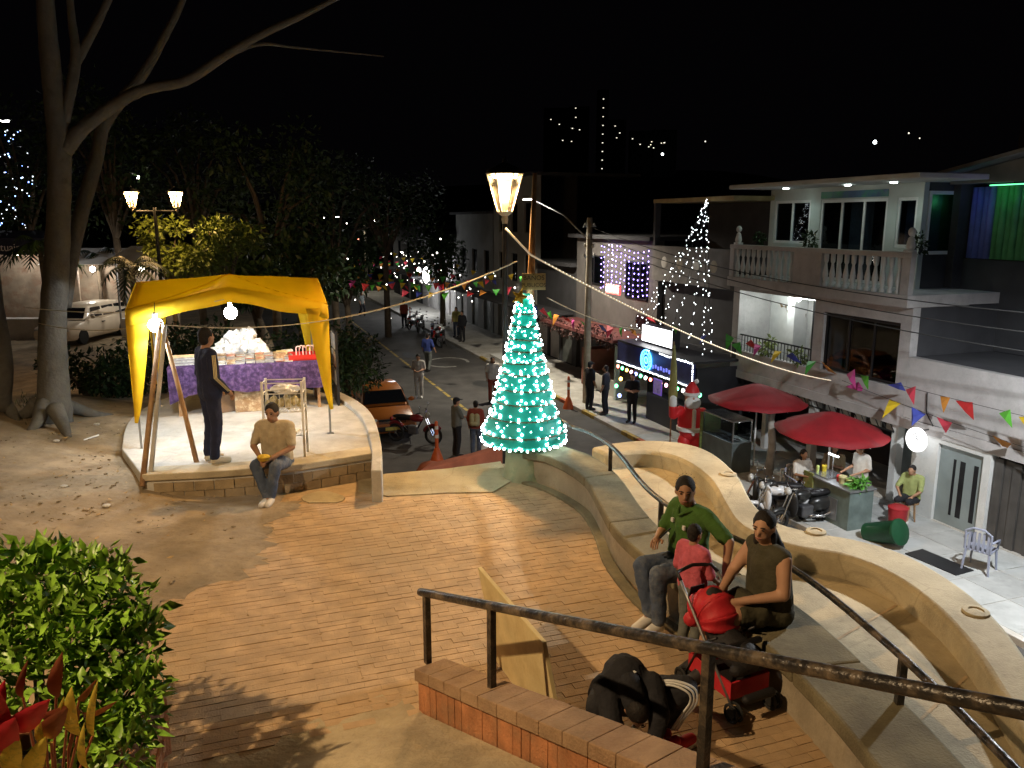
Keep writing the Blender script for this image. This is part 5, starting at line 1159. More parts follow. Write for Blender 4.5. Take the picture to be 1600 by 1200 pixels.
# bright shop lights down the street
for k, (s, n, z, pw, sz) in enumerate(((41.0, 1.2, 2.9, 60, (.7, .3, .8)), (44.5, .9, 3.0, 30, (.35, .2, .35)))):
    p = G(s, n, z); t = T('shop_lamp', ('blazing white lamp box hanging at the far shop front', 'smaller white lamp beside the blazing far shop lamp')[k], 'lamp', p, A0)
    B().ell((0, 0, 0), [q * .7 for q in sz], n=12, m=8).build('globe', glow('shop_white', (1, 1, .98), 22), t, smooth='all'); B().tube([(0, -1.2, .3), (0, 0, sz[2] * .6)], .02, 5).build('bracket', M_iron, t)
    lamp('shop_lamp_light', p + Vector((-.5, -.4, -.8)), pw * 3, (.95, .98, 1), .2)
# ---------------------------------------------------------------- decorated stall
st = T('music_stall', 'black drinks stall with a blue neon wheel and coloured bulb strings', 'stall', G(0, 0, 0), A0)
M_stall = mat('black_stall', (.02, .02, .025), .5, .2, 3, .1)
lb(st, 'back_panel', M_stall, (6.3, 11.0), (-.2, -.1), (.11, 2.5)); lb(st, 'side_panel', M_stall, (6.25, 6.32), (-.1, 1.4), (.11, 2.3)); lb(st, 'roof', M_stall, (6.2, 11.1), (-.2, 1.55), (2.45, 2.52)); lb(st, 'counter', M_stall, (6.4, 9.2), (.9, 1.4), (.11, 1.0))
fb = lb(st, 'fascia', mat('navy_fascia', (.02, .025, .10), .4, .3, 4, 0), (6.2, 11.1), (1.48, 1.55), (1.78, 2.44))
nb = FS(1020, 570, 1.56)
for r_, m_ in ((.34, glow('neon_cyan', (.05, .45, 1), 7)), (.22, glow('neon_blue', (.03, .2, 1), 7)), (.10, glow('neon_cyan', (.05, .45, 1), 7))):
    B().tube([(9.0 + r_ * math.cos(a), 1.58, 2.12 + r_ * math.sin(a)) for a in [k * math.pi / 14 for k in range(28)]], .022, 6, closed=True).build('neon_ring', m_, st)
for k in range(12):
    a = k * math.pi / 6; B().tube([(9.0 + .24 * math.cos(a), 1.58, 2.12 + .24 * math.sin(a)), (9.0 + .32 * math.cos(a), 1.58, 2.12 + .32 * math.sin(a))], .012, 5).build('neon_spoke', MATS['neon_cyan'], st)
for k in range(9): B().box((7.2 + .17 * k, 1.565, 1.98 + .03 * (k % 2)), (.1, .01, .12)).build('fascia_glyph', glow('dim_blue', (.06, .1, .7), 1.2), st)
lamp('neon_light', (9.0, 1.9, 2.1), 5, (.1, .3, 1), .2, st)
lx = T('light_box', 'blank glowing white light box sign above the black stall', 'sign', (*G(9.3, .9)[:2], 2.86), A0)
B().bb((-1.0, -.14, -.3), (1.0, .14, .3)).build('case', M_stall, lx); B().bb((-.97, .141, -.27), (.97, .155, .27)).build('face', glow('lightbox', (1, 1, 1), 5), lx); lamp('lightbox_light', (0, .5, 0), 22, (.95, .98, 1), .3, lx)
for s_ in (-.8, .8): B().bb((s_ - .03, -.03, -.42), (s_ + .03, .03, -.3)).build('leg', M_stall, lx)
def led_line(par, a, c, n, m_, r_, name='led_row'):
    b = B(); a, c = Vector(a), Vector(c)
    for k in range(n): b.ell(a.lerp(c, (k + .5) / n) + Vector((0, 0, random.uniform(-.01, .01))), (r_, r_, r_ * 1.4), n=5, m=4)
    b.build(name, m_, par)
led_line(st, (6.25, 1.57, 1.76), (11.1, 1.57, 1.76), 44, ledm, .02); led_line(st, (6.25, 1.57, 2.46), (8.2, 1.57, 2.46), 20, ledm, .02); led_line(st, (6.22, 1.57, 1.78), (6.22, 1.57, 2.44), 10, ledm, .02)
cc = [('red', (1, .15, .1)), ('green', (.1, 1, .35)), ('amber', (1, .6, .1)), ('pink', (1, .4, .5)), ('blue', (.25, .3, 1)), ('green', (.1, 1, .35)), ('white', (1, .95, .9))]
bs = T('bulb_string', 'string of large coloured bulbs along the black stall edge', 'light string', G(0, 0, 0), A0)
B().tube(sag((11.0, 1.62, 1.7), (6.2, 1.62, 1.66), .06), .008, 4).build('flex', M_wire, bs)
for k in range(15):
    nm, c_ = cc[k % 7]; B().ell((0, 0, 0), (.05, .05, .065), n=10, m=7).build('coloured_bulb', glow('bulb_' + nm, c_, 9), bs, smooth='all', loc=(10.9 - .33 * k, 1.62, 1.60 - .05 * math.sin(math.pi * k / 14)))
for k, (u, v, nm) in enumerate(((970, 592, 'amber'), (963, 603, 'green'), (968, 618, 'blue'), (1093, 617, 'green'), (1090, 634, 'amber'))):
    q = FS(u, v, 1.7); B().ell((0, 0, 0), (.06, .06, .07), n=10, m=7).build('coloured_bulb', glow('bulb_' + nm, (1, 1, 1), 9), bs, smooth='all', loc=(q[0], 1.7, q[1]))
pc_ = T('framed_poster', 'framed purple poster hanging under the stall fascia', 'poster', (*G(8.05, 1.66)[:2], 1.42), A0)
B().box((0, 0, 0), (.5, .03, .5)).build('frame', mat('violet_frame', (.2, .12, .45), .4, .1, 4, 0, emit=(.25, .12, .8), es=.25), pc_); B().box((0, .018, 0), (.42, .008, .42)).build('print', mat('purple_print', (.3, .25, .45), .4, .4, 7, 0, stain=(.05, .04, .1), stain_scale=6, emit=(.25, .18, .5), es=.18), pc_)
# ================================================================ red parasols
M_red = mat('red_parasol', (.23, .007, .012), .7, .15, 3, .2, 20)
def parasol(label, s, n, z, r_, tilt):
    t = T('parasol', label, 'parasol', (*G(s, n)[:2], .11), A0); h = z - .11; k8 = 8; V = [(0, 0, h)]; rings = 5
    for q in range(1, rings + 1):
        for k in range(k8 * 4):
            a = 2 * math.pi * k / (k8 * 4); rib = abs(math.cos(a * 4)); rr2 = r_ * q / rings * (.955 + .045 * rib); V.append((rr2 * math.cos(a), rr2 * math.sin(a), h - (.46 * (q / rings) ** 1.15) - .05 * (1 - rib) * (q / rings) ** 2 + tilt * rr2 * math.cos(a)))
    m = k8 * 4; F = [(0, 1 + k, 1 + (k + 1) % m) for k in range(m)] + [(1 + (q - 1) * m + k, 1 + q * m + k, 1 + q * m + (k + 1) % m, 1 + (q - 1) * m + (k + 1) % m) for q in range(1, rings) for k in range(m)]
    b = B(); b.add(V, F); o = b.build('canopy', M_red, t, smooth='all'); md = o.modifiers.new('thick', 'SOLIDIFY'); md.thickness = .006
    B().tube([(0, 0, 0), (0, 0, h - .02)], .022, 8).build('pole', M_white, t)
    for k in range(k8):
        a = 2 * math.pi * k / k8; B().tube([(0, 0, h - .06), (r_ * .98 * math.cos(a), r_ * .98 * math.sin(a), h - .5 + tilt * r_ * math.cos(a))], .007, 4).build('rib', M_steel, t)
    B().lathe([(.25, 0), (.24, .07), (.05, .1)], (0, 0, 0), 16).build('base', M_concl, t)
q1 = FS(1180, 600, 1.6); q2 = FS(1300, 645, 1.9)
parasol('red parasol over the glazed food display by the inflatable Santa', 3.2, 1.5, 2.46, 1.27, .02); parasol('red parasol over the food counter with the seller', .5, 1.45, 2.31, 1.27, .05)
# ---------------------------------------------------------------- glazed food display
M_bamboo = mat('bamboo_green', (.16, .2, .06), .7, .4, 9, .3, stain=(.28, .2, .08), stain_scale=6)
fdc = FS(1138, 690, 1.6)
fd = T('food_display', 'glass topped food display cart with lit trays', 'food cart', (*G(3.75, 2.0)[:2], .11), A0)
B().bb((-.7, -.3, 0), (.7, .3, .82)).build('cabinet', mat('dark_cabinet', (.09, .11, .11), .5, .2, 4, .1), fd, bev=.01); B().bb((.72, -.34, 0), (.78, .34, 1.35)).build('side_screen', M_bamboo, fd)
for x in (-.68, .68):
    for y in (-.28, .28): B().bb((x - .015, y - .015, .82), (x + .015, y + .015, 1.38)).build('corner_post', M_chrome, fd)
B().bb((-.7, -.3, 1.38), (.7, .3, 1.42)).build('lid', M_chrome, fd); B().bb((-.64, .05, 1.36), (.64, .1, 1.378)).build('light_strip', glow('display_led', (.92, .98, 1), 9), fd); lamp('display_lamp', (0, .1, 1.28), 5, (.95, 1, 1), .1, fd)
for y in (-.295, .295): B().bb((-.66, y - .003, .83), (.66, y + .003, 1.37)).build('glass', M_glass, fd)
for k in range(4): tag(B().lathe([(.1, 0), (.15, .03), (.15, .035), (.1, .012)], (0, 0, 0), 14).build('metal_tray', M_chrome, loc=fd.matrix_basis @ Vector((-.45 + .3 * k, .05, .825)), smooth=True), 'round metal tray inside the glass food display', 'tray', 'trays in the food display')
# ---------------------------------------------------------------- food counter
fcc = FS(1318, 770, 1.7)
fc = T('food_counter', 'L shaped green food counter with a steel griddle under the red parasol', 'food stall', (*G(-.42, 1.95)[:2], .11), A0); fc.scale = (.74, 1, 1)
B().bb((-.95, -.32, 0), (.95, .32, .86)).build('cabinet', mat('teal_cabinet', (.13, .17, .16), .5, .25, 4, .1), fc, bev=.01); B().bb((.55, .325, .02), (.96, .36, .95)).build('bamboo_front', M_bamboo, fc); B().bb((-1.0, -.36, .86), (1.0, .36, .9)).build('worktop', M_steel, fc, bev=.006); B().bb((-.5, .33, .12), (.1, .345, .6)).build('door_panel', M_steel, fc)
B().bb((.1, -.25, .901), (.7, .25, .93)).build('griddle', mat('bright_steel', (.6, .65, .68), .25, .1, 6, .05, metal=.9), fc)
lamp('counter_lamp', (.3, 0, 1.35), 7, (.9, .97, 1), .08, fc); B().tube([(.1, 0, 1.4), (.5, 0, 1.4)], .02, 8).build('tube_lamp', glow('counter_led', (.9, .97, 1), 8), fc); B().tube([(.3, 0, .9), (.3, 0, 1.4)], .012, 6).build('lamp_stand', M_steel, fc)
WM = Matrix.Translation(fc.location) @ Matrix.Rotation(A0, 4, 'Z') @ Matrix.Scale(.74, 4, (1, 0, 0))
for k, (x, y, r_, h, c_, lab) in enumerate(((-.3, .1, .09, .17, (.55, .5, .25), 'straw coloured tub on the food counter'), (-.52, .05, .09, .15, (.5, .55, .2), 'yellow green tub on the food counter'), (-.1, .02, .1, .12, (.5, .03, .03), 'red lidded tub on the food counter'), (.8, -.1, .06, .16, (.7, .55, .05), 'yellow bottle by the griddle'), (.74, .12, .035, .18, (.5, .6, .2), 'pale green bottle by the griddle'))):
    tag(B().lathe([(r_ * .85, 0), (r_, h * .8), (r_ * 1.04, h * .82), (r_ * .9, h)], (0, 0, 0), 14).build('tub' if r_ > .07 else 'bottle', mat('tub_%d' % k, c_, .4, .1, 6, 0), loc=WM @ Vector((x, y, .901)), smooth=True), lab, 'tub' if r_ > .07 else 'bottle')
o = T('lettuce_heap', 'heap of green leaves at the end of the food counter', 'vegetables', WM @ Vector((-.8, .0, .9))); leaves('leaf_mass', mat('lettuce', (.12, .35, .05), .5, .3, 5, 0), [(0, 0, .1)], [(.16, .16, .12)], 160, .13, o, seed=8)
# round sign, tree trunk pillar, stool, bins, chairs
rsn = FS(1432, 687, .35)
o = T('round_sign', 'round glowing white sign with small dark script on the dark doorway', 'sign', (*G(rsn[0], .35)[:2], rsn[1]), A0)
b = B(); b.lathe([(.27, -.03), (.27, .03)], (0, 0, 0), 28); b.v = [(v[0], v[2], v[1]) for v in b.v]; b.build('drum', glow('round_sign_white', (1, 1, 1), 1.8), o)
B().tube([(0, -.35, .2), (0, 0, .2)], .015, 5).build('bracket', M_iron, o)
for k, (x, z) in enumerate(((.04, .12), (-.0, .14), (-.05, .1), (-.09, .02), (-.05, .04))): B().box((x, .056, z), (.05, .008, .02), 0, Matrix.Rotation(.5 * k, 3, 'Y')).build('script_stroke', M_black, o)
lamp('sign_glow', G(rsn[0], .75, rsn[1]), 3.5, (.9, 1, 1), .15)
o = T('log_post', 'rough pale tree trunk post between the two parasols', 'post', (*G(2.7, 1.38)[:2], .11)); B().tube([(0, 0, 0), (.04, 0, .8), (-.02, .02, 1.5), (.03, 0, 1.95)], [.12, .1, .085, .09], 10).build('shaft', mat('pale_log', (.4, .37, .33), .9, .3, 5, .8, 12), o, smooth='all'); B().tube([(.03, 0, 1.7), (.2, .05, 1.95)], [.06, .05], 8).build('stub', MATS['pale_log'], o)
def bin_(label, name, p, r_, h, c_, cat):
    t = T(name, label, cat, p); b = B(); b.lathe([(r_ * .8, 0), (r_ * .86, .02), (r_, h * .92)], (0, 0, 0), 18); b.build('body', mat(name + '_mat', c_, .5, .15, 5, .1), t, smooth=True); B().lathe([(r_ * 1.05, h * .92), (r_ * 1.05, h * .97), (r_ * .7, h * 1.05), (0, h * 1.07)], (0, 0, 0), 18).build('lid', MATS[name + '_mat'], t, smooth=True)
bq = FS(1378, 800, 1.3); bin_('red plastic bucket with lid beside the food counter', 'red_bucket', G(-1.3, 1.1, .11), .2, .48, (.33, .02, .025), 'bucket')
b = B(); gp = G(-1.9, 2.05, .11); gb = T('green_bin', 'green plastic bin lying tipped against the parapet foot', 'bin', gp + Vector((0, 0, .25)), tilt=(R(70), 0, R(30))); B().lathe([(.2, -.4), (.24, .3), (.26, .32), (.23, .33)], (0, 0, 0), 18).build('body', mat('green_plastic', (.008, .06, .024), .5, .15, 5, .1), gb, smooth=True); B().lathe([(.27, .33), (.27, .38), (.1, .43)], (0, 0, 0), 18).build('lid', MATS['green_plastic'], gb, smooth=True)
mp = T('floor_mat', 'dark rubber mat lying on the lit pavement', 'mat', G(-3.0, 1.75, .122), A0 + .1); B().box((0, 0, .01), (1.1, .5, .02)).build('sheet', M_black, mp)
def pchair(label, s, n, rz, m_):
    t = T('plastic_chair', label, 'chair', G(s, n, .11), rz, 'plastic chairs by the food stall')
    for x, y in ((-.2, -.2), (.2, -.2), (-.2, .2), (.2, .2)): B().tube([(x * 1.15, y * 1.15, 0), (x, y, .42)], [.022, .026], 6).build('leg', m_, t)
    B().bb((-.23, -.22, .42), (.23, .22, .45)).build('seat', m_, t, bev=.015)
    b = B()
    for k in range(5): b.bb((-.17 + .08 * k - .02, .2, .45), (-.17 + .08 * k + .02, .225, .8))
    b.tube([(-.22, .21, .44), (-.22, .23, .8), (-.1, .24, .88), (.1, .24, .88), (.22, .23, .8), (.22, .21, .44)], .022, 6); b.build('backrest', m_, t)
    for s_ in (-1, 1): B().tube([(s_ * .24, .22, .66), (s_ * .26, 0, .66), (s_ * .24, -.2, .62), (s_ * .22, -.2, .43)], .02, 6).build('armrest', m_, t, smooth='all')
    return t
M_pw = mat('white_plastic', (.6, .6, .6), .5, .1, 5, 0); M_pd = mat('blue_grey_plastic', (.26, .28, .36), .5, .1, 5, 0)
c0 = FS(1262, 745, .9)
pchair('white plastic chair behind the food counter', 1.35, 1.75, A0 + 2.2, M_pw); pchair('blue grey plastic chair the woman in white sits on', .68, 2.1, A0 - 1.57, M_pd); pchair('grey plastic chair standing by the dark folding doors', -3.5, 1.3, A0 + .4, M_pd)
# inflatable Santa
sp_ = FS(1078, 660, 2.2); sa = T('inflatable_santa', 'waving inflatable Santa in red and white beside the stall', 'inflatable', (*G(5.2, 2.2)[:2], .11), math.atan2(0 - G(5.2, 2.2).x, G(5.2, 2.2).y) + .25)
sa.scale = (1.12,) * 3
M_sr = mat('santa_red', (.55, .02, .025), .45, .1, 4, .1, emit=(.6, .03, .03), es=.05); M_sw = mat('santa_white', (.8, .8, .78), .5, .05, 4, .1)
b = B(); b.ell((0, 0, .78), (.34, .3, .5), n=20, m=12); b.ell((-.15, 0, .25), (.17, .17, .28)); b.ell((.15, 0, .25), (.17, .17, .28)); b.build('body', M_sr, sa, smooth='all')
B().lathe([(.31, .58), (.36, .6), (.36, .68), (.31, .7)], (0, 0, 0), 20).build('belt', M_sw, sa, smooth=True)
B().ell((0, .02, 1.42), (.18, .18, .2)).build('face', mat('santa_skin', (.6, .33, .22), .6, .1, 5, 0), sa, smooth='all')
B().ell((0, -.1, 1.31), (.21, .13, .18)).build('beard', M_sw, sa, smooth='all'); B().lathe([(.2, 1.52), (.16, 1.66), (.07, 1.8), (.02, 1.84)], (0, .02, 0), 18).build('hat', M_sr, sa, smooth=True); B().lathe([(.19, 1.48), (.22, 1.5), (.22, 1.55), (.19, 1.57)], (0, .02, 0), 18).build('hat_brim', M_sw, sa, smooth=True); B().ell((.1, 0, 1.84), .06).build('pompom', M_sw, sa, smooth='all')
b = B(); b.caps((-.28, 0, 1.1), (-.48, -.1, 1.0), .12, .11); b.caps((-.48, -.1, 1.0), (-.5, -.12, 1.2), .11, .1); b.build('arm', M_sr, sa, smooth='all'); B().caps((-.5, -.12, 1.28), (-.5, -.12, 1.42), .1, .09).build('mitten', M_sw, sa, smooth='all')
b = B(); b.caps((.28, 0, 1.05), (.44, -.1, .78), .12, .11); b.build('arm', M_sr, sa, smooth='all'); B().ell((.45, -.15, .7), .1).build('mitten', M_sw, sa, smooth='all'); B().caps((0, -.28, .55), (0, -.3, 1.15), .05, .05).build('trim', M_sw, sa, smooth='all'); B().ell((0, -.17, 1.43), .035).build('nose', MATS['santa_skin'], sa, smooth='all')
for x in (-.17, .17): B().ell((x, -.05, .06), (.13, .19, .08)).build('boot', M_black, sa, smooth='all')
# yellowish banner post beside the stall
o = T('banner_pole', 'furled pale yellow flag on a leaning pole beside the Santa', 'flag', (*G(5.95, 2.4)[:2], .11)); B().tube([(0, 0, 0), (0, 0, 3.1)], .02, 6).build('pole', M_wood, o); B().tube([(.01, 0, 3.0), (.02, 0, 2.4), (.03, 0, 1.6), (.03, 0, 1.0)], [.03, .09, .13, .1], 8).build('furled_flag', mat('pale_yellow_cloth', (.3, .28, .1), .8, .2, 4, .3), o, smooth='all')
# ================================================================ bunting
fl_c = [(.55, .03, .03), (.65, .45, .02), (.06, .35, .05), (.6, .08, .3), (.05, .07, .35), (.5, .2, .03), (.1, .4, .04), (.55, .05, .08)]
fl_m = [mat('flag_%d' % k, c_, .6, .15, 6, .1) for k, c_ in enumerate(fl_c)]; fme = []
for m_ in fl_m:
    me = bpy.data.meshes.new('flag'); me.from_pydata([(-.13, 0, 0), (.13, 0, 0), (.03, .03, -.27), (0, -.03, -.13), (-.13, .003, 0), (.13, .003, 0), (.03, .033, -.27), (0, -.027, -.13)], [], [(0, 1, 3), (1, 2, 3), (2, 0, 3), (5, 4, 7), (6, 5, 7), (4, 6, 7)]); me.materials.append(m_); fme.append(me)
def bunting(label, a, c, sg_, n, sc=1.0, skip=0):
    a, c = Vector(a), Vector(c); t = T('bunting', label, 'bunting', a); pts = [p - a for p in sag(a, c, sg_, 24)]; B().tube(pts, .006, 4).build('cord', M_wire, t); d_ = c - a; rz = math.atan2(d_.y, d_.x)
    for k in range(n):
        f = (k + .5) / n * 24; i = int(f); p = pts[i].lerp(pts[i + 1], f - i)
        if skip and k % skip == 1: continue
        o = bpy.data.objects.new('flag', fme[(k * 3 + n) % 8]); COL.objects.link(o); o.parent = t; o.location = p; o.rotation_euler = (random.uniform(-.9, .9), random.uniform(-.5, .3), rz + random.uniform(-.3, .3)); o.scale = (sc * random.uniform(.8, 1.15),) * 3
bunting('bunting of coloured flags sagging across the main house front', G(6.5, .3, 3.25), G(-5.5, .5, 3.05), .12, 26, 1.5, 3)
bunting('bunting of flags hanging low along the band wall', G(1.6, .25, 2.75), G(-6, .4, 2.35), .1, 11, 1.6, 4)
bunting('bunting with pink and yellow flags over the red awning', G(18, 2.2, 3.1), G(9.8, 1.5, 3.05), .2, 12, 1.5)
bunting('bunting strung from the light box to the middle porch', G(10, 1.2, 3.5), G(4.6, .4, 3.1), .1, 8, 1.2, 2)
for k in range(11):
    s = 21 + k * 3.2; bunting(('first', 'second', 'third', 'fourth', 'fifth', 'sixth', 'seventh', 'eighth', 'ninth', 'tenth', 'eleventh')[k] + ' bunting line spanning the street beyond the violet house', G(s, .6, 3.9 + .15 * math.sin(k * 2)), G(s + 1.2, 10.6, 4.5 + .1 * math.sin(k)), .8, 17, 1.25, 4 if k % 2 else 5)
bunting('bunting tied from the dark trees across to the street light', G(27, 11.4, 4.0), G(14, 3.2, 4.7), .5, 22, 1.15, 3)
# ================================================================ far lights on the hills
hill = B(); V = []; F = []
for i in range(41):
    x = -500 + i * 30; hgt = 25 + 26 * math.exp(-((x - 120) / 190) ** 2) + 14 * math.sin(i * .6) * .3
    V += [(x, 520, -1), (x, 620, hgt * .6), (x, 760, hgt)]
for i in range(40):
    for j in range(2): F.append((3 * i + j, 3 * i + 3 + j, 3 * i + 4 + j, 3 * i + 1 + j))
hill.add(V, F); struct(hill.build('hill', mat('night_hill', (.002, .002, .002), 1, .2, .02, 0), smooth='all'))
fb_m = mat('far_building_wall', (.003, .003, .003), .9, .1, .2, 0); lit = glow('far_window', (1, .93, .75), 1.6); litb = glow('far_flood', (.92, 1, 1), 12)
far = [(875, 210, 36, 46, 'squat apartment block with two lit windows on the far hill'), (905, 206, 22, 44, 'apartment block showing stacked bright windows on the far hill'), (942, 200, 12, 66, 'tall slim tower with a column of lit windows on the hill'), (964, 214, 20, 30, 'low block with one row of lit windows below the tower'), (1003, 224, 26, 22, 'wide low block with dim paired windows on the hill'), (1038, 226, 28, 26, 'hillside block with two bright windows beside each other')]
for k, (u, v, wd_, hh, lab) in enumerate(far):
    p = D(u, v, 560); t = T('hillside_block', lab, 'building', (p.x, p.y, p.z - hh * .6)); B().bb((-wd_ * .3, 0, -6), (wd_ * .3, 8, hh * .97)).build('wall', fb_m, t); g = random.Random(k + 3)
    for q in range(g.randint(3, 6) if k != 2 else 9):
        x = g.uniform(-.28, .28) * wd_ if k != 2 else 0; z = hh * (g.uniform(.45, .95) if k != 2 else .2 + .085 * q); B().bb((x - .42, -.2, z - .22), (x + .42, -.05, z + .22)).build('window', lit if g.random() > .55 else glow('far_dim', (1, .9, .7), 1.4), t)
for k, (u, v, r_, lab) in enumerate(((1367, 222, 1.2, 'brilliant floodlight on the far dark hill'), (1420, 208, .5, 'small lone light high on the far hill'), (1437, 216, .4, 'faint light beside the lone hill light'), (1102, 221, .45, 'single pinprick light on the ridge'), (1035, 241, .8, 'bright lamp at the foot of the hillside blocks'))):
    p = D(u, v, 540); t = T('hill_light', lab, 'light', (p.x, p.y, p.z - 6)); B().tube([(0, 0, 0), (0, 0, 5.8)], .15, 5).build('mast', fb_m, t); B().ell((0, 0, 6), r_, n=8, m=6).build('lamp', litb if k in (0, 4) else lit, t)
# ================================================================ stalls behind the big tree
def stall(label, u, v, Y, wd_, pw, mt_, emit_):
    p = D(u, v, Y); t = T('lit_stall', label, 'stall', (p.x, p.y, 1.75)); h = p.z - 1.75
    for x in (-wd_ / 2, wd_ / 2): B().bb((x - .03, -.03, 0), (x + .03, .03, h)).build('post', M_steel, t)
    b = B(); b.add([(-wd_ / 2 - .2, -.8, h), (wd_ / 2 + .2, -.8, h), (wd_ / 2, 1.5, h + .6), (-wd_ / 2, 1.5, h + .6)], [(0, 1, 2, 3)]); o = b.build('awning', mt_, t); md = o.modifiers.new('t', 'SOLIDIFY'); md.thickness = .02
    B().bb((-wd_ / 2, 1.5, 0), (wd_ / 2, 1.6, h + .6)).build('back_wall', mat('stall_back', (.3, .24, .18), .8, .3, 2, .2, stain=(.25, .15, .1), stain_scale=2.5), t); B().bb((-wd_ / 2 + .1, -.3, 0), (wd_ / 2 - .1, .3, .9)).build('counter', M_wallg, t); B().ell((0, .3, h - .25), .12).build('bulb', glow('stall_bulb', (1, .95, .85), emit_), t); lamp('stall_light', (0, .2, h - .5), pw, (1, .93, .82), .15, t)
    return t
a = stall('lit stall with a dark lettered awning behind the big tree', 20, 385, 33, 3.4, 60, mat('navy_awning', (.03, .035, .06), .8, .2, 3, .2), 30); text('lettering', 'Acatuaina', M_white, .42, a, (.3, -1.02, D(20, 385, 33).z - 1.75 - .02), (math.pi / 2, 0, 0)); B().bb((-1.9, -1.0, D(20, 385, 33).z - 1.75 - .3), (1.9, -.97, D(20, 385, 33).z - 1.75 + .35)).build('awning_skirt', MATS['navy_awning'], a)
stall('bright white roofed stall seen past the big tree', 138, 412, 35, 3.0, 90, mat('white_awning', (.8, .8, .78), .7, .1, 2, .1), 40); stall('small white roofed stall beneath the twin lantern', 215, 410, 33, 1.8, 60, MATS['white_awning'], 40)
# blue and white strings in the tree by the stalls
bl = T('blue_light_string', 'blue and white LED strings looped in the dark tree by the stalls', 'light string', (0, 0, 0))
for k in range(8):
    y0 = 205 + k * 20; pts = [D(-30 + 12 * q, y0 + 8 * math.sin(q * .9 + k) + q * 1.2, 33 - .3 * k) for q in range(8)]; o = B().tube(pts, .008, 3).build('wire', M_wire, bl); b = B(); b2_ = B()
    for q in range(9):
        f = random.uniform(0, 6.9); i = int(f); p = pts[i].lerp(pts[i + 1], f - i) + Vector((0, -.05, random.uniform(-.15, .15))); (b if q % 3 else b2_).ell(p, random.uniform(.014, .03), n=5, m=4)
    b.build('led_row', glow('ice_led', (.8, .92, 1), 3), o); b2_.build('led_row', glow('blue_led', (.2, .35, 1), 8), o)
# small lamps in the dark trees and along the park edge
for k, (u, v, Y, r_, lab) in enumerate(((450, 415, 37, .1, 'warm lamp shining through the dark trees'), (431, 353, 36, .05, 'small lamp high in the dark tree'), (216, 277, 34, .06, 'tiny white lamp above the twin lantern'), (520, 408, 36, .06, 'small white lamp by the street trees'), (505, 435, 38, .05, 'faint lamp low by the street trees'), (585, 345, 47, .05, 'tiny lamp in the far street tree'), (373, 352, 36, .05, 'little lamp over the lamplit bush'), (560, 375, 44, .08, 'reddish lamp in the far trees'), (537, 396, 40, .05, 'pale lamp near the far walker'))):
    p = D(u, v, Y); t = T('park_lamp', lab, 'lamp', p); B().ell((0, 0, 0), r_, n=8, m=6).build('globe', glow('park_glow', (1, .9, .75), 25) if k != 7 else glow('park_red', (1, .25, .15), 6), t, smooth='all'); B().tube([(0, 0, r_), (0, 0, r_ + .6)], .012, 4).build('hook', M_wire, t)
b = B()
for k in range(70): b.ell(D(random.uniform(370, 690), random.gauss(420, 34), random.uniform(36, 56)), random.uniform(.015, .05), n=5, m=4)
tag(b.build('twinkling_lights', glow('twinkle', (1, .93, .82), 9)), 'scatter of tiny fairy lights among the far street trees', 'lights', kind='stuff')
b = B()
for k in range(60): b.ell(G(random.uniform(24, 58), random.uniform(-.2, 1.5), random.uniform(1.6, 4.2)), random.uniform(.015, .05), n=5, m=4)
tag(b.build('shop_lights', MATS['twinkle']), 'scatter of tiny fairy lights along the far shop fronts', 'lights', kind='stuff')
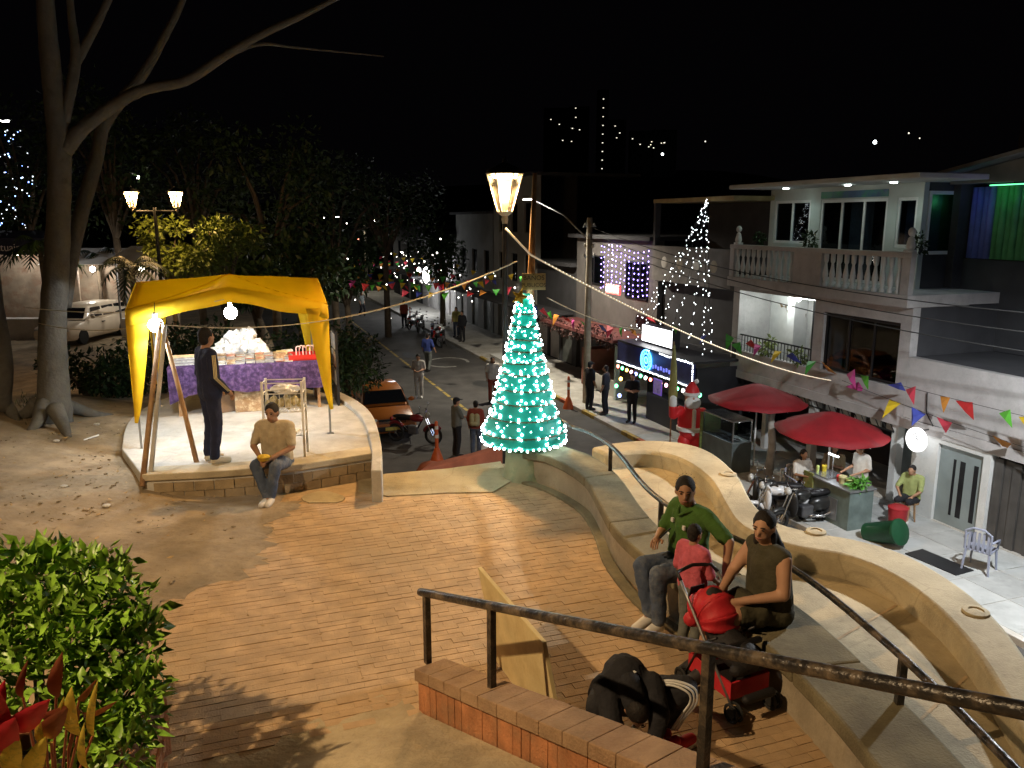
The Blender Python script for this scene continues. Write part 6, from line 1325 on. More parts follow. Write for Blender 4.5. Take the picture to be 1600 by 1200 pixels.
# ================================================================ vehicles
def face(d): return math.atan2(d[0], -d[1])          # rotation that turns local -Y onto d
M_tint = mat('car_glass', (.012, .013, .016), .12, .1, 3, 0, spec=.6)
def car(label, loc, rz, col, L_=4.1, W=1.66, H=1.45, wagon=False, name='parked_car'):
    t = T(name, label, 'car', loc, rz); m_ = mat(name + '_paint' + str(round(col[0], 2)), col, .35, .06, 3, 0, coat=.5); h = L_ / 2; w_ = W / 2
    def loft(st, nm, mm, par=t):
        b = B(); V = []
        for y, wb, wt, z0, z1 in st:
            V += [(-wb * .9, y, z0), (-wb, y, z0 + .09), (-wb, y, (z0 + z1) / 2), (-wt, y, z1 - .06), (-wt + .07, y, z1), (wt - .07, y, z1), (wt, y, z1 - .06), (wb, y, (z0 + z1) / 2), (wb, y, z0 + .09), (wb * .9, y, z0)]
        n = 10; F = [tuple(range(n))[::-1], tuple((len(st) - 1) * n + k for k in range(n))]
        for i in range(len(st) - 1):
            for k in range(n): F.append((i * n + k, i * n + (k + 1) % n, (i + 1) * n + (k + 1) % n, (i + 1) * n + k))
        b.add(V, F); return b.build(nm, mm, par, smooth=True)
    bt = H * .62; rb = h if wagon else h * .95
    loft([(-h, w_ * .86, w_ * .8, .3, .62), (-h + .1, w_ * .95, w_ * .88, .22, .74), (-h + .9, w_, w_ * .95, .2, bt - .03), (-.2 * h, w_, w_ * .97, .2, bt), (.5 * h, w_, w_ * .97, .2, bt + .02), (h - .1, w_ * .96, w_ * .9, .22, bt + (.0 if wagon else -.02)), (h, w_ * .9, w_ * .84, .32, bt - .12)], 'body', m_)
    ys = [-h + 1.0, -h + 1.55, h - .35 if wagon else h - 1.15, h - .06 if wagon else h - .45]
    cab = loft([(ys[0], w_ * .9, w_ * .86, bt - .08, bt + .01), (ys[1], w_ * .88, w_ * .74, bt - .08, H - .02), ((ys[1] + ys[2]) / 2, w_ * .9, w_ * .76, bt - .08, H), (ys[2], w_ * .88, w_ * .74, bt - .08, H - .03), (ys[3], w_ * .88, w_ * .8, bt - .08, bt + .06)], 'cabin', m_)
    def pane(nm, pts): b = B(); b.quad(*pts, .008); b.build(nm, M_tint, t)
    zl, zh = bt + .07, H - .12
    def ysl(z, a, c): return a + (c - a) * (z - bt) / (H - bt)
    wl, wh = w_ * .84, w_ * .72
    pane('windscreen', [(-wl, ysl(zl, ys[0], ys[1]) - .02, zl), (wl, ysl(zl, ys[0], ys[1]) - .02, zl), (wh, ysl(zh, ys[0], ys[1]) - .03, zh), (-wh, ysl(zh, ys[0], ys[1]) - .03, zh)])
    pane('rear_window', [(wl, ysl(zl, ys[3], ys[2]) + .03, zl), (-wl, ysl(zl, ys[3], ys[2]) + .03, zl), (-wh, ysl(zh, ys[3], ys[2]) + .03, zh), (wh, ysl(zh, ys[3], ys[2]) + .03, zh)])
    def sx(z): return w_ * .9 + (w_ * .76 - w_ * .9) * (z - bt) / (H - bt) + .012
    ncab = 3 if wagon else 2; y0, y1 = ys[1] - .15, ys[2] + .05
    for s_ in (-1, 1):
        for k in range(ncab):
            a = y0 + (y1 - y0) * k / ncab + .05; c = y0 + (y1 - y0) * (k + 1) / ncab - .05; q = [(s_ * sx(zl), a, zl), (s_ * sx(zl), c, zl), (s_ * sx(zh), c - (.0 if k else -.0), zh), (s_ * sx(zh), a + (.12 if k == 0 else 0), zh)]
            if s_ < 0: q = q[::-1]
            pane('side_window', q)
        B().ell((s_ * w_ * .68, -h + .07, .62), (.16, .07, .09), n=10, m=6).build('headlight', mat('lamp_glass', (.5, .5, .48), .15, .1, 5, 0), t, smooth='all')
        B().bb((s_ * w_ * .85 - .08, h - .04, .55), (s_ * w_ * .85 + .08, h + .01, .75)).build('tail_light', mat('tail_red', (.3, .01, .01), .2, .1, 5, 0), t)
        B().ell((s_ * (w_ + .09), ys[0] + .35, bt + .1), (.1, .05, .07), n=8, m=6).build('mirror', m_, t, smooth='all'); B().bb((s_ * (w_ + .001) - .01, -.1, bt - .18), (s_ * (w_ + .001) + .015, .1, bt - .15)).build('door_handle', M_black, t)
        for y in (-h + .78, h - .8):
            wh_ = T('wheel', None, None, (s_ * (w_ - .08), y, .3)); wh_.parent = t; tb = B(); tb.lathe([(.2, -.09), (.29, -.09), (.3, -.06), (.3, .06), (.29, .09), (.2, .09)], (0, 0, 0), 20); tb.v = [(v[2], v[0], v[1]) for v in tb.v]; tb.build('tyre', M_rubber, wh_, smooth=True)
            tb = B(); tb.lathe([(.0, -.04), (.2, -.07), (.2, .07), (.0, .04)], (0, 0, 0), 14); tb.v = [(v[2], v[0], v[1]) for v in tb.v]; tb.build('rim', M_steel, wh_, smooth=True)
    B().bb((-w_ * .8, -h - .03, .3), (w_ * .8, -h + .03, .46)).build('front_bumper', M_black if not wagon else m_, t, bev=.02); B().bb((-w_ * .8, h - .03, .3), (w_ * .8, h + .04, .46)).build('rear_bumper', M_black, t, bev=.02); B().bb((-.42, -h + .0, .54), (.42, -h + .05, .68)).build('grille', M_black, t); B().bb((-.22, -h - .04, .34), (.22, -h - .031, .44)).build('number_plate', mat('plate_yellow', (.5, .4, .08), .5, .1, 5, 0), t)
    return t
pc1 = P(615, 690, 0); dS = Vector((DX, DY, 0)); cloc = pc1 + dS * 2.05
car('orange hatchback parked at the kerb behind the red motorbike', (cloc.x, cloc.y, 0), face(-dS), (.42, .13, .02), 3.9, 1.62, 1.42, name='parked_car')
pw_ = D(133, 512, 33); car('cream station wagon parked behind the big tree', (pw_.x, pw_.y, 1.78), face((-.1, -1)), (.74, .64, .50), 4.3, 1.68, 1.5, True, name='parked_car')
lamp('', (0, 0, 0), 0, (1, 1, 1)) if False else None
# ---------------------------------------------------------------- motorbikes
def motorbike(label, loc, rz, col, scooter=False):
    t = T('motorbike', label, 'motorbike', loc, rz, 'parked motorbikes'); pm_ = mat('bike_%02d%02d%02d' % tuple(int(c_ * 99) for c_ in col), col, .3, .1, 5, 0, coat=.4); r_ = .24 if scooter else .29
    for y in (-.62, .62):
        wv = T('wheel', None, None, (0, y, r_)); wv.parent = t
        B().tube([(0, (r_ - .045) * math.cos(a), (r_ - .045) * math.sin(a)) for a in [k * math.pi / 10 for k in range(20)]], .045, 7, closed=True).build('tyre', M_rubber, wv, smooth='all')
        b = B(); b.tube([(-.04, 0, 0), (.04, 0, 0)], .035, 8)
        for k in range(6): a = k * math.pi / 3; b.tube([(0, 0, 0), (0, (r_ - .06) * math.cos(a), (r_ - .06) * math.sin(a))], .01, 4)
        b.build('rim', M_chrome, wv)
        B().tube([(0, y + (r_ + .03) * math.cos(a), r_ + (r_ + .03) * math.sin(a)) for a in [R(20 + 20 * k) for k in range(7)]], .05, 6).build('mudguard', pm_, t, smooth='all')
    b = B(); b.tube([(0, -.32, .84), (0, -.1, .45), (0, .2, .35), (0, .62, r_)], .025, 6); b.tube([(0, -.3, .8), (0, .05, .72), (0, .6, .72)], .022, 6); b.tube([(0, .2, .35), (0, .55, .7)], .018, 6); b.build('frame', M_iron, t)
    for x in (-.06, .06): B().tube([(x, -.35, .88), (x, -.62, r_)], .018, 6).build('fork', M_chrome, t)
    b = B(); b.bb((-.1, -.12, .28), (.1, .18, .55)); b.build('engine', mat('engine_metal', (.15, .15, .16), .4, .2, 8, .1, metal=.7), t, bev=.04)
    b = B(); b.ell((0, -.08, .78), (.12, .24, .12), n=14, m=9); b.build('fuel_tank' if not scooter else 'front_apron', pm_, t, smooth='all')
    if scooter: B().ell((0, -.32, .6), (.19, .08, .32), n=14, m=9).build('leg_shield', pm_, t, smooth='all'); B().ell((0, .42, .55), (.15, .32, .18), n=14, m=9).build('side_panel', pm_, t, smooth='all')
    b = B(); b.ell((0, .36, .80), (.12, .36, .07), n=14, m=8); b.build('seat', M_black, t, smooth='all')
    b = B(); b.tube([(-.36, -.22, 1.0), (-.2, -.32, 1.0), (0, -.36, .93), (.2, -.32, 1.0), (.36, -.22, 1.0)], .014, 6); b.build('handlebar', M_chrome, t)
    for s_ in (-1, 1):
        B().tube([(s_ * .36, -.22, 1.0), (s_ * .24, -.3, 1.0)], .02, 6).build('grip', M_rubber, t); B().tube([(s_ * .25, -.3, 1.0), (s_ * .3, -.33, 1.16)], .006, 4).build('mirror_stalk', M_iron, t); B().ell((s_ * .31, -.33, 1.19), (.06, .015, .04), n=10, m=6).build('mirror', M_chrome, t, smooth='all')
    B().ell((0, -.45, .9), (.09, .07, .09), n=12, m=8).build('headlight', MATS['lamp_glass'], t, smooth='all'); B().tube([(.12, .05, .32), (.14, .4, .3), (.15, .75, .42)], [.025, .04, .045], 8).build('exhaust', M_chrome, t, smooth='all'); B().bb((-.05, .72, .66), (.05, .78, .76)).build('tail_light', MATS['tail_red'], t); B().tube([(-.1, .1, .3), (-.2, .05, 0)], .012, 5).build('side_stand', M_iron, t)
    return t
q = P(648, 692, 0); motorbike('dark red motorbike parked across the front of the orange car', q, face((.93, -.3)), (.2, .015, .02))
for k, (s, n, a, c_, lb_, sc) in enumerate(((27.5, 3.6, 1.2, (.06, .06, .07), 'black motorbike first in the row at the far kerb', 0), (28.8, 3.5, 1.0, (.25, .02, .02), 'red motorbike second in the row at the far kerb', 0), (30.2, 3.5, 1.3, (.03, .05, .15), 'dark blue motorbike third in the row at the far kerb', 0), (33.5, 3.4, 1.1, (.1, .1, .1), 'grey motorbike parked before the grey house', 0), (35.0, 3.5, .9, (.2, .2, .2), 'silver motorbike next to the blazing shop lamp', 0))): motorbike(lb_, G(s, n, 0), A0 + a, c_, sc)
for k, (u, v, a, c_, lb_) in enumerate(((1205, 790, .3, (.03, .03, .03), 'black scooter behind the parapet near the log post'), (1222, 800, .6, (.65, .65, .65), 'white scooter behind the parapet'), (1258, 806, .9, (.02, .02, .02), 'black motorbike behind the parapet by the food counter'))):
    p = P(u, v, .0); s_, n_ = SN(P(u, v - 28, .7)); motorbike(lb_, G(s_, n_, 0), A0 + 2.2 + a, c_, True)
# ---------------------------------------------------------------- delineator posts and cones
def delineator(label, p):
    t = T('delineator_post', label, 'traffic post', p); B().lathe([(.2, 0), (.19, .05), (.07, .4), (.05, .42)], (0, 0, 0), 16).build('base', mat('orange_plastic', (.5, .09, .02), .5, .15, 5, .05), t, smooth=True); B().lathe([(.05, .42), (.045, 1.15), (.02, 1.18)], (0, 0, 0), 12).build('tube', MATS['orange_plastic'], t, smooth=True)
    for z in (.7, .95): B().lathe([(.052, z), (.052, z + .09)], (0, 0, 0), 12).build('band', M_wallw, t)
delineator('orange delineator post with white bands by the motorbike', P(683, 722, 0)); delineator('orange delineator post at the corner of the house pavement', G(11.8, 3.1, 0)); p = P(641, 508, 0); delineator('orange delineator post far up the street', p)
# low red brick stair cheek below the plaza edge
o = T('ramp_wall', 'low curved red brick ramp wall below the plaza edge', 'wall'); a = [P(655, 735, 1.6), P(690, 726, 1.6), P(735, 714, 1.6), P(790, 696, 1.6), P(820, 690, 1.6)]; a = spline(a, 4); c = [p + Vector((.15, .5, 0)) for p in a]
B().strip(a, c, 0, 1.6).build('cheek', mat('red_render', (.28, .09, .05), .85, .2, 3, .2), o, bev=.03); p = P(672, 728, 1.5); B().lathe([(.36, -1.5), (.36, .0), (.2, .25), (0, .32)], (p.x, p.y, 1.3), 18).build('end_drum', MATS['red_render'], o, smooth=True)
# ================================================================ people
PEND = []; EXTRA = {}
clouds = bpy.data.textures.new('cloth_folds', 'CLOUDS'); clouds.noise_scale = .07
def skinm(k): return mat('skin_%d' % k, ((.38, .20, .12), (.34, .185, .11), (.46, .26, .165))[k], .55, .08, 9, .05, spec=.35)
M_hair = mat('black_hair', (.012, .009, .008), .75, .3, 30, .4, 80)
STAND = dict(pel=(0, 0, .93), ch=(0, .01, 1.27), nk=(0, .015, 1.45), hd=(0, -.015, 1.585), hL=(.09, 0, .9), kL=(.1, -.02, .49), aL=(.1, .04, .085), tL=(.12, -.13, .035), hR=(-.09, 0, .9), kR=(-.1, -.02, .49), aR=(-.1, .04, .085), tR=(-.12, -.13, .035), sL=(.18, .01, 1.39), eL=(.235, .03, 1.12), wL=(.23, -.07, .88), sR=(-.18, .01, 1.39), eR=(-.235, .03, 1.12), wR=(-.23, -.07, .88))
SIT = dict(pel=(0, 0, .10), ch=(0, .0, .45), nk=(0, -.01, .62), hd=(0, -.05, .75), hL=(.09, -.02, .09), kL=(.12, -.42, .11), aL=(.12, -.42, -.33), tL=(.13, -.58, -.385), hR=(-.09, -.02, .09), kR=(-.12, -.42, .11), aR=(-.12, -.42, -.33), tR=(-.13, -.58, -.385), sL=(.18, -.0, .56), eL=(.24, -.08, .31), wL=(.13, -.3, .2), sR=(-.18, -.0, .56), eR=(-.24, -.08, .31), wR=(-.13, -.3, .2))
def remesh(b, name, m_, par, vox, sm=6, fold=0.0):
    o = b.build(name, m_, par); md = o.modifiers.new('r', 'REMESH'); md.mode = 'VOXEL'; md.voxel_size = vox; md.use_smooth_shade = True
    md = o.modifiers.new('s', 'SMOOTH'); md.factor = .5; md.iterations = sm
    if fold: md = o.modifiers.new('d', 'DISPLACE'); md.texture = clouds; md.strength = fold; md.mid_level = .5
    PEND.append(o); return o
def person(label, loc, dirv, J=None, base='stand', top=None, bot=None, shoe=None, skin=0, hair='short', near=False, sleeve=.5, legs=1.0, scale=1.0, hat=None, dress=False, bulk=1.0, headyaw=0, cat='person', stripes=None, strap=False, headdown=0, fold=.012, group=None):
    j = dict(STAND if base == 'stand' else SIT); j.update(J or {}); j = {k: Vector(v) for k, v in j.items()}
    vox = .0125 if near else .02
    t = T('person', label, cat, loc, face(dirv), group); t.scale = (scale,) * 3
    sk = skinm(skin); b = B(); f = bulk
    torso = [(j['hL'].lerp(j['pel'], .1), j['sL'].lerp(j['ch'], .48), .105 * f, .088), (j['hR'].lerp(j['pel'], .1), j['sR'].lerp(j['ch'], .48), .105 * f, .088), (j['pel'], j['ch'], .11 * f, .115 * f), (j['sL'].lerp(j['nk'], .15), j['sR'].lerp(j['nk'], .15), .062, .062), (j['hL'], j['hR'], .105 * f, .105 * f), (j['ch'], j['nk'].lerp(j['ch'], .3), .11, .075)]
    for a in torso: b.caps(*a)
    b.caps(j['nk'] - (j['hd'] - j['nk']) * .3, j['hd'], .056, .052)
    hm = Matrix.Rotation(headyaw, 3, 'Z') @ Matrix.Rotation(headdown, 3, 'X')
    hp = lambda v: j['hd'] + hm @ Vector(v)
    b.ell(hp((0, .008, .018)), (.074, .093, .104), hm); b.ell(hp((0, -.028, -.048)), (.052, .058, .062), hm); b.caps(hp((0, -.085, .02)), hp((0, -.103, -.015)), .010, .015); b.ell(hp((0, -.082, -.048)), (.024, .014, .012), hm)
    for s_ in (-1, 1): b.ell(hp((s_ * .077, .01, .0)), (.012, .022, .032), hm)
    arms = {}
    for S in 'LR':
        arms[S] = [(j['s' + S], j['e' + S], .052 * f, .042 * f), (j['e' + S], j['w' + S], .041 * f, .029)]
        for a in arms[S]: b.caps(*a)
        dv = (j['w' + S] - j['e' + S]).normalized(); pc_ = j['w' + S] + dv * .05; b.caps(j['w' + S], pc_ + dv * .02, .028, .032)
        if near:       # fingers: four unequal curled chains and a thumb from the palm's side
            g_ = B(); side = dv.cross(Vector((0, 0, 1))); side = side.normalized() if side.length > .1 else Vector((1, 0, 0)); dn = dv.cross(side).normalized(); dn = dn if dn.z < 0 else -dn
            for q in range(4):
                o_ = pc_ + side * (-.027 + .018 * q) + dv * .022; ln = (.036, .042, .040, .032)[q]; k1 = o_ + dv * ln + dn * .008; k2 = k1 + (dv * .7 + dn * .7) * ln * .75; k3 = k2 + (dv * .2 + dn) * ln * .5
                for a_, c_, r0, r1 in ((o_, k1, .0092, .0085), (k1, k2, .0085, .0078), (k2, k3, .0078, .0068)): g_.caps(a_, c_, r0, r1, 7, 2)
            sg = 1 if S == 'L' else -1; th = j['w' + S] + dv * .03 + side * .028 * sg; t1 = th + (dv * .6 + side * sg * .7).normalized() * .035; t2 = t1 + (dv + dn * .4).normalized() * .03
            g_.caps(th, t1, .0115, .010, 7, 2); g_.caps(t1, t2, .010, .008, 7, 2); EXTRA.setdefault(t.name, []).append(g_)
        b.caps(j['h' + S], j['k' + S], .082 * f, .057 * f); b.caps(j['k' + S], j['a' + S], .055 * f, .037); b.caps(j['a' + S], j['a' + S].lerp(j['t' + S], .9), .038, .03)
    body = remesh(b, 'body', sk, t, vox); body['owner'] = t.name
    e = .013
    if top is not None:
        c = B()
        for a in torso: c.caps(a[0], a[1], a[2] + e, a[3] + e)
        for S in 'LR':
            s0, e0 = j['s' + S], j['e' + S]
            if sleeve > 0:
                f1 = min(1, sleeve / .5); c.caps(s0, s0.lerp(e0, f1), (.052 + .016) * f, (.044 + .014) * f)
                if sleeve > .5: c.caps(e0, e0.lerp(j['w' + S], (sleeve - .5) / .5 * .97), .056 * f, .042)
        remesh(c, 'shirt' if sleeve <= .5 else 'jacket', top, t, vox, 5, fold * (1.7 if near else 1)) if not dress else remesh(c, 'dress_top', top, t, vox, 5, fold)
    if strap: pass
    if bot is not None:
        c = B(); c.caps(j['hL'], j['hR'], .118 * f, .118 * f); c.caps(j['pel'] + Vector((0, 0, .06)) * 0, j['pel'].lerp(j['ch'], .12), .122 * f, .12 * f)
        for S in 'LR':
            c.caps(j['h' + S], j['k' + S].lerp(j['h' + S], max(0, 1 - legs * 2)), .082 * f + e * 1.4, (.057 + e * 1.3) * f)
            if legs > .5: c.caps(j['k' + S], j['k' + S].lerp(j['a' + S], (legs - .5) * 2 * .95), .074 * f, .06)
        if dress: c.caps(j['kL'].lerp(j['hL'], .5), j['kR'].lerp(j['hR'], .5), .1 * f, .1 * f)
        remesh(c, 'trousers' if not dress else 'skirt', bot, t, vox, 5, fold * (1.7 if near else 1))
    if shoe is not None:
        for S in 'LR':
            c = B(); a, tt_ = j['a' + S], j['t' + S]; dn = (tt_ - a); c.caps(a + Vector((0, 0, -.02)), tt_, .05, .042); c.caps(a + Vector((0, .02, -.045)), tt_ + Vector((0, 0, -.008)), .036, .034); remesh(c, 'shoe', shoe, t, .014, 3)
    if hair:
        c = B(); c.ell(hp((0, .022, .038)), (.084, .095, .098), hm); c.ell(hp((0, .05, -.02)), (.072, .06, .07), hm)
        if hair in ('long', 'ponytail'): c.caps(hp((0, .06, -.02)), j['nk'].lerp(j['ch'], .35) + Vector((0, .1, 0)), .06, .05); c.caps(hp((.05, .03, -.05)), hp((.06, .02, -.14)), .035, .028); c.caps(hp((-.05, .03, -.05)), hp((-.06, .02, -.14)), .035, .028)
        remesh(c, 'hair', M_hair, t, .011 if near else .018, 3, .006)
        if near:
            hc = [tuple(hp((0, .035, .046))), tuple(hp((0, .055, -.005)))]; hr_ = [(.08, .085, .092), (.068, .055, .06)]
            if hair == 'long':
                for q in range(6): hc.append(tuple(hp((0, .07, -.02)).lerp(j['nk'].lerp(j['ch'], .35) + Vector((0, .1, 0)), q / 5))); hr_.append((.06, .045, .05))
            leaves('hair_strands', M_hair, hc, hr_, 600, .02, t, aspect=.12, droop=.5 if hair != 'long' else 2.0, shell=.97, seed=len(label))
    if hat is not None:
        c = B(); c.ell(hp((0, .01, .065)), (.09, .105, .075), hm); c.build('cap', hat, t, smooth='all'); c = B(); c.ell(hp((0, -.12, .055)), (.07, .075, .012), hm); c.build('peak', hat, t, smooth='all')
    if near:
        for s_ in (-1, 1):
            B().ell(hp((s_ * .03, -.083, .016)), (.012, .006, .007), hm, 8, 6).build('eye', mat('eye_dark', (.03, .02, .015), .2, .1, 5, 0), t); B().tube([hp((s_ * .014, -.088, .036)), hp((s_ * .03, -.09, .041)), hp((s_ * .048, -.08, .036))], .004, 5).build('eyebrow', M_hair, t)
        B().tube([hp((-.022, -.091, -.047)), hp((0, -.097, -.046)), hp((.022, -.091, -.047))], .0045, 5).build('mouth', mat('lips', (.28, .1, .08), .5, .1, 5, 0), t)
    if stripes:
        for S in 'LR':
            s0, e0, w0 = j['s' + S], j['e' + S], j['w' + S]; sg = 1 if S == 'L' else -1; n_ = Vector((sg, 0, 0)); 
            for q in (-1, 0, 1):
                o_ = n_ * .066 + Vector((0, .017 * q, 0)); o2 = n_ * .058 + Vector((0, .016 * q, 0)); o3 = n_ * .046 + Vector((0, .014 * q, 0))
                B().tube([s0 + o_ + Vector((0, 0, .01)), s0.lerp(e0, .5) + o_, e0 + o2 + Vector((0, 0, 0)), e0.lerp(w0, .5) + o2, w0 + o3], .0055, 4).build('sleeve_stripe', stripes, t)
    return t
C = lambda n_, c_, **k: mat(n_, c_, .9, .14, 9, .35, 45, **k)
navy = C('navy_tracksuit', (.012, .016, .045)); beige = C('beige_tee', (.42, .35, .24)); jeans = mat('faded_jeans', (.065, .09, .15), .9, .25, 8, .35, 60, stain=(.17, .19, .22), stain_scale=5); greenp = C('green_polo', (.045, .11, .018)); olive = C('olive_dress', (.055, .05, .028)); white = C('white_cloth', (.5, .47, .42)); blue = C('blue_shirt', (.03, .05, .2)); blackc = C('black_cloth', (.016, .016, .02)); pink = C('pink_top', (.5, .10, .14)); greyt = C('grey_tee', (.13, .14, .13)); redt = C('red_shirt', (.25, .05, .03)); cream_sh = mat('cream_shoe', (.5, .46, .38), .7, .1, 8, .1); shoe_d = mat('dark_shoe', (.03, .028, .028), .6, .1, 8, .1); shoe_w = mat('white_shoe', (.6, .58, .55), .6, .1, 8, .1)
# man in navy at the table
mp_ = P(336, 722, STZ); person('man in a navy tracksuit with pale sleeve stripes standing at the goods table', (mp_.x, mp_.y, STZ), (.75, .66), dict(wL=(.17, -.16, .93), wR=(-.17, -.16, .93), eR=(-.25, .03, 1.13)), top=navy, bot=navy, shoe=cream_sh, skin=1, near=True, sleeve=1.0, stripes=mat('cream_stripe', (.6, .5, .28), .8, .1, 5, 0), headyaw=.3, scale=1.02)
# man seated on the platform edge
ms = P(436, 730, STZ); person('man in a beige tee and jeans sitting on the platform edge with a yellow tub', (ms.x, ms.y, STZ + .012), (-.12, -1), dict(aL=(.05, -.40, -.27), tL=(.07, -.55, -.315), aR=(.02, -.42, -.27), tR=(.0, -.57, -.315), kL=(.13, -.40, .13), kR=(-.12, -.40, .13), ch=(0, -.04, .44), nk=(0, -.07, .60), hd=(0, -.12, .72), sL=(.19, -.05, .54), sR=(-.19, -.05, .54), eL=(.25, -.15, .30), eR=(-.25, -.15, .30), wL=(.07, -.36, .22), wR=(-.07, -.36, .22)), 'sit', top=beige, bot=jeans, shoe=shoe_w, skin=1, near=True, sleeve=.4, headdown=.15)
tf = T('food_tub', 'open tub of yellow rice held by the man on the platform edge', 'food'); tf.location = (ms.x - .05, ms.y - .42, STZ + .22); B().lathe([(.06, 0), (.08, .04), (.085, .045), (.07, .035)], (0, 0, 0), 16).build('tub', mat('amber_tub', (.5, .32, .04), .5, .1, 5, 0), tf, smooth=True); B().ell((0, 0, .045), (.075, .075, .025)).build('rice', mat('yellow_rice', (.65, .45, .05), .8, .3, 40, .5), tf, smooth='all')
# bench couple and child
person('man in a green polo and jeans sitting on the curved bench with a phone', (1.5, 6.36, SZ + .005), (-.88, -.42), dict(hd=(0, -.07, .75), kL=(.12, -.40, .13), aL=(.1, -.36, -.32), tL=(.12, -.5, -.385), kR=(-.08, -.42, .13), aR=(-.02, -.36, -.31), tR=(.0, -.52, -.38), sR=(-.18, .0, .57), eR=(-.25, -.1, .33), wR=(-.1, -.26, .34), sL=(.18, .02, .57), eL=(.42, .06, .44), wL=(.46, .0, .2)), 'sit', top=greenp, bot=jeans, shoe=shoe_w, skin=1, near=True, sleeve=.42, headyaw=.9, headdown=.1, bulk=1.05)
gp_ = [x for x in scn.objects if x.get('label', '').startswith('man in a green polo')][0]
for x_, z_ in ((-.075, .49), (.08, .47)): B().box((x_, -.128, z_), (.03, .02, .038)).build('shirt_badge', M_wallw, gp_, bev=.004)
B().tube([(.07, .03, .63), (.08, -.05, .61), (.04, -.105, .585), (0, -.125, .55)], .012, 6).build('collar', greenp, gp_, smooth='all'); B().tube([(-.07, .03, .63), (-.08, -.05, .61), (-.04, -.105, .585), (0, -.125, .55)], .012, 6).build('collar', greenp, gp_, smooth='all')
o = T('phone', 'dark phone held by the man in the green polo', 'phone', (1.27, 6.32, SZ + .38), 1.0); B().box((0, 0, 0), (.075, .012, .15), 0, Matrix.Rotation(.7, 3, 'X')).build('case', M_black, o, bev=.004); B().box((0, -.009, .006), (.066, .002, .135), 0, Matrix.Rotation(.7, 3, 'X')).build('screen', mat('dim_screen', (.05, .06, .07), .2, .1, 5, 0), o)
person('woman in an olive sleeveless dress sitting on the bench beside the stroller', (1.97, 5.62, SZ + .005), (-.93, -.36), dict(kL=(.11, -.42, .14), aL=(.06, -.62, -.26), tL=(.06, -.78, -.36), kR=(-.12, -.42, .14), aR=(-.14, -.52, -.30), tR=(-.14, -.68, -.385), ch=(0, -.05, .44), nk=(0, -.08, .60), hd=(0, -.12, .735), sL=(.175, -.06, .54), sR=(-.175, -.06, .54), eL=(.24, -.1, .3), wL=(.1, -.38, .24), eR=(-.22, -.2, .32), wR=(-.06, -.42, .26)), 'sit', top=olive, bot=olive, shoe=shoe_d, skin=2, near=True, sleeve=0, legs=.42, hair='long', dress=True, bulk=1.12, headyaw=.5, headdown=.1)
person('small child in a pink top standing between the bench man and the stroller', (1.42, 5.86, PZ), (.8, .5), dict(eR=(-.24, -.05, 1.12), wR=(-.2, -.2, 1.0)), top=pink, bot=greyt, shoe=shoe_d, skin=1, near=True, sleeve=.5, scale=.64, bulk=1.1)
# stroller
sr = T('stroller', 'red and black baby stroller parked by the curved bench', 'stroller', (1.56, 5.3, PZ), face((.45, -.9)))
M_sred = mat('stroller_red', (.48, .02, .03), .6, .12, 6, .3, 14); M_sblk = mat('stroller_black', (.014, .013, .014), .7, .2, 8, .3)
for x, y in ((-.22, -.36), (.22, -.36), (-.24, .3), (.24, .3)):
    for q in (-.03, .03):
        wv = B(); wv.tube([(x + q, y + .075 * math.cos(a), .085 + .075 * math.sin(a)) for a in [k * math.pi / 8 for k in range(16)]], .014, 6, closed=True); wv.tube([(x + q - .008, y, .085), (x + q + .008, y, .085)], .05, 10); wv.build('wheel', M_rubber, sr, smooth=True)
for s_ in (-.22, .22):
    B().tube([(s_, -.36, .1), (s_, .0, .5), (s_, .28, .82), (s_, .42, .98)], .014, 8).build('frame_tube', M_steel, sr, smooth='all'); B().tube([(s_, .3, .1), (s_, .1, .5), (s_, -.1, .66)], .013, 8).build('frame_tube', M_black, sr, smooth='all')
B().tube([(-.22, .42, .98), (-.2, .5, 1.03), (0, .53, 1.05), (.2, .5, 1.03), (.22, .42, .98)], .018, 8).build('handle', M_black, sr, smooth='all')
B().bb((-.2, -.3, .16), (.2, .25, .19)).build('basket_floor', M_sblk, sr); b = B(); b.bb((-.21, -.31, .17), (.21, -.29, .33)); b.bb((-.21, .24, .17), (.21, .26, .33)); b.bb((-.22, -.31, .17), (-.2, .26, .33)); b.bb((.2, -.31, .17), (.22, .26, .33)); b.build('basket', M_sred, sr)
b = B(); b.caps((0, -.22, .48), (0, .05, .5), .15, .16); b.caps((0, .05, .5), (0, .22, .82), .15, .13); remesh(b, 'seat', M_sblk, sr, .02)
b = B(); b.caps((-.14, -.28, .42), (.14, -.28, .42), .06, .06); b.caps((-.14, -.42, .22), (.14, -.42, .22), .04, .04); b.build('leg_rest', M_sblk, sr, smooth='all')
ribs = [(R(-2), .25), (R(30), .28), (R(66), .30), (R(102), .29), (R(140), .27)]
for a, r_ in ribs: B().tube([(.21 * math.sin(c_), .22 - r_ * math.cos(a) * math.cos(c_) ** .6, .64 + r_ * 1.05 * math.sin(a) * math.cos(c_) ** .6) for c_ in [-1.5 + 3.0 * k / 12 for k in range(13)]], .006, 5).build('canopy_rib', M_sred, sr)
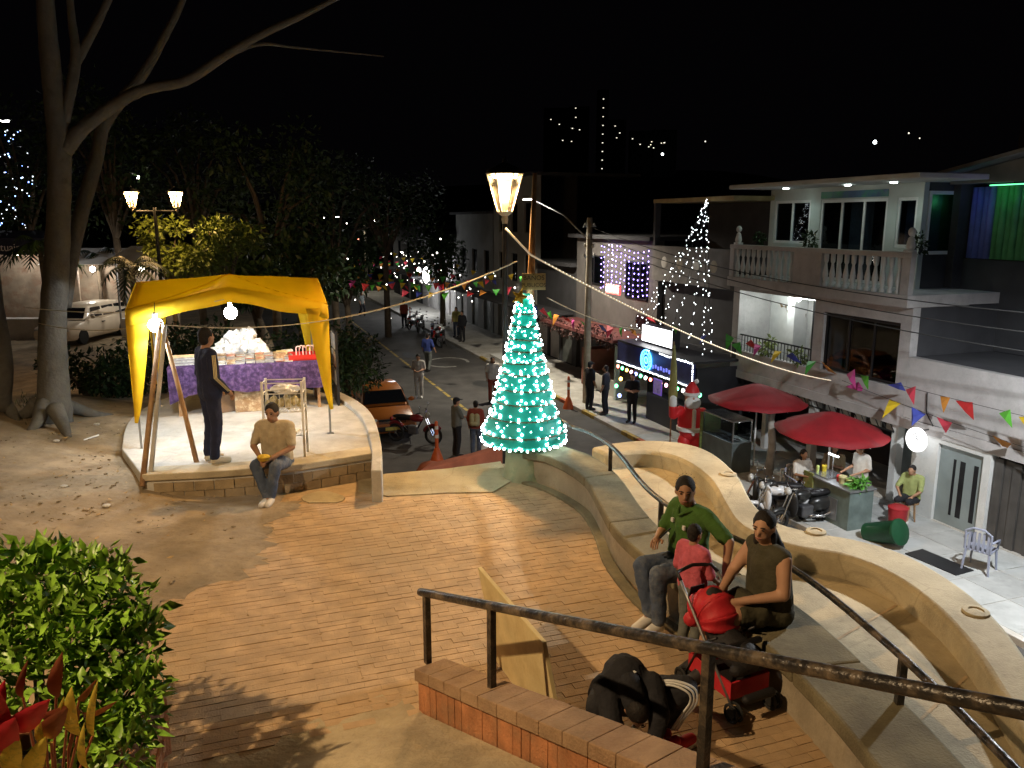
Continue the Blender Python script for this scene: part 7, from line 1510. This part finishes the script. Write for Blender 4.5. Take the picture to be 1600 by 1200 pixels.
for (a0, r0), (a1, r1) in zip(ribs, ribs[1:]):          # fabric gores sagging between the ribs
    b = B(); V = []; F = []
    for i in range(6):
        f = i / 5; a = a0 + (a1 - a0) * f; r_ = (r0 + (r1 - r0) * f) + .006 - .03 * math.sin(math.pi * f)
        for k in range(13):
            c_ = -1.5 + 3.0 * k / 12; V.append(((.21 - .012 * math.sin(math.pi * f)) * math.sin(c_), .22 - r_ * math.cos(a) * math.cos(c_) ** .6, .64 + r_ * 1.05 * math.sin(a) * math.cos(c_) ** .6 + .004 * math.sin(k * 2.3 + i)))
    for i in range(5):
        for k in range(12): F.append((i * 13 + k, i * 13 + k + 1, (i + 1) * 13 + k + 1, (i + 1) * 13 + k))
    b.add(V, F); o = b.build('canopy', M_sred, sr, smooth='all'); md = o.modifiers.new('t', 'SOLIDIFY'); md.thickness = .006
B().quad((-.09, .465, .76), (.09, .465, .76), (.08, .445, .88), (-.08, .445, .88), .01).build('mesh_window', M_sblk, sr)
b = B(); b.caps((-.12, .36, .6), (.12, .36, .62), .08, .08); b.caps((0, .34, .8), (0, .37, .62), .09, .09); remesh(b, 'hanging_cloth', M_sred, sr, .018, 4, .02)
sr.scale = (.8,) * 3
b = B(); b.caps((-.18, -.2, .6), (.18, -.2, .6), .03, .03); b.build('bumper_bar', M_black, sr, smooth='all')
# crouching youth
yt = person('youth in a black striped tracksuit crouching head down on the brick paving', (.80, 4.84, PZ), (.0, -1), dict(pel=(-.03, .12, .26), ch=(-.06, -.06, .47), nk=(-.03, -.22, .44), hd=(.0, -.26, .34), hL=(.09, .1, .24), hR=(-.14, .1, .24), kL=(.34, -.12, .42), kR=(-.24, -.14, .30), aL=(.22, -.05, .10), aR=(-.24, .05, .10), tL=(.23, -.24, .05), tR=(-.27, -.12, .05), sL=(.11, -.13, .46), sR=(-.2, -.12, .44), eL=(.14, -.3, .32), wL=(.08, -.38, .14), eR=(-.17, -.3, .28), wR=(-.04, -.40, .12)), top=blackc, bot=blackc, shoe=mat('red_white_shoe', (.5, .03, .03), .6, .2, 8, .1, stain=(.6, .55, .55), stain_scale=9), skin=1, near=True, sleeve=1.0, headdown=1.15, scale=.96, bulk=1.3)
for q in (-1, 0, 1):        # three white stripes down the outside of the bent leg
    B().tube(spline([(.10 + .012 * q, -.06 + .01 * q, .41 + .012 * q), (.24 + .012 * q, -.16, .49 + .016 * q), (.36 + .022 * q, -.215, .47 + .014 * q), (.385 + .022 * q, -.21, .38), (.33 + .02 * q, -.165, .24), (.28 + .018 * q, -.14, .12)], 5), .0085, 5).build('trouser_stripe', M_wallw, yt, smooth='all')
B().caps((-.045, -.19, .50), (-.015, -.245, .41), .085, .088).build('hood', blackc, yt, smooth='all')
for q in range(3): B().box((-.03 + .018 * (q - 1), -.17, .567 + .006 * q), (.014, .03, .006), .5).build('jacket_logo', M_wallw, yt)
# red shoe beside the youth
ps = P(1063, 1172, PZ); o = T('sneaker', 'red and white sneaker beside the crouching youth', 'shoe', (ps.x, ps.y, PZ), 2.2); b = B(); b.caps((0, .06, .05), (0, -.1, .04), .045, .04); b.caps((0, .07, .07), (0, .05, .09), .04, .035); b.build('upper', mat('sneaker_red', (.5, .02, .03), .6, .1, 5, .1), o, smooth='all'); B().caps((0, .07, .02), (0, -.12, .018), .045, .042).build('sole', shoe_w, o, smooth='all')
# people in the street
def street_person(label, u, v, d_, **k): p = P(u, v, 0); return person(label, (p.x, p.y, 0), d_, **k)
street_person('man in a white tee and white trousers looking at his phone on the street', 655, 622, (-.1, -1), J=dict(wL=(.06, -.26, 1.08), wR=(-.06, -.26, 1.08), hd=(0, -.04, 1.58)), top=white, bot=white, shoe=shoe_w, skin=1, sleeve=.45, headdown=.3)
street_person('man in a loose blue shirt walking up the street', 669, 580, (.3, .95), J=dict(kL=(.1, -.14, .5), aL=(.1, -.12, .1), tL=(.1, -.28, .06), aR=(-.1, .2, .12), tR=(-.1, .06, .05), eR=(-.3, .08, 1.15), wR=(-.36, -.02, .93)), top=blue, bot=greyt, shoe=shoe_d, skin=0, sleeve=.5, bulk=1.1)
street_person('man in a black cap and grey tee standing with folded arms', 714, 712, (.85, .5), J=dict(wL=(-.08, -.2, 1.15), wR=(.08, -.22, 1.13), eL=(.24, -.08, 1.15), eR=(-.24, -.08, 1.15)), top=greyt, bot=blackc, shoe=shoe_d, skin=2, hat=blackc, sleeve=.45)
bpk = street_person('person in a red top with a pale backpack seen from behind', 744, 712, (.15, 1), top=redt, bot=jeans, shoe=shoe_d, skin=1, sleeve=.5, scale=.95)
b = B(); b.caps((-.07, .2, 1.05), (-.07, .19, 1.28), .09, .08); b.caps((.07, .2, 1.05), (.07, .19, 1.28), .09, .08); b.caps((-.05, .26, 1.06), (.05, .26, 1.06), .07, .07)
bk = b.build('backpack', mat('pale_backpack', (.36, .34, .2), .8, .15, 6, .2), smooth='all', loc=bpk.location, rz=bpk.rotation_euler.z); bk.scale = bpk.scale; tag(bk, 'pale khaki backpack on the person in the red top', 'backpack')
street_person('person in dark clothes half hidden behind the cone tree', 775, 710, (.4, .9), top=blackc, bot=blackc, shoe=shoe_d, skin=1, sleeve=.5, hair='long', scale=.95)
p = P(757, 712, 0); b = B(); b.ell((0, 0, .17), (.13, .08, .17), n=12, m=8); tag(b.build('plastic_bag', M_bag, loc=p), 'white carrier bag standing beside the person in dark clothes', 'bag')
street_person('walker in dark trousers at the far end of the street', 566, 494, (.8, -.5), J=dict(kL=(.1, -.16, .5), aL=(.1, -.14, .1), aR=(-.1, .22, .12), tR=(-.1, .08, .05)), top=greyt, bot=blackc, shoe=shoe_d, skin=1, sleeve=.45)
street_person('woman in a pale top standing in the road just left of the cone', 770, 628, (.2, -1), top=white, bot=redt, shoe=shoe_d, skin=1, hair='long', sleeve=.4)
def sn_person(label, s, n, z, d_, **k): return person(label, G(s, n, z), d_, **k)
sn_person('man in dark clothes and cap pointing beside the shop door', *SN(P(921, 640, .11)), .11, (.7, .5), J=dict(eL=(.35, -.1, 1.32), wL=(.45, -.3, 1.38)), top=blackc, bot=blackc, shoe=shoe_d, skin=1, hat=blackc, sleeve=.5)
sn_person('second man in dark clothes by the shop door, face turned to the wall', *SN(P(945, 648, .11)), .11, (-.8, .4), top=C('charcoal', (.03, .028, .03)), bot=blackc, shoe=shoe_d, skin=1, sleeve=.5)
sn_person('man in a black tee with folded arms before the black stall', 8.8, 2.15, .11, (-.5, -.85), J=dict(wL=(-.08, -.2, 1.12), wR=(.08, -.22, 1.1), eL=(.24, -.08, 1.13), eR=(-.24, -.08, 1.13)), top=blackc, bot=blackc, shoe=shoe_d, skin=2, sleeve=.4, scale=.97)
sn_person('woman with a long ponytail in a white tee sitting at the food counter', .62, 2.1, .57, tuple((G(-1, 2.1) - G(0, 2.1))[:2]), base='sit', J=dict(wL=(.2, -.42, .36), wR=(-.2, -.42, .36)), top=white, bot=blackc, shoe=shoe_d, skin=1, hair='long', sleeve=.42)
sn_person('food seller in a white shirt and black apron behind the counter', -.35, 1.3, .118, tuple((G(0, 1) - G(0, 0))[:2]), J=dict(wL=(.16, -.36, 1.02), wR=(-.16, -.36, 1.02), hd=(0, -.08, 1.56), nk=(0, -.03, 1.44)), top=white, bot=blackc, shoe=shoe_d, skin=1, sleeve=.45, headdown=.5, scale=.97)
sn_person('woman in a dull top sitting behind the griddle smoke', .75, 1.05, .57, (-.6, -.75), base='sit', J=dict(wL=(.1, -.34, .42), wR=(-.1, -.34, .42)), top=C('khaki_top', (.28, .22, .13)), bot=blackc, shoe=shoe_d, skin=1, hair='long', sleeve=.4)
sn_person('man in a lime and grey tee sitting in the dark doorway', -1.05, .5, .55, (-.75, -.65), base='sit', J=dict(hd=(0, -.12, .73), eL=(.25, -.18, .32), eR=(-.25, -.18, .32)), top=C('lime_grey_tee', (.28, .32, .12)), bot=blackc, shoe=shoe_w, skin=1, legs=.55, sleeve=.45)
o = T('stool', 'low wooden stool in the dark doorway', 'stool', G(-1.05, .5, .11)); B().lathe([(.17, .4), (.17, .44)], (0, 0, 0), 16).build('seat', M_wood, o)
for k in range(4): a = k * math.pi / 2 + .4; B().tube([(.15 * math.cos(a), .15 * math.sin(a), 0), (.11 * math.cos(a), .11 * math.sin(a), .4)], .016, 6).build('leg', M_wood, o)
sn_person('person in black standing by the row of motorbikes', 27.9, 2.4, .11, (-.4, -.8), top=blackc, bot=blackc, shoe=shoe_d, skin=1, sleeve=1.0); sn_person('person in a yellow top behind the row of motorbikes', 29.8, 2.2, .11, (-.2, -.9), top=C('yellow_top', (.35, .32, .1)), bot=jeans, shoe=shoe_d, skin=1, hair='long')
sn_person('dark figure standing by the far delineator post', *SN(P(632, 512, 0)), 0, (0, -1), top=redt, bot=blackc, shoe=shoe_d, skin=1)
# ================================================================ finish: evaluate the grown figures once, turn lettering into meshes
bpy.context.view_layer.update(); dg = bpy.context.evaluated_depsgraph_get()
done = []
for o in PEND:
    done.append((o, bpy.data.meshes.new_from_object(o.evaluated_get(dg), preserve_all_data_layers=True, depsgraph=dg)))
fonts = [o for o in scn.objects if o.type == 'FONT']; fdone = [(o, bpy.data.meshes.new_from_object(o.evaluated_get(dg))) for o in fonts]
for o, me in done:
    old = o.data; o.modifiers.clear()
    if o.name.startswith('body') and o.get('owner') in EXTRA:
        bm = bmesh.new(); bm.from_mesh(me)
        for g_ in EXTRA[o['owner']]:
            tm = bpy.data.meshes.new('t'); tm.from_pydata(g_.v, [], g_.f); bm.from_mesh(tm); bpy.data.meshes.remove(tm)
        bm.to_mesh(me); bm.free(); me.polygons.foreach_set('use_smooth', [True] * len(me.polygons))
    if not me.materials: me.materials.append(old.materials[0])
    o.data = me
    if 'owner' in o: del o['owner']
for o, me in fdone:
    n = bpy.data.objects.new('lettering', me); COL.objects.link(n); n.parent = o.parent; n.location = o.location; n.rotation_euler = o.rotation_euler
    if not me.materials: me.materials.append(o.data.materials[0])
    bpy.data.objects.remove(o)

for o in scn.objects:
    if o.name.split('.')[0] == 'led_row': o['kind'] = 'stuff'
